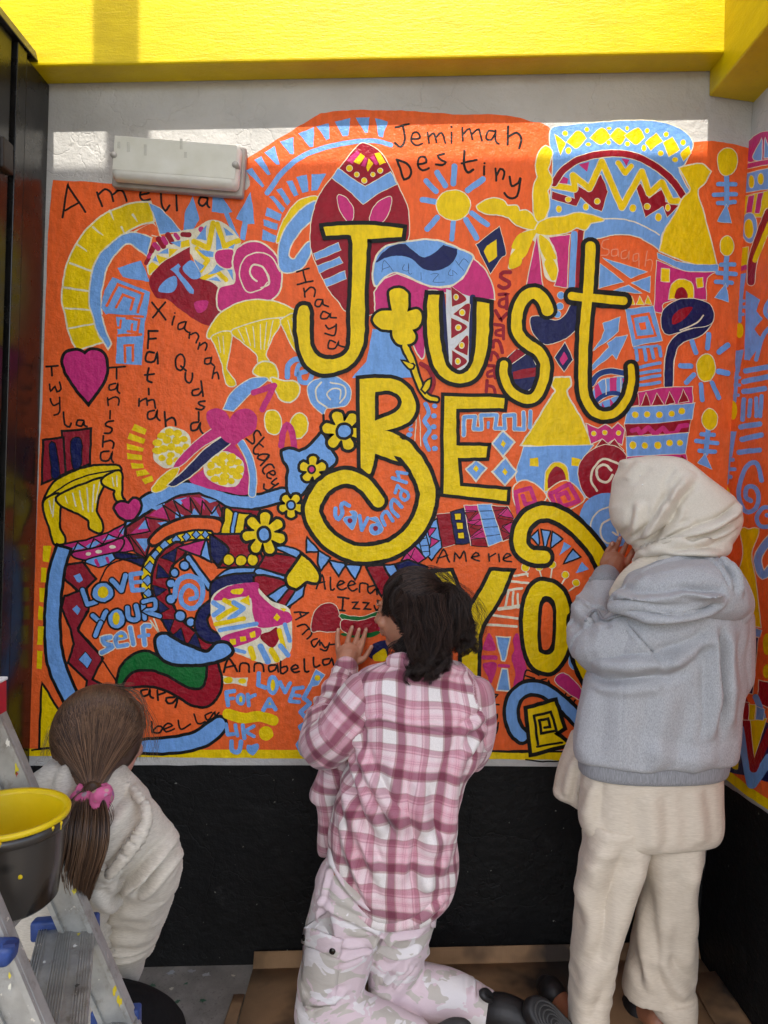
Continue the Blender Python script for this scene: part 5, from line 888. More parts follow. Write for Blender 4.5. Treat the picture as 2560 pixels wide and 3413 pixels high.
def head_parts(mb, c, f, up, s=1.0):
    f = Vector(f).normalized(); up = Vector(up); up = (up - f*up.dot(f)).normalized(); r = f.cross(up)
    ax = (r, f, up); P = lambda a, b_, d: c + (r*a + f*b_ + up*d)*s
    ball(mb, P(0, -.012, .022), (.072*s, .092*s, .086*s), ax)          # skull
    ball(mb, P(0, .022, -.035), (.058*s, .066*s, .072*s), ax)          # face
    ball(mb, P(0, .058, -.088), (.024*s, .024*s, .022*s), ax)          # chin
    limb(mb, [P(0, .084, .012), P(0, .096, -.012), P(0, .104, -.030)], [.008*s, .010*s, .013*s], 10)   # nose
    limb(mb, [P(-.017, .086, -.058), P(0, .092, -.057), P(.017, .086, -.058)], [.006*s, .0085*s, .006*s], 10)
    limb(mb, [P(-.015, .084, -.066), P(0, .090, -.067), P(.015, .084, -.066)], [.006*s, .009*s, .006*s], 10)
    for q in (-1, 1):
        ball(mb, P(q*.031, .070, .003), .0135*s, None, 8)               # closed eyelid
        ball(mb, P(q*.034, .066, -.03), (.022*s, .018*s, .02*s), ax)   # cheeks
        ball(mb, P(q*.030, .076, .022), (.022*s, .010*s, .007*s), ax)  # brow ridge
        limb(mb, [P(q*.071, -.012, .018), P(q*.079, -.02, .006), P(q*.074, -.014, -.022)], [.007*s, .010*s, .007*s], 8)
    return P
def eyes(P, s, parent):
    for q in (-1, 1):
        mb = MB(); limb(mb, [P(q*.018, .079, .000), P(q*.031, .0845, -.004), P(q*.044, .077, -.001)], [.0012*s, .0016*s, .0012*s], 6); mb.build('eyelashes', simple('lash_dark', srgb(24, 18, 16), .6, .1), parent, True)
        mb = MB(); limb(mb, [P(q*.015, .086, .024), P(q*.031, .085, .030), P(q*.048, .074, .026)], [.0025*s, .0032*s, .002*s], 6); mb.build('eyebrow', simple('brow_dark', srgb(34, 25, 22), .7, .1), parent, True)
def fingers(mb, chains, r0=.0088, tips=None):
    for ch in chains:
        n = len(ch); limb(mb, ch, [r0*(1.05-.32*i/(n-1)) for i in range(n)], 10, 3)
RX = region(1880, 1500, 680/1659); RY = region(1060, 1860, 600/1659)
def fold(reg, d, r, amp, *pts): return ([reg(x, y, d) for x, y in pts], r, amp)
M_HIJ = cloth('cream_scarf', (208, 198, 182), (222, 213, 198), (300, 300, 300), 1400, .7, .08, .6)
M_CREAM = cloth('cream_linen', (200, 186, 166), (216, 203, 184), (60, 60, 420), 900, .85, .22)
M_GREY = cloth('grey_marl_fleece', (152, 152, 154), (187, 187, 188), (520, 520, 230), 1100, .9, .22, .15)
M_RIB = cloth('grey_rib', (122, 122, 124), (158, 158, 160), (700, 700, 40), 1100, .9, .3, .1)
M_OAT = cloth('oatmeal_marl', (188, 178, 163), (210, 201, 186), (110, 110, 620), 1000, .9, .18, .15)
M_SHOE = simple('black_shoe_leather', srgb(26, 25, 26), .55, .2, 30, .3, 180)
M_SOLE = simple('dark_grey_rubber', srgb(62, 61, 60), .7, .15, 40, .2, 200)
M_BLKCLOTH = cloth('black_jersey', (14, 14, 15), (22, 22, 24), (200, 200, 200), 900, .9, .2, .3, 0)
# ================================================================ girl in the cream headscarf
mb = MB()
PA = head_parts(mb, RX(790, 480, .33), (-.88, .42, -.2), (0, 0, 1), 1.0)
limb(mb, [RX(830, 700, .345), RX(900, 900, .37), RX(960, 1050, .39)], [.052, .05, .06])
rowloft(mb, RJ, [(960, 980, 1400, .41, .12), (1078, 930, 1440, .42, .16), (1244, 920, 1430, .42, .18), (1500, 920, 1360, .42, .14), (1900, 950, 1300, .42, .12), (2200, 960, 1260, .42, .10)])
limb(mb, [RJ(1050, 1110, .42), RJ(860, 1230, .40), RJ(720, 1275, .34), RJ(735, 1080, .25), RX(345, 1075, .17)], [.042, .040, .034, .030, .026])
limb(mb, [RX(345, 1075, .17), RX(375, 1000, .145), RX(410, 930, .125)], [.026, .033, .030], 12)
ball(mb, RX(400, 930, .125), (.040, .016, .040))
fingers(mb, [[RX(315, 920, .125), RX(350, 835, .105), RX(378, 790, .10), RX(396, 756, .10)], [RX(375, 905, .125), RX(418, 805, .10), RX(440, 755, .095), RX(456, 712, .095)],
             [RX(440, 910, .125), RX(485, 815, .10), RX(505, 770, .097), RX(522, 732, .10)], [RX(505, 925, .13), RX(548, 850, .11), RX(565, 815, .112), RX(580, 786, .12)],
             [RX(470, 1020, .145), RX(530, 985, .125), RX(560, 940, .115), RX(575, 905, .115)]], .0095)
limb(mb, [RJ(1400, 1090, .42), RJ(1420, 1300, .42), RJ(1400, 1500, .38), RJ(1250, 1450, .22)], [.045, .042, .036, .03])
for pts in ([RL(800, 450, .43), RL(800, 900, .43), RL(690, 1600, .41), RL(650, 1700, .42)], [RL(1130, 450, .42), RL(1110, 900, .40), RL(1070, 1400, .34), RL(1060, 1600, .33)]):
    limb(mb, pts, [.055, .046, .036, .032])
limb(mb, [RL(640, 1700, .42), RL(560, 1600, .34), RL(480, 1500, .26), RL(440, 1462, .235)], [.034, .032, .028, .022])
limb(mb, [RL(1050, 1640, .34), RL(1000, 1600, .30), RL(935, 1565, .25), RL(905, 1545, .225)], [.034, .032, .028, .022])
girlA = voxel('person', mb, .0032, 4, SK_A)
tag(girlA, 'standing person in a cream headscarf and grey hoodie leaning on the wall', 'person')
eyes(PA, 1.0, girlA)
# headscarf
mb = MB()
rowloft(mb, RX, [(58, 600, 880, .33, .05), (80, 462, 975, .335, .10), (150, 442, 1075, .34, .15), (250, 405, 1205, .345, .185), (350, 386, 1320, .35, .205), (430, 379, 1405, .35, .215), (520, 381, 1430, .355, .215), (600, 402, 1425, .36, .21), (680, 462, 1398, .36, .20), (740, 515, 1368, .365, .18), (790, 590, 1335, .37, .17), (830, 610, 1312, .375, .15), (858, 700, 1280, .38, .10)], 40, 2.1, 0, 4, .05)
limb(mb, [RX(1270, 780, .44), RX(1050, 810, .455), RX(800, 850, .42), RX(640, 880, .36), RX(590, 900, .32)], [.03, .026, .022, .018, .012])
hij = voxel('headscarf', mb, .0042, 4, M_HIJ, girlA)
D = .42
creases(hij, [fold(RX, D, 0.0100, 0.0080, (618, 835), (625, 640), (640, 440)), fold(RX, D, 0.0120, 0.0129, (632, 838), (760, 590), (865, 390), (1010, 215)), fold(RX, D, 0.0089, 0.0080, (700, 790), (850, 670), (1000, 600)),
              fold(RX, D, 0.0120, 0.0129, (640, 838), (900, 715), (1180, 610), (1385, 480)), fold(RX, D, 0.0100, 0.0100, (640, 868), (880, 770), (1150, 715), (1350, 600)), fold(RX, D, 0.0089, 0.0090, (620, 900), (780, 835), (1000, 822), (1240, 845)),
              fold(RX, D, 0.0129, 0.0060, (860, 420), (870, 300), (960, 180)), fold(RX, D, 0.0080, 0.0050, (1180, 600), (1290, 520), (1390, 440)), fold(RX, D, 0.0120, 0.0040, (560, 240), (640, 140), (700, 90)), fold(RX, D, 0.0100, 0.0060, (660, 820), (820, 760), (960, 730)), fold(RX, D, 0.0120, -0.0060, (720, 740), (850, 560), (880, 460))], .0022, (9, 9, 9), .006)
ridges(hij, (5, 9, 14), .0016, 3)
for px, py in ((621, 208), (640, 282)):
    h = hit(hij, 1880+px*680/1659, 1500+py*680/1659); mbp = MB(); ball(mbp, h[0]+h[1]*.001, .0022, None, 6); mbp.build('scarf_pin', simple('pin_pearl', srgb(235, 232, 226), .25, .02), hij, True)
# tunic
mb = MB()
rowloft(mb, RL, [(80, 650, 1410, .42, .16), (260, 640, 1400, .42, .195), (420, 630, 1398, .42, .21), (540, 622, 1396, .42, .22), (600, 648, 1378, .42, .21), (624, 690, 1356, .42, .195)], 40, 2.4)
rowloft(mb, RL, [(60, 580, 700, .33, .10), (150, 545, 700, .33, .11), (250, 508, 710, .32, .12), (340, 484, 720, .31, .12), (392, 480, 730, .31, .11), (425, 520, 730, .31, .10)], 24, 2.2)
tun = voxel('tunic', mb, .0045, 3, M_CREAM, girlA)
creases(tun, [fold(RL, .52, .02, .004, (700, 380), (690, 520), (720, 660)), fold(RL, .52, .025, .005, (1000, 380), (1010, 540), (1000, 700)), fold(RL, .52, .025, .004, (1250, 380), (1280, 560), (1290, 680)), fold(RL, .36, .012, .006, (620, 120), (560, 280), (540, 420)), fold(RL, .36, .012, .005, (640, 150), (610, 300), (610, 440))], .003, (10, 10, 6))
ridges(tun, (9, 9, 2.4), .002, 5)
mb = MB(); limb(mb, [RX(425, 1170, .34), RX(510, 1055, .36), RX(640, 960, .385), RX(800, 912, .40), RX(930, 895, .41)], [.020, .024, .028, .03, .028]); voxel('tunic_collar', mb, .004, 2, M_CREAM, girlA)
# trousers
mb = MB()
rowloft(mb, RL, [(520, 650, 1010, .43, .19), (700, 632, 1000, .43, .19), (850, 628, 955, .43, .17), (950, 615, 925, .43, .165), (1080, 590, 888, .43, .16), (1200, 580, 850, .42, .155), (1350, 576, 806, .42, .15), (1500, 568, 776, .42, .145), (1659, 560, 748, .43, .145), (1790, 556, 732, .44, .145)], 32, 2.3)
tl = voxel('trouser_leg', mb, .0045, 3, M_CREAM, girlA)
creases(tl, [fold(RL, .5, .022, .010, (760, 650), (700, 850), (640, 1050)), fold(RL, .5, .03, .008, (960, 720), (880, 950), (800, 1250), (760, 1500)), fold(RL, .5, .02, .006, (700, 900), (680, 1200), (650, 1500)), fold(RL, .5, .018, -.006, (650, 760), (660, 900), (600, 1050)), fold(RL, .5, .02, .006, (740, 1300), (690, 1450), (600, 1620))], .004, (8, 8, 5))
ridges(tl, (7, 7, 1.8), .0028, 11); ridges(tl, (5, 5, 22), .0016, 2)
mb = MB()
rowloft(mb, RL, [(520, 960, 1290, .41, .18), (700, 950, 1285, .41, .185), (850, 965, 1268, .40, .17), (1000, 968, 1262, .39, .16), (1200, 925, 1252, .37, .155), (1350, 896, 1240, .36, .155), (1440, 876, 1234, .355, .155), (1492, 872, 1234, .355, .155)], 32, 2.3)
rowloft(mb, RL, [(1480, 985, 1248, .37, .15), (1560, 1015, 1252, .375, .14), (1620, 1060, 1254, .38, .12), (1680, 1120, 1250, .385, .10)], 24, 2.2)
tr = voxel('trouser_leg', mb, .0045, 3, M_CREAM, girlA)
creases(tr, [fold(RL, .45, .010, -.006, (950, 820), (965, 1100), (985, 1500)), fold(RL, .45, .016, .007, (960, 900), (1000, 1200), (1040, 1480)), fold(RL, .45, .025, .007, (1220, 740), (1200, 1000), (1230, 1400)), fold(RL, .45, .02, .006, (1060, 1300), (1150, 1440), (1230, 1540)), fold(RL, .45, .03, .005, (1100, 800), (1090, 1100), (1120, 1350))], .004, (8, 8, 5))
ridges(tr, (7, 7, 1.8), .0028, 31); ridges(tr, (5, 5, 22), .0016, 9)
# shoes
for pts, lab in (([(470, 1490, .27), (450, 1465, .245), (432, 1450, .232)], 1), ([(950, 1590, .27), (925, 1560, .245), (908, 1545, .228)], 2)):
    mb = MB(); limb(mb, [RL(*p) for p in pts], [.037, .036, .030], 16); sh = voxel('shoe', mb, .004, 3, M_SHOE, girlA)
mb = MB(); ball(mb, RL(440, 1472, .272), .0055, None, 8); mb.build('shoe_stud', simple('brass_stud', srgb(190, 180, 160), .3, .05, 30, 0, 1, .9), girlA, True)
# hoodie
mb = MB()
rowloft(mb, RJ, [(800, 1010, 1400, .43, .12), (860, 900, 1470, .43, .19), (960, 840, 1500, .43, .22), (1078, 800, 1515, .43, .24), (1244, 735, 1505, .43, .25), (1493, 665, 1500, .43, .24), (1680, 625, 1494, .43, .24), (1800, 602, 1484, .43, .24), (1850, 600, 1472, .43, .235), (1872, 612, 1456, .43, .215)], 44, 2.5)
SLA = ([RJ(1000, 1120, .44), RJ(860, 1215, .445), RJ(735, 1255, .40), RJ(690, 1130, .31), RJ(735, 985, .23), RJ(760, 915, .195)], [.070, .074, .070, .062, .054, .047])
limb(mb, [RJ(1430, 1100, .44), RJ(1440, 1300, .44), RJ(1425, 1500, .41), RJ(1330, 1560, .33)], [.06, .058, .05, .042], 18)
body_mb = mb; mb = MB()
# hood lying on the back, with its rolled edge
rowloft(mb, RX, [(875, 960, 1240, .46, .10), (930, 760, 1330, .47, .16), (1020, 600, 1400, .475, .20), (1110, 520, 1450, .48, .22), (1200, 450, 1480, .48, .225), (1270, 430, 1490, .475, .21), (1330, 520, 1450, .465, .18)], 36, 2.3)
limb(mb, [RX(400, 1280, .50), RX(560, 1300, .545), RX(800, 1335, .585), RX(1000, 1325, .59), RX(1200, 1260, .58), RX(1330, 1150, .56), RX(1370, 1020, .545), RX(1300, 900, .53)], [.011, .014, .016, .017, .019, .018, .015, .012], 12)
limb(mb, [RX(1330, 930, .52), RX(1420, 1080, .52), RX(1455, 1240, .51), RX(1415, 1370, .50), RX(1320, 1430, .50)], [.012, .018, .024, .02, .010], 14)
limb(mb, [RX(395, 1260, .47), RX(520, 1130, .47), RX(680, 985, .47), RX(900, 900, .465), RX(1150, 868, .46)], [.008, .009, .010, .011, .012], 12)
hd_ = voxel('hood', mb, .004, 2, M_GREY, girlA); mb = body_mb
hood = voxel('hoodie', mb, .0045, 3, M_GREY, girlA)
D = .55
creases(hood, [fold(RX, D, .012, .008, (480, 1240), (800, 1180), (1100, 1190), (1230, 1210)), fold(RX, D, .010, .006, (860, 1120), (1050, 1170), (1220, 1215)), fold(RJ, D, .016, .012, (650, 1010), (720, 985), (810, 1000)), fold(RJ, D, .014, .010, (600, 1080), (700, 1045), (800, 1040)), fold(RJ, D, .014, .010, (620, 1180), (690, 1120), (780, 1060)), fold(RJ, D, .018, .009, (740, 1200), (740, 1120), (800, 1070)),
               fold(RJ, D, .006, -.005, (900, 1150), (980, 1230), (1060, 1365)), fold(RJ, D, .02, .012, (760, 1395), (900, 1400), (1050, 1365), (1200, 1300)), fold(RJ, D, .02, -.010, (760, 1440), (900, 1440), (1060, 1410)), fold(RJ, D, .016, .008, (1080, 1340), (1230, 1270), (1330, 1200)), fold(RJ, D, .02, .009, (1340, 1160), (1370, 1350), (1360, 1560), (1340, 1800)), fold(RJ, D, .012, -.008, (1395, 1180), (1420, 1400), (1410, 1640)), fold(RJ, D, .02, .008, (1460, 1180), (1480, 1450), (1470, 1750)),
               fold(RJ, D, .004, -.001, (890, 1420), (880, 1650), (875, 1990)), fold(RJ, D, .03, .006, (700, 1500), (680, 1700), (640, 1900)), fold(RJ, D, .03, .006, (1100, 1500), (1080, 1750), (1060, 1950)), fold(RJ, D, .025, .005, (1000, 1800), (1200, 1900), (1400, 1880)), fold(RJ, .42, .012, .008, (610, 1000), (600, 1100), (630, 1250))], .0045, (11, 11, 9), .014)
creases(hd_, [fold(RX, D, .014, .012, (480, 1240), (800, 1170), (1100, 1180), (1230, 1210)), fold(RX, D, .012, -.010, (500, 1285), (800, 1290), (1050, 1270), (1230, 1190)), fold(RX, D, .010, .008, (860, 1120), (1050, 1165), (1220, 1215)), fold(RX, D, .005, .004, (1262, 880), (1280, 1000), (1310, 1120)), fold(RX, D, .010, .007, (1350, 930), (1400, 1050), (1400, 1180)), fold(RX, D, .006, -.005, (480, 1215), (580, 1090), (700, 985))], .003, (12, 12, 12)); ridges(hd_, (8, 8, 12), .003, 5)
ridges(hood, (6, 6, 6), .004, 4); ridges(hood, (12, 12, 5), .0018, 8)
mb = MB(); limb(mb, *SLA, 24); slv = voxel('sleeve', mb, .0042, 3, M_GREY, girlA); arm_wrinkles(slv, *SLA, .007, 20, ((0, .2), (.3, .5), (.5, 1), (.8, 1), (1, .5)), 3); creases(slv, [fold(RJ, D, .014, .012, (640, 1020), (720, 985), (810, 1000)), fold(RJ, D, .014, .012, (600, 1085), (700, 1045), (800, 1040)), fold(RJ, D, .014, .010, (620, 1190), (690, 1120), (780, 1060)), fold(RJ, D, .016, .010, (740, 1200), (740, 1120), (800, 1070)), fold(RJ, D, .004, -.004, (920, 1150), (990, 1230), (1060, 1365))], .003, (14, 14, 14))
mb = MB()
rowloft(mb, RL, [(130, 630, 1438, .43, .190), (170, 620, 1436, .43, .203), (240, 616, 1424, .43, .208), (268, 622, 1412, .43, .196)], 60, 2.5)
rib = voxel('hem_band', mb, .004, 2, M_RIB, girlA)
mb = MB(); limb(mb, [RX(232, 1058, .20), RX(330, 1078, .215), RX(425, 1108, .20)], [.012, .016, .012], 12)
limb(mb, [RX(330, 1085, .205), RX(342, 1040, .185)], [.043, .040], 20); voxel('cuff', mb, .004, 2, M_RIB, girlA)
mb = MB(); pth = [(175, 1390), (215, 1330), (270, 1312), (310, 1370), (340, 1385), (400, 1365), (500, 1342)]; lst = []
for x, y in pth:
    h = hit(slv, 1880+x*680/1659, 1500+y*680/1659); lst.append(h[0]+h[1]*.003)
limb(mb, lst, [.0045]*len(lst), 8); mb.build('drawstring', M_RIB, girlA, True)
# ================================================================ girl in the plaid shirt
M_B = None
m, t, b = newmat('pink_plaid'); PU = N(t, 'Attribute', attribute_name='pu').outputs['Fac']; PV = N(t, 'Attribute', attribute_name='pv').outputs['Fac']
wh, pk, mr, tp, lp, m2 = (.93, .90, .885), (.88, .64, .69), (.44, .215, .275), (.58, .44, .43), (.91, .76, .785), (.66, .42, .475)
def band(c_, per, off):
    f = math_(t, 'FRACT', math_(t, 'ADD', math_(t, 'DIVIDE', c_, per), off))
    st = [(0, wh), (.235, wh), (.25, tp), (.275, tp), (.29, mr), (.42, mr), (.45, tp), (.47, pk), (.53, lp), (.595, pk), (.60, m2), (.607, pk), (.64, pk), (.645, m2), (.652, pk), (.72, lp), (.78, lp), (.80, m2), (.83, pk), (.86, m2), (.93, m2), (.955, tp), (.97, wh), (1, wh)]
    r = N(t, 'ValToRGB'); e = r.color_ramp.elements
    while len(e) < len(st): e.new(.5)
    for q, (p_, c2) in zip(e, st): q.position = p_; q.color = (*c2, 1)
    t.links.new(f, r.inputs[0]); return r.outputs[0]
pl = mixc(t, 1.0, band(PU, .112, .0), band(PV, .112, .3), 'MULTIPLY')
tw = nz(t, coords(t, (1, 1, 1)), 700, 1)
t.links.new(mixc(t, .35, pl, ramp(t, tw, [(.35, (.55, .5, .5)), (.65, (1, 1, 1))]), 'MULTIPLY'), b.inputs['Base Color'])
b.inputs['Roughness'].default_value = .9; b.inputs['Sheen Weight'].default_value = .3; b.inputs['Specular IOR Level'].default_value = .15
bump(t, b, math_(t, 'ADD', math_(t, 'MULTIPLY', nz(t, coords(t), 900, 1), .1), nz(t, coords(t), 55, 3, .6)), .3, .006); M_PLAID = m
m, t, b = newmat('pink_camouflage'); co = coords(t, (1, 1, 1.5))
n1 = nz(t, co, 10, 3, .5, .6); mp2 = N(t, 'Mapping'); mp2.inputs['Location'].default_value = (4.3, 1.7, 8.1); t.links.new(co, mp2.inputs[0]); n2 = nz(t, mp2.outputs[0], 11, 3, .5, .6)
k1 = ramp(t, n1, [(.515, (0, 0, 0)), (.522, (1, 1, 1))]); k2 = ramp(t, n2, [(.56, (0, 0, 0)), (.567, (1, 1, 1))])
c = mixc(t, k1, srgb(218, 199, 204), srgb(194, 187, 178)); c = mixc(t, k2, c, srgb(226, 221, 221))
t.links.new(c, b.inputs['Base Color']); b.inputs['Roughness'].default_value = .85; b.inputs['Specular IOR Level'].default_value = .2; b.inputs['Sheen Weight'].default_value = .2
bump(t, b, math_(t, 'ADD', math_(t, 'MULTIPLY', nz(t, coords(t), 800, 1), .1), nz(t, coords(t, (1, 1, 2.2)), 34, 3, .6)), .35, .007); M_CAMO = m
mb = MB(); HB = RY(850, 480, .24)
PB = head_parts(mb, HB, (-.86, .50, -.06), (-.08, 0, 1), 1.02)
limb(mb, [RY(930, 720, .28), RY(960, 900, .32), RI(990, 830, .37)], [.05, .05, .06])
rowloft(mb, RI, [(860, 780, 1230, .385, .10), (1000, 780, 1220, .39, .12), (1300, 780, 1090, .40, .12), (1600, 720, 1040, .41, .13), (1900, 640, 1040, .42, .14)])
limb(mb, [RI(690, 890, .37), RI(560, 1060, .38), RI(465, 1150, .35), RI(500, 960, .22), RY(245, 1010, .075)], [.040, .038, .034, .030, .026])
limb(mb, [RY(245, 1010, .075), RY(258, 950, .062), RY(280, 890, .052)], [.026, .032, .030], 12)
ball(mb, RY(280, 890, .050), (.038, .015, .036))
fingers(mb, [[RY(190, 870, .045), RY(180, 770, .03), RY(181, 710, .022), RY(185, 660, .018)], [RY(255, 850, .045), RY(282, 735, .028), RY(298, 685, .022), RY(314, 634, .017)], [RY(320, 850, .045), RY(352, 755, .028), RY(366, 705, .022), RY(380, 655, .017)],
             [RY(380, 870, .047), RY(416, 760, .03), RY(430, 708, .022), RY(444, 656, .018)], [RY(345, 970, .06), RY(420, 930, .05), RY(462, 870, .04), RY(494, 816, .03)]], .0092)
limb(mb, [RI(1290, 900, .38), RI(1270, 1150, .36), RI(1200, 1200, .26), RI(1080, 1000, .12)], [.042, .038, .032, .028])
limb(mb, [RM(650, 760, .43), RM(560, 1100, .41), RM(480, 1560, .40), RM(470, 1640, .40)], [.075, .07, .055, .05]); limb(mb, [RM(470, 1640, .40), RM(700, 1690, .43), RM(860, 1720, .45)], [.045, .04, .03])
limb(mb, [RM(930, 800, .42), RM(880, 1200, .37), RM(845, 1480, .33)], [.075, .065, .05]); limb(mb, [RM(845, 1480, .33), RM(1100, 1510, .36), RM(1380, 1575, .39)], [.045, .042, .03])
girlB = voxel('person', mb, .0032, 4, SK_B)
tag(girlB, 'kneeling person in a pink plaid shirt and camouflage trousers, hand on wall', 'person')
eyes(PB, 1.02, girlB)
for P_, x, y, d in ((girlB, 185, 668, .0105), (girlB, 314, 643, .0095), (girlB, 380, 663, .0095), (girlB, 444, 664, .0105), (girlB, 492, 822, .022)):
    h = hit(P_, 1060+x*600/1659, 1860+y*600/1659); nb = MB(); ball(nb, h[0], (.0048, .0016, .0062), None, 6); nb.build('finger_nail', M_NAIL, P_, True)
for x, y in ((392, 764), (454, 722), (520, 742)):
    h = hit(girlA, 1880+x*680/1659, 1500+y*680/1659); nb = MB(); ball(nb, h[0], (.0046, .0016, .006), None, 6); nb.build('finger_nail', M_NAIL, girlA, True)
# shirt: torso and sleeves, with pattern coordinates that follow the cloth
mb = MB()
SH_ROWS = [(690, 800, 1220, .37, .13), (730, 690, 1270, .375, .165), (790, 625, 1318, .38, .19), (900, 605, 1362, .385, .21), (1000, 605, 1368, .39, .215), (1150, 605, 1330, .395, .22), (1290, 585, 1262, .40, .225), (1417, 545, 1230, .405, .23), (1567, 500, 1200, .41, .24), (1717, 492, 1196, .42, .245), (1867, 522, 1186, .42, .24), (1970, 585, 1150, .42, .22), (2040, 650, 1060, .42, .18), (2085, 745, 940, .42, .12)]
rowloft(mb, RI, SH_ROWS, 44, 2.4)
rowloft(mb, RM, [(180, 470, 640, .30, .09), (300, 430, 600, .29, .09), (395, 392, 570, .285, .085), (440, 425, 560, .285, .08), (560, 436, 545, .29, .075), (680, 434, 520, .29, .06), (715, 440, 490, .29, .04)], 24, 2.2)
tors = (mb.v[:], mb.f[:])
ARM_L = [RI(700, 880, .39), RI(570, 1040, .40), RI(465, 1130, .37), RI(470, 1010, .26), RI(545, 830, .15), RI(582, 735, .10)]; RAD_L = [.074, .068, .064, .056, .046, .040]
ARM_R = [RI(1290, 880, .39), RI(1295, 1040, .385), RI(1262, 1170, .34), RI(1190, 1150, .25)]; RAD_R = [.058, .054, .048, .04]
limb(mb, ARM_R, RAD_R, 18)
limb(mb, [RI(842, 668, .40), RI(930, 672, .43), RI(1060, 715, .455), RI(1170, 725, .44), RI(1235, 720, .41)], [.012, .016, .018, .017, .013], 12)
shirt = voxel('plaid_shirt', mb, .0042, 3, M_PLAID, girlB)
c0 = vco(shirt)
ctr = np.array([[((RI(r[1], r[0], r[3])+RI(r[2], r[0], r[3]))/2)[k] for k in range(3)] + [(RI(r[2], r[0], r[3])-RI(r[1], r[0], r[3])).length/2, r[4]/2] for r in SH_ROWS])
o_ = np.argsort(ctr[:, 2]); ctr = ctr[o_]
xc = np.interp(c0[:, 2], ctr[:, 2], ctr[:, 0]); rx = np.interp(c0[:, 2], ctr[:, 2], ctr[:, 3]); ry = np.interp(c0[:, 2], ctr[:, 2], ctr[:, 4]); yc = np.interp(c0[:, 2], ctr[:, 2], ctr[:, 1])
dx = c0[:, 0]-xc*.35-.65*float(np.mean(ctr[4:, 0])); ddx = c0[:, 0]-xc; side_ = np.clip((np.abs(ddx)/rx-.55)/.45, 0, 1)
tu = dx+np.sign(ddx)*side_*np.maximum(0, c0[:, 1]-(yc-ry)); tv = c0[:, 2]+.10*dx+.02*side_
torso_d = np.sqrt((ddx/rx)**2+((c0[:, 1]-yc)/ry)**2)
br, tr_, ar = along(c0, ARM_R, RAD_R)
isr = (br < 1.22) & (br < torso_d*1.0) & (c0[:, 0] > xc+.6*rx)
wv = .006*vnoise(c0*14); 
pu = np.where(isr, ar*.05, tu)+wv; pv = np.where(isr, tr_, tv)+.006*vnoise(c0*14+40)
attr(shirt, 'pu', pu+5.0); attr(shirt, 'pv', pv+5.0)
D = .5
creases(shirt, [fold(RI, D, .005, .004, (640, 1110), (760, 1020), (1000, 1030), (1290, 1100)), fold(RI, D, .010, .008, (600, 900), (640, 1010), (640, 1110), (590, 1180)), fold(RI, D, .007, -.008, (570, 900), (600, 1030), (600, 1140)), fold(RI, D, .016, .010, (640, 1160), (700, 1300), (800, 1450), (900, 1560)), fold(RI, D, .016, .010, (600, 1250), (680, 1420), (800, 1600)), fold(RI, D, .016, .009, (560, 1400), (640, 1600), (760, 1800)),
                fold(RI, D, .02, .008, (1250, 1150), (1180, 1350), (1140, 1600), (1080, 1850)), fold(RI, D, .018, .007, (1000, 1300), (1010, 1500), (1060, 1700)), fold(RI, D, .02, .006, (840, 1200), (860, 1400), (900, 1600)), fold(RI, D, .018, .009, (1100, 1600), (1020, 1750), (1060, 1900)), fold(RI, D, .02, -.007, (960, 1550), (1000, 1720), (960, 1880)), fold(RI, D, .018, .008, (560, 1560), (620, 1760), (740, 1960)), fold(RM, D, .008, .005, (590, 980), (700, 1070), (850, 1085), (1000, 1040), (1140, 930)),
                fold(RI, D, .012, .009, (400, 1000), (470, 1010), (540, 990)), fold(RI, D, .012, .009, (380, 1090), (480, 1070), (570, 1080)), fold(RI, D, .012, .008, (430, 880), (500, 900), (570, 880)), fold(RI, D, .011, .008, (450, 790), (520, 810), (600, 800)), fold(RI, D, .014, .009, (380, 1180), (460, 1160), (560, 1180)), fold(RI, D, .012, .008, (1250, 1220), (1300, 1160), (1360, 1090)), fold(RI, D, .012, .007, (1240, 1080), (1290, 1050), (1370, 1010))], .0035, (13, 13, 10), .012)
ridges(shirt, (6, 6, 4), .0045, 4); ridges(shirt, (13, 13, 6), .002, 8)
mb = MB(); limb(mb, ARM_L, RAD_L, 24); sv = voxel('sleeve', mb, .004, 3, M_PLAID, girlB); c1 = vco(sv); _, t1, a1 = along(c1, ARM_L, RAD_L)
attr(sv, 'pu', a1*.060+.004*vnoise(c1*14)+5.03); attr(sv, 'pv', t1+.005*vnoise(c1*14+9)+5.0); arm_wrinkles(sv, ARM_L, RAD_L, .007, 24, ((0, .2), (.3, .5), (.5, 1.1), (.8, .9), (1, .4)), 5)
mb = MB(); limb(mb, [RI(580, 742, .105), RI(586, 712, .09)], [.040, .038], 22); sc2 = voxel('shirt_cuff', mb, .004, 1, M_PLAID, girlB); c1 = vco(sc2); attr(sc2, 'pu', c1[:, 0]+5.0); attr(sc2, 'pv', c1[:, 2]+5.04)
# trousers
mb = MB()
rowloft(mb, RM, [(640, 505, 1110, .42, .165), (760, 468, 1128, .42, .195), (860, 425, 1125, .42, .21), (960, 400, 1100, .42, .20), (1060, 400, 1080, .42, .185), (1120, 440, 1040, .42, .15)], 40, 2.4)
limb(mb, [RM(620, 900, .42), RM(580, 1080, .41), RM(540, 1280, .40), RM(495, 1480, .40), RM(465, 1600, .41)], [.098, .098, .094, .086, .080], 24)
limb(mb, [RM(465, 1610, .41), RM(600, 1650, .43), RM(760, 1690, .45), RM(960, 1730, .47)], [.076, .079, .072, .05], 22)
limb(mb, [RM(940, 950, .41), RM(900, 1120, .39), RM(870, 1280, .36), RM(845, 1420, .335), RM(850, 1490, .33)], [.082, .080, .075, .070, .064], 24)
limb(mb, [RM(860, 1490, .33), RM(1000, 1490, .345), RM(1150, 1510, .36), RM(1290, 1555, .38), RM(1350, 1570, .385)], [.066, .074, .070, .058, .050], 22)
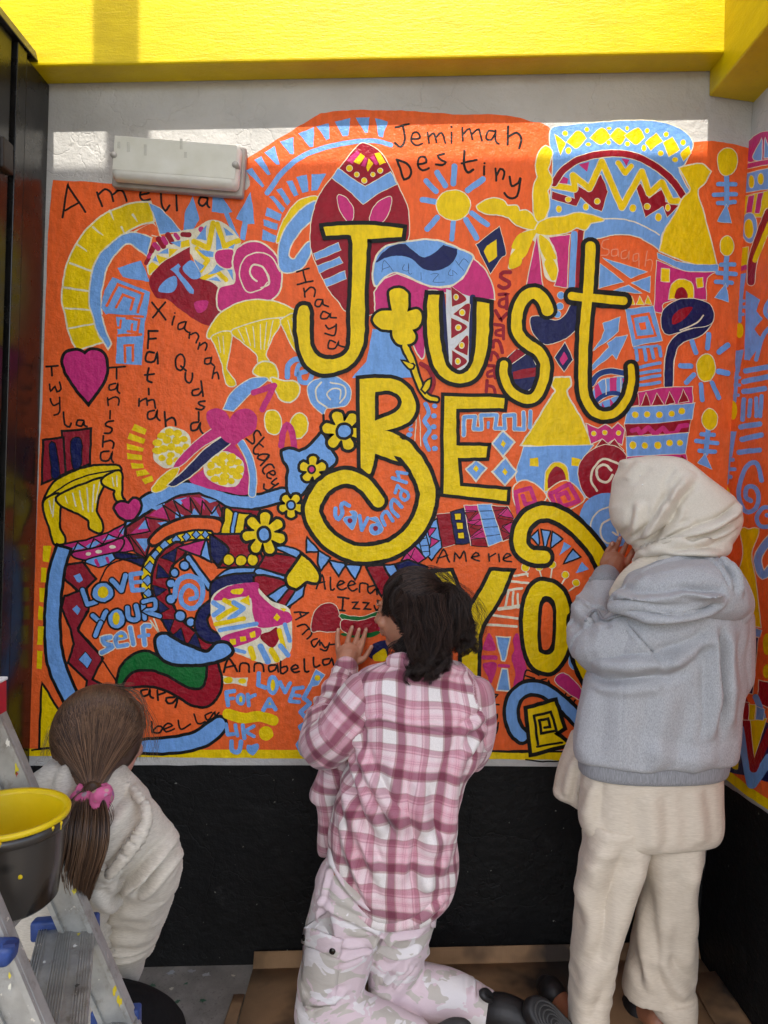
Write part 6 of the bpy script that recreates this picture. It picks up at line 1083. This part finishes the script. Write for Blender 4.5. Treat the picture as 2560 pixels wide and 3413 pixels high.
trous = voxel('camouflage_trousers', mb, .0045, 4, M_CAMO, girlB)
D = .5
creases(trous, [fold(RM, D, .010, .006, (560, 1205), (660, 1225), (760, 1180)), fold(RM, D, .010, .005, (560, 1300), (650, 1290), (730, 1270)), fold(RM, D, .012, -.010, (800, 1110), (760, 1220), (720, 1330)), fold(RM, D, .010, .006, (380, 1560), (480, 1530), (600, 1500)), fold(RM, D, .012, .009, (350, 1620), (450, 1560), (560, 1520)), fold(RM, D, .010, .007, (740, 1210), (860, 1180), (1020, 1190)), fold(RM, D, .010, .007, (730, 1330), (880, 1340), (1010, 1300)), fold(RM, D, .012, .010, (800, 1560), (880, 1470), (940, 1400)), fold(RM, D, .009, .009, (850, 1580), (910, 1490), (970, 1420)), fold(RM, D, .010, .006, (740, 1430), (820, 1450), (900, 1420)), fold(RM, D, .012, .007, (1290, 1450), (1320, 1550), (1300, 1630)), fold(RM, D, .008, .008, (1345, 1440), (1365, 1540), (1350, 1640)), fold(RM, D, .012, .005, (1050, 1380), (1080, 1480), (1040, 1600)), fold(RM, D, .01, .005, (420, 1000), (560, 1040), (760, 1130)), fold(RM, D, .006, .004, (490, 800), (450, 960), (425, 1110)), fold(RM, D, .01, .006, (470, 760), (600, 900), (760, 1010))], .003, (15, 15, 15), .008)
mb = MB(); limb(mb, [RM(1335, 1575, .385), RM(1390, 1588, .39)], [.044, .042], 18); cf = voxel('ankle_cuff', mb, .004, 2, M_CAMO, girlB); creases(cf, [fold(RM, .4, .004, .003, (1340, y), (1400, y+6)) for y in range(1500, 1660, 18)], .001)
rg = (800, 2413, ZS)
fl_ = patch_on(trous, [(352, 1108), (572, 1188), (552, 1296), (335, 1205)], rg, .010, 'pocket_flap', M_CAMO, girlB, .008)
pk_ = patch_on(trous, [(355, 1225), (552, 1290), (528, 1560), (335, 1560)], rg, .006, 'cargo_pocket', M_CAMO, girlB, .008)
for x, y in ((354, 1182), (511, 1256)):
    h = hit(fl_, 800+x*ZS, 2413+y*ZS); mb = MB(); ax = h[1]; mb.tube([h[0]-ax*.002, h[0]+ax*.0035], [.0085, .0075], 16); mb.build('snap_button', simple('gunmetal', srgb(58, 56, 52), .25, .1, 30, 0, 1, .9), girlB, True)
patch_on(trous, [(1035, 1070), (1078, 1075), (1072, 1122), (1052, 1122)], rg, .008, 'pocket_flap', M_CAMO, girlB, .006, 4, 4)
# boot: upper, pull tab, thick sole with grooves
boot = empty('boot_tmp', None, None); bpy.data.objects.remove(boot)
mb = MB(); limb(mb, [RM(1395, 1590, .395), RM(1450, 1590, .405), W(1720, 3392, .41), W(1800, 3440, .415), W(1880, 3490, .42)], [.044, .045, .046, .043, .038], 20)
shoe = voxel('boot', mb, .004, 3, M_SHOE, girlB)
n_ = Vector((.42, -.66, .62)).normalized(); sc_ = W(1868, 3432, .47); lx = Vector((.70, -.12, -.62)); lx = (lx-n_*lx.dot(n_)).normalized(); ly = n_.cross(lx)
mb = MB(); prof = []
def sole_pt(a, r, h):
    ca, sa = math.cos(a), math.sin(a); wst = 1 - .16*math.exp(-((ca-.05)/.35)**2)
    return sc_ + lx*(r*2.35*math.copysign(abs(ca)**.8, ca)) + ly*(r*1.0*wst*math.copysign(abs(sa)**.85, sa)) + n_*h
sg = 40; rings = [(.043, -.034), (.0445, -.020), (.044, -.004), (.042, .002), (.039, .0035)]
for r, h in rings: mb.v += [sole_pt(2*math.pi*j/sg, r, h) for j in range(sg)]
for i in range(len(rings)-1):
    for j in range(sg): mb.f.append((i*sg+j, i*sg+(j+1) % sg, (i+1)*sg+(j+1) % sg, (i+1)*sg+j))
mb.f.append(tuple(range(sg))[::-1]); mb.f.append(tuple((len(rings)-1)*sg+j for j in range(sg)))
so = mb.build('boot_sole', M_SHOE, shoe, True)
for k, r in enumerate((.036, .0305, .025, .0195, .014, .0085)):
    mb = MB(); mb.tube([sole_pt(2*math.pi*j/30, r, .004) for j in range(31)], .0024, 6); mb.build('tread_ridge', M_SOLE, so, True)
mb = MB(); lp_ = [RM(1385, 1530, .43), RM(1355, 1515, .435), RM(1340, 1488, .43), RM(1362, 1480, .42), RM(1390, 1500, .41)]; limb(mb, lp_, [.007, .009, .010, .009, .007], 8); mb.build('pull_tab', M_SHOE, shoe, True)
mb = MB(); limb(mb, [RM(1120, 1730, .50), RM(1180, 1705, .52), RM(1225, 1700, .53)], [.03, .032, .03], 16); voxel('boot', mb, .004, 2, M_SOLE, girlB)
# hair, dark and wavy, half tied up
M_HB = hair_mat('dark_hair', (10, 8, 8), (66, 50, 43), .4, .32)
ctrB = np.array(HB+Vector((.012, -.012, .022))); radB = np.array((.100, .098, .108)); tieB = np.array(RY(1160, 265, .27)); tdir = (tieB-ctrB)/radB; tdir /= np.linalg.norm(tdir)
mb = MB(); ball(mb, Vector(ctrB)+Vector((.006, -.004, .004)), (.086, .084, .094)); limb(mb, [Vector(tieB), RY(1270, 400, .32), RY(1310, 560, .33), RY(1320, 700, .33)], [.014, .024, .026, .010]); limb(mb, [RY(960, 480, .30), RY(1000, 680, .33), RY(1020, 820, .36), RY(1050, 880, .38)], [.05, .05, .036, .02])
hb = voxel('hair', mb, .005, 3, M_HB, girlB); attr(hb, 'rnd', np.full(len(hb.data.vertices), .1))
n1_ = 1500; ph = RNG.random(n1_)*2*math.pi; ax1 = np.cross(tdir, [0, 0, 1.]); ax1 /= np.linalg.norm(ax1); ax2 = np.cross(tdir, ax1); pol = np.radians(75+55*RNG.random(n1_))
s_ = np.cos(pol)[:, None]*tdir+np.sin(pol)[:, None]*(np.cos(ph)[:, None]*ax1+np.sin(ph)[:, None]*ax2)
fB = np.array((-.86, .50, -.06)); keep = ~(((s_@fB) > .45) & (s_[:, 2] < .35)); s_ = s_[keep]
Ps = [to_tie(slerp_paths(ctrB, radB*.95, s_, np.repeat(tdir[None], len(s_), 0), 13, .0, .035), tieB, ctrB, .013, .5)]
strands('hair_strands', Ps[0], .0009, M_HB, girlB)
SP = []; rr_ = random.Random(11); U = rr_.uniform
for k in range(58):      # hanging locks
    f = (k % 20)/19; x0 = 800+370*f+U(-30, 30); y0 = U(330, 560); st = RY(x0, y0, .335+.02*math.sin(f*3.1)+U(-.01, .01)); lay = U(0, 1)
    x1 = 860+330*f+U(-40, 40); y1 = 990+130*math.sin(1.2+f*2.2)+U(-110, 90)
    SP.append((st, RY((x0+x1)/2+U(-30, 30)+25, (y0+y1)/2-20, .40+.03*lay), RY(x1, y1, .455+.05*lay), U(.006, .012), U(1.3, 2.4), U(.006, .016)))
for k in range(46):      # the tied tail on the right
    f = U(0, 1); lay = U(0, 1); x1 = 1200+230*f; y1 = 640+260*U(0, 1)**.6
    SP.append((RY(1160+U(-15, 15), 265+U(-15, 15), .28), RY(1190+190*f, 330+170*lay, .32+.05*U(0, 1)), RY(x1, y1, .33+.06*U(0, 1)), U(.006, .013), U(1.4, 2.6), U(.008, .018)))
for k in range(12):      # towards the cheek and collar
    f = k/11; SP.append((RY(820+60*f, 470+40*f, .325), RY(840-10*f, 700+40*f, .35), RY(640+200*f+U(-40, 30), 850+60*f+U(-20, 20), .35+.02*f), U(.003, .006), U(.8, 1.5), U(.002, .006)))
for k in range(10):      # fringe
    f = k/9; SP.append((RY(780-60*f, 190+40*f, .305), RY(670-40*f+U(-15, 15), 310+20*f, .30-.01*f), RY(625+40*U(-1, 1), 490+50*U(-1, 1), .285), U(.002, .005), U(.6, 1.2), .001))
for k in range(8):
    f = k/7; SP.append((RY(760, 280+30*f, .325), RY(700+20*f, 430, .32), RY(780+40*f, 640+50*U(-1, 1), .33), U(.003, .006), U(.8, 1.4), .003))
G = [clumps(SP, 44, 22, .013, .0065)]
strands('hair_locks', np.concatenate(G), .0007, M_HB, girlB)
FLY = guide_paths([RY(1000, 160, .25), RY(1150, 200, .27), RY(1300, 330, .30), RY(1420, 560, .32), RY(1440, 800, .33)], [.03, .03, .035, .035, .03], 70, .010, 1.6, 16, .01); strands('loose_hairs', FLY, .00045, M_HB, girlB)
# ================================================================ girl with the ponytail
mb = MB(); HC = RQ(616, 480, .94)
PCc = head_parts(mb, HC, (.42, .90, -.12), (0, .12, 1), .87)
limb(mb, [RQ(600, 640, .97), RQ(580, 800, 1.0), RQ(560, 920, 1.02)], [.05, .048, .055])
rowloft(mb, RQ, [(900, 330, 800, 1.0, .12), (1100, 320, 800, 1.0, .15), (1400, 300, 640, .98, .16), (1900, 280, 600, .93, .17), (2200, 260, 660, .90, .18)])
limb(mb, [RQ(800, 1010, .99), RQ(880, 1250, .94), RQ(860, 1450, .88), RQ(780, 1750, .78), RQ(738, 1935, .745)], [.036, .034, .03, .027, .026])
limb(mb, [RQ(738, 1935, .745), RQ(735, 1990, .72), RQ(720, 2040, .70)], [.026, .03, .026]); fingers(mb, [[RQ(700+i*18, 2040, .68), RQ(690+i*18, 2090, .655), RQ(688+i*18, 2130, .64)] for i in range(4)]+[[RQ(760, 2000, .70), RQ(790, 2035, .68), RQ(800, 2065, .665)]], .008)
limb(mb, [RQ(330, 1010, .99), RQ(260, 1250, .90), RQ(300, 1350, .78), RQ(420, 1200, .66)], [.036, .034, .03, .026])
limb(mb, [RQ(640, 2150, .92), RQ(850, 2200, .80), RQ(960, 2230, .68)], [.05, .045, .04]); limb(mb, [RQ(960, 2240, .68), RQ(930, 2410, .80), RQ(880, 2520, .92)], [.038, .034, .026])
limb(mb, [RQ(420, 2200, .93), RQ(410, 2350, .80), RQ(400, 2480, .93)], [.05, .04, .03])
girlC = voxel('person', mb, .0032, 4, SK_C)
tag(girlC, 'crouching person with a long brown ponytail and oatmeal hoodie beside the ladder', 'person')
eyes(PCc, 1.0, girlC)
mb = MB()
rowloft(mb, RQ, [(640, 330, 740, 1.0, .10), (700, 220, 770, 1.0, .15), (780, 165, 830, 1.0, .19), (900, 140, 890, 1.0, .22), (1050, 120, 915, 1.0, .235), (1250, 110, 860, .99, .22), (1450, 105, 700, .98, .22), (1650, 100, 640, .96, .22), (1850, 95, 640, .94, .23), (2020, 90, 680, .92, .24), (2120, 95, 740, .90, .26), (2220, 100, 740, .90, .26)], 40, 2.4)
SLC = ([RQ(790, 1010, 1.01), RQ(870, 1150, 1.0), RQ(895, 1290, .97), RQ(835, 1440, .93), RQ(785, 1620, .86), RQ(755, 1790, .80)], [.058, .063, .063, .060, .055, .047])
limb(mb, [RQ(300, 1000, 1.0), RQ(215, 1180, .95), RQ(230, 1330, .88), RQ(330, 1330, .78)], [.06, .06, .055, .045], 18)
rowloft(mb, RQ, [(690, 420, 790, 1.0, .09), (780, 400, 850, 1.01, .13), (900, 420, 900, 1.03, .15), (1020, 460, 880, 1.04, .16), (1120, 520, 800, 1.045, .15), (1220, 560, 720, 1.05, .11), (1290, 600, 680, 1.045, .05)], 30, 2.1)
limb(mb, [RQ(780, 760, 1.03), RQ(880, 880, 1.075), RQ(880, 1010, 1.10), RQ(790, 1150, 1.115), RQ(690, 1270, 1.12), RQ(640, 1300, 1.12), RQ(600, 1240, 1.12)], [.004, .0045, .0045, .004, .004, .0035, .003], 10)
hc = voxel('hoodie', mb, .0045, 3, M_OAT, girlC); D = 1.08
sl_f = [fold(RQ, .9, .008, .0075, (640+i*5, 1480+i*58), (760, 1500+i*55+(i % 3)*16), (900-i*14, 1440+i*62)) for i in range(6)]
creases(hc, sl_f + [fold(RQ, D, .010, .005, (640, 1300), (700, 1340), (680, 1440), (720, 1490)), fold(RQ, D, .010, .005, (720, 1490), (820, 1400), (1000, 1180)), fold(RQ, D, .009, -.004, (760, 1490), (860, 1420), (1000, 1230)), fold(RQ, D, .010, .005, (640, 1300), (760, 1200), (900, 1000)), fold(RQ, D, .009, .004, (680, 1050), (760, 940), (820, 830)), fold(RQ, D, .009, .004, (600, 1100), (700, 960), (780, 800)), fold(RQ, D, .010, .006, (600, 1250), (580, 1180), (560, 1100)), fold(RQ, D, .014, .008, (620, 1560), (640, 1420), (640, 1330)), fold(RQ, D, .014, .008, (200, 760), (300, 720), (400, 800)), fold(RQ, D, .01, .006, (360, 680), (400, 780), (410, 860)), fold(RQ, D, .012, .007, (600, 1640), (610, 1500), (560, 1380))], .0035, (13, 13, 13), .012)
ridges(hc, (8, 8, 8), .004, 6)
mb = MB(); limb(mb, *SLC, 24); sc3 = voxel('sleeve', mb, .004, 2, M_OAT, girlC); arm_wrinkles(sc3, *SLC, .009, 27, ((0, .1), (.3, .35), (.5, 1), (.85, 1.1), (1, .5)), 7); creases(sc3, [fold(RQ, D, .010, .010, (720, 1490), (820, 1400), (1000, 1180)), fold(RQ, D, .010, -.008, (760, 1490), (860, 1420), (1000, 1230))], .002)
mb = MB(); limb(mb, [RQ(755, 1790, .80), RQ(744, 1850, .78), RQ(738, 1900, .765)], [.046, .046, .042], 22); voxel('cuff', mb, .004, 2, M_OAT, girlC)
mb = MB(); limb(mb, [RQ(560, 2170, .93), RQ(760, 2190, .86), RQ(900, 2215, .76), RQ(980, 2250, .68)], [.072, .070, .064, .056], 20); limb(mb, [RQ(980, 2250, .68), RQ(960, 2400, .78), RQ(880, 2550, .93)], [.056, .052, .042], 18); limb(mb, [RQ(400, 2200, .95), RQ(400, 2350, .80), RQ(400, 2500, .95)], [.075, .066, .05], 18)
limb(mb, [RQ(880, 2540, .93), RQ(800, 2600, 1.0)], [.038, .034], 14); limb(mb, [RQ(400, 2490, .94), RQ(400, 2560, 1.0)], [.045, .036], 14)
lg = voxel('leggings', mb, .005, 3, M_BLKCLOTH, girlC)
M_HC = hair_mat('brown_hair', (52, 37, 29), (124, 93, 69), .34)
ctrC = np.array(HC+Vector((0, -.012, .014))); radC = np.array((.0845, .088, .091)); tieC = np.array(RQ(560, 800, 1.10)); tdC = (tieC-ctrC)/radC; tdC /= np.linalg.norm(tdC)
mb = MB(); ball(mb, Vector(ctrC), (.0808, .0842, .087)); limb(mb, [RQ(590, 600, 1.0), RQ(572, 700, 1.045), Vector(tieC)], [.05, .030, .012]); limb(mb, [Vector(tieC), RQ(520, 980, 1.12), RQ(500, 1150, 1.13), RQ(480, 1330, 1.12), RQ(490, 1440, 1.11)], [.018, .032, .034, .024, .008])
hcb = voxel('hair', mb, .005, 3, M_HC, girlC); attr(hcb, 'rnd', np.full(len(hcb.data.vertices), .12))
n2_ = 3400; ph = RNG.random(n2_)*2*math.pi; ax1 = np.cross(tdC, [0, 0, 1.]); ax1 /= np.linalg.norm(ax1); ax2 = np.cross(tdC, ax1); pol = np.radians(95+45*RNG.random(n2_))
s_ = np.cos(pol)[:, None]*tdC+np.sin(pol)[:, None]*(np.cos(ph)[:, None]*ax1+np.sin(ph)[:, None]*ax2)
crown = np.array((.06, -.1, 1.)); s_ = s_*.72+crown*.5*np.clip(s_[:, 2:3]+.55, 0, 1.2); fC = np.array((.30, .95, -.12)); s_ = s_[~(((s_/np.linalg.norm(s_, axis=1, keepdims=True))@fC > .62) & (s_[:, 2] < .3))]
PP = to_tie(slerp_paths(ctrC, radC, s_, np.repeat(tdC[None], len(s_), 0), 15, .0, .02), tieC, ctrC, .013, .42)
strands('hair_strands', PP, .0008, M_HC, girlC, .8)
G = [guide_paths([Vector(tieC), RQ(530, 950, 1.14), RQ(505, 1120, 1.16), RQ(480, 1300, 1.15), RQ(500, 1480, 1.13)], [.014, .034, .042, .034, .010], 900, .004, .9, 18, .003, .8), guide_paths([Vector(tieC), RQ(450, 940, 1.14), RQ(420, 1080, 1.15), RQ(400, 1230, 1.13), RQ(430, 1380, 1.12)], [.012, .02, .026, .022, .012], 320, .004, .9, 18, .003, .8),
     guide_paths([Vector(tieC), RQ(580, 1000, 1.15), RQ(600, 1120, 1.165), RQ(560, 1260, 1.16), RQ(480, 1380, 1.12)], [.012, .014, .016, .014, .008], 220, .004, 1.0, 18, .003, .8), guide_paths([RQ(400, 1250, 1.10), RQ(300, 1480, 1.08), RQ(220, 1680, 1.06), RQ(170, 1880, 1.05), RQ(140, 2060, 1.05)], [.018, .018, .022, .022, .014], 420, .004, 1.0, 18, .003, .8)]
strands('ponytail', np.concatenate(G), .0008, M_HC, girlC)
FLY = np.concatenate([guide_paths([RQ(600, 840, 1.09), RQ(660, 880, 1.11), RQ(680, 960, 1.12), RQ(640, 1060, 1.12)], [.006, .006, .007, .008], 9, .003, .8, 14), guide_paths([RQ(620, 190, .93), RQ(480, 235, .95), RQ(360, 400, .96), RQ(330, 600, .97)], [.008, .012, .014, .02], 60, .006, 1.2, 14), guide_paths([RQ(700, 190, .93), RQ(840, 230, .95), RQ(910, 420, .95), RQ(900, 620, .95)], [.008, .012, .014, .016], 40, .006, 1.2, 14), guide_paths([RQ(600, 190, .93), RQ(660, 160, .93), RQ(740, 165, .93), RQ(800, 190, .93)], [.006, .008, .01, .012], 24, .004, 1.2, 14)])
strands('loose_hairs', FLY, .0004, M_HC, girlC)
# scrunchie
m, t, b = newmat('pink_scrunchie'); co = coords(t); vo = N(t, 'TexVoronoi'); vo.inputs['Scale'].default_value = 62; t.links.new(co, vo.inputs[0])
sp = ramp(t, vo.outputs['Distance'], [(.28, (1, 1, 1)), (.34, (0, 0, 0))]); hs = N(t, 'HueSaturation'); t.links.new(vo.outputs['Color'], hs.inputs['Color']); hs.inputs['Value'].default_value = .45; hs.inputs['Saturation'].default_value = .7
t.links.new(mixc(t, math_(t, 'MULTIPLY', sp, .6), srgb(196, 92, 136), hs.outputs[0]), b.inputs['Base Color']); b.inputs['Roughness'].default_value = .7; bump(t, b, nz(t, co, 130, 3), .5, .004); M_SCR = m
mb = MB(); c_ = Vector(tieC)+Vector((0, -.004, -.012))
for j in range(16):
    a = 2*math.pi*j/16; ball(mb, c_+Vector((.024*math.cos(a), .024*math.sin(a), .005*math.sin(3*a))), (.0115, .0115, .019))
limb(mb, [RQ(570, 840, 1.135), RQ(600, 825, 1.145), RQ(640, 800, 1.14)], [.007, .010, .010], 12); limb(mb, [RQ(575, 835, 1.14), RQ(580, 880, 1.145)], [.009, .006], 10)
scr = voxel('scrunchie', mb, .0028, 2, M_SCR, girlC); creases(scr, [], .003, (90, 90, 25))
# ================================================================ ladder, bucket, box
M_ALU = simple('scuffed_aluminium', srgb(170, 168, 162), .42, .2, 22, .15, 120, .5)
_t = M_ALU.node_tree; _b = _t.nodes['Principled BSDF']; _c = _b.inputs['Base Color'].links[0].from_socket; _co = coords(_t)
_c = mixc(_t, math_(_t, 'MULTIPLY', ramp(_t, nz(_t, _co, 38, 5, .7), [(.52, (0, 0, 0)), (.7, (1, 1, 1))]), .55), _c, srgb(112, 102, 88))
_c = mixc(_t, ramp(_t, nz(_t, _co, 60, 3, .6, .8), [(.70, (0, 0, 0)), (.72, (1, 1, 1))]), _c, srgb(214, 208, 196)); _t.links.new(_c, _b.inputs['Base Color'])
_t.links.new(ramp(_t, nz(_t, _co, 30, 4), [(.3, (.3,)*3), (.7, (.65,)*3)]), _b.inputs['Roughness'])
M_BLU = simple('blue_plastic', srgb(36, 62, 122), .5, .3, 60, .2, 160)
lad = empty('step_ladder', 'paint-splashed aluminium step ladder with blue plastic feet in the foreground', 'ladder')
DF, DN = 1.16, 1.44
def zray(x, y, z):
    d = ray(x*700/1277, 2200+y*700/1277); return CPOS + d*((z-CPOS.z)/d.z)
# rails: channel section
def rail(a, b, wd, th):
    mb = MB(); mb.bar(a, b, wd, th, (0, 1, 0)); o = mb.build('rail', M_ALU, lad, False, .003, 2)
    d = (b-a).normalized(); off = Vector((0, -th/2-.002, 0)); x = d.cross(Vector((0, 1, 0))).normalized()
    for s_ in (-1, 1):
        m2 = MB(); e = x*(wd/2-.004)*s_+off; m2.bar(a+e, b+e, .008, .006, (0, 1, 0)); m2.build('rail_flange', M_ALU, o)
    return o
def to_floor(a, b_):
    d = b_-a; k = (zfloor(b_.x)+.004-a.z)/d.z; return a+d*k
FA, FB_ = RQ(-190, 70, DF), RQ(760, 2260, DF); FB_ = to_floor(FA, FB_)
rail(FA, FB_, .052, .022)
NA, NB = RQ(-160, 1420, DN), RQ(260, 2420, DN); NB = to_floor(NA, NB); NA = NA+(NA-NB)*((FA.z-NA.z)/(NA.z-NB.z))
rail(NA, NB, .052, .022)
for q in (FA, NA):
    e = Vector((q.x-.32, q.y, zfloor(q.x-.32)+.003)); rail(q+Vector((-.03, 0, -.02)), e, .034, .018)
    MB().box((e.x-.03, e.y-.018, e.z-.002), (e.x+.03, e.y+.018, e.z+.03)).build('blue_foot', M_BLU, lad, True, .004, 2)
for q in (FB_, NB): MB().box((q.x-.034, q.y-.018, q.z-.003), (q.x+.034, q.y+.018, q.z+.04)).build('blue_foot', M_BLU, lad, True, .004, 2)
def tread(q, z, name='tread'):
    p = [zray(x, y, z) for x, y in q]; dn = Vector((0, 0, -.022)); mb = MB(); mb.hexa([v+dn for v in p]+p); o = mb.build(name, M_ALU, lad, False, .002, 2)
    a, b_, c_, d_ = p      # far-left, far-right, near-right, near-left
    for k in range(24):
        u = (k+.5)/24; s0 = a*(1-u)+b_*u; s1 = d_*(1-u)+c_*u; m2 = MB()
        if k in (4, 5, 6, 7, 15, 16, 17): continue
        m2.bar(s0+Vector((0, 0, .0012)), s1+Vector((0, 0, .0012)), (b_-a).length/24*.55, .0022); m2.build('grip_rib', M_ALU, o)
    return p
z1 = RQ(410, 1590, DF-.02).z; P1 = tread([(240, 1612), (578, 1582), (520, 2330), (60, 2330)], z1)
z2 = RQ(720, 2130, DF-.02).z; P2 = tread([(600, 2150), (832, 2135), (900, 2900), (500, 2900)], z2)
def cap(a, b_, k, wedge):
    "blue plastic bracket along a tread end, with a cheek running up the rail"
    d = (b_-a).normalized(); up = Vector((0, 0, 1)); out = Vector((0, 1, 0)); h = .034; mb = MB(); o = a+out*.004-up*.020-d*.008; e = b_+out*.004-up*.020+d*.008
    mb.hexa([o-out*.022, e-out*.022, e, o, o-out*.022+up*h, e-out*.022+up*h*.95, e+up*h, o+up*h]); c = mb.build('blue_end_cap', M_BLU, lad, True, .005, 3)
    mb = MB(); q = [o+d*.045+out*.002, e-d*.03+out*.002, wedge+d*.012, wedge-d*.022]; mb.hexa([p-out*.018 for p in q]+q); mb.build('cap_cheek', M_BLU, c, True, .004, 2)
cap(P1[0], P1[1], 0, RQ(465, 1470, DF-.012)); cap(P2[0], P2[1], 0, RQ(728, 2058, DF-.012))
mb = MB(); q = [RQ(-60, 1800, DN+.014), RQ(118, 1796, DN+.014), RQ(140, 1664, DN+.014), RQ(-60, 1670, DN+.014)]; n0 = Vector((0, -.03, 0)); mb.hexa(q+[p+n0 for p in q]); mb.build('blue_end_cap', M_BLU, lad, True, .008, 3)
mb = MB(); mb.bar(RQ(30, 1728, DN+.046), RQ(104, 1722, DN+.046), .010, .004); mb.build('cap_slot', simple('blue_plastic_dark', srgb(20, 40, 92), .5, .1), lad)
# tread carrying the bucket
zb_ = RQ(40, 1470, 1.30).z
mb = MB(); mb.box((RQ(-200, 1500, 1.30).x, -DN-.02, zb_-.022), (RQ(150, 1500, 1.30).x, -DF-.03, zb_)); mb.build('tread', M_ALU, lad, False, .003, 2)
# paint drips on the ladder
def drip(x, y, d, r, rgb, z=None):
    p = zray(x, y, z)+Vector((0, 0, .0034)) if z is not None else RQ(x, y, d); mb = MB(); n_ = 12; vs = [p+Vector((0, 0, .0006))]
    for i in range(n_):
        a = 2*math.pi*i/n_; rr = r*(.35+1.0*random.random()); vs.append(p+(Vector((rr*math.cos(a), rr*math.sin(a), 0)) if z is not None else Vector((rr*.6*math.cos(a), 0, rr*1.3*math.sin(a)))))
    mesh_obj('paint_drip', vs, [(0, i+1, (i+1) % n_+1) for i in range(n_)], simple('drip%d%d%d' % rgb, srgb(*rgb), .45, .05), lad)
for x, y, r, rgb in ((478, 1676, .005, (190, 174, 50)), (525, 1618, .006, (44, 96, 150)), (455, 1748, .004, (210, 206, 196)), (270, 1848, .003, (210, 206, 196)), (465, 1990, .004, (60, 58, 54))): drip(x, y, 0, r, rgb, z1)
for x, y, r, rgb in ((692, 2010, .006, (210, 184, 30)), (726, 2075, .007, (210, 184, 30)), (98, 662, .006, (206, 190, 40)), (450, 1400, .005, (214, 200, 60)), (100, 690, .004, (170, 60, 40)), (45, 510, .006, (226, 222, 210))): drip(x, y, DF-.0+.0165, r, rgb)
for x, y, r, rgb in ((60, 1990, .004, (206, 202, 184)), (58, 1920, .003, (200, 182, 60))): drip(x, y, DN+.0165, r, rgb)
# bucket
buc = empty('paint_bucket', 'black paint bucket with yellow paint inside, standing on the step ladder', 'bucket')
bc = RQ(25, 930, 1.30); s = px_m(1.30)*700/1277; R0 = 372*s; R1 = R0*.83; hb_ = bc.z-zb_-.001
m, t, b = newmat('black_bucket_plastic'); co = coords(t); k = ramp(t, nz(t, co, 16, 4, .6, .4), [(.60, (0, 0, 0)), (.62, (1, 1, 1))])
lab_ = ramp(t, nz(t, co, 7, 2, .4), [(.50, (0, 0, 0)), (.52, (1, 1, 1))])
cc = mixc(t, math_(t, 'MULTIPLY', lab_, .9), srgb(13, 13, 14), srgb(62, 56, 50)); t.links.new(mixc(t, math_(t, 'MULTIPLY', k, .0), cc, srgb(200, 180, 30)), b.inputs['Base Color']); b.inputs['Roughness'].default_value = .25; M_BUC = m
M_YP = simple('wet_yellow_paint', srgb(222, 190, 6), .35, .08, 14, .25, 60)
base = Vector((bc.x, bc.y, zb_+.001))
MB().lathe([(.001, 0), (R1-.006, 0), (R1, .006), (R1+(R0-R1)*.5, hb_*.5), (R0-.004, hb_-.012), (R0-.003, hb_-.004)], base, 48).build('bucket_body', M_BUC, buc, True)
MB().lathe([(R0-.006, hb_-.002), (R0-.010, hb_-.03), (R1+.5*(R0-R1)-.008, hb_*.5), (R1+.3*(R0-R1)-.008, hb_*.3), (.001, hb_*.3)], base, 48).build('paint_inside', M_YP, buc, True)
MB().lathe([(R0-.007, hb_-.003), (R0-.005, hb_+.002), (R0+.001, hb_+.003), (R0+.003, hb_), (R0+.002, hb_-.005), (R0-.003, hb_-.006)], base, 64).build('painted_rim', M_YP, buc, True)
MB().lathe([(R0-.003, hb_-.0055), (R0+.002, hb_-.006), (R0+.001, hb_-.020), (R0-.004, hb_-.021)], base, 64).build('lower_rim', M_BUC, buc, True)
ea = math.radians(-80); ep = base+Vector(((R0+.002)*math.cos(ea), (R0+.002)*math.sin(ea), hb_-.030)); nr = Vector((math.cos(ea), math.sin(ea), 0)); tg = Vector((-nr.y, nr.x, 0))
MB().tube([ep+(tg*math.cos(2*math.pi*j/20)+Vector((0, 0, 1))*math.sin(2*math.pi*j/20))*.012+nr*.004 for j in range(21)], .0042, 8).build('handle_lug', M_YP, buc, True)
for j in range(6):
    a = math.radians(random.choice((-78, -70, -12, -20, -100))+random.uniform(-4, 4)); L = .003+.007*random.random()**2; rr = R0+.0005
    p = base+Vector((rr*math.cos(a), rr*math.sin(a), hb_-.008)); q = p-Vector((0, 0, L)); mb = MB(); limb(mb, [p, (p+q)/2, q], [.0032, .0018, .0014], 8, 2); mb.build('paint_run', M_YP, buc, True)
for j, (an, hz) in enumerate(((-50, .52), (-95, .66), (-72, .57))):
    a = math.radians(an); rr = R1+(R0-R1)*hz; p = base+Vector((rr*math.cos(a), rr*math.sin(a), hb_*hz)); mb = MB(); ball(mb, p, (.004, .0015, .0035), None, 6); mb.build('paint_spot', M_YP, buc, True)
# red and white carton on the ladder top
box = empty('carton', 'small red and white carton at the left edge above the bucket', 'carton')
b0, b1 = RQ(-160, 310, 1.15), RQ(42, 122, 1.15)
MB().box((b0.x, -1.22, b0.z), (b1.x, -1.15, b1.z)).build('carton_body', simple('red_card', srgb(178, 28, 44), .5, .12, 50), box, False, .002, 2)
MB().box((b0.x-.001, -1.222, b1.z+.0004), (b1.x+.0015, -1.148, b1.z+.006)).build('carton_lid', simple('white_card', srgb(226, 222, 218), .6, .05), box, False, .002, 2)
zt_ = b0.z - .0015
MB().box((b0.x-.1, -DN-.02, zt_-.02), (b1.x-.012, -DF+.02, zt_)).build('top_platform', M_ALU, lad, False, .003, 2)
for o in list(COL.objects):
    if o.type == 'MESH' and o.parent is None and o.name.startswith('person'): pass
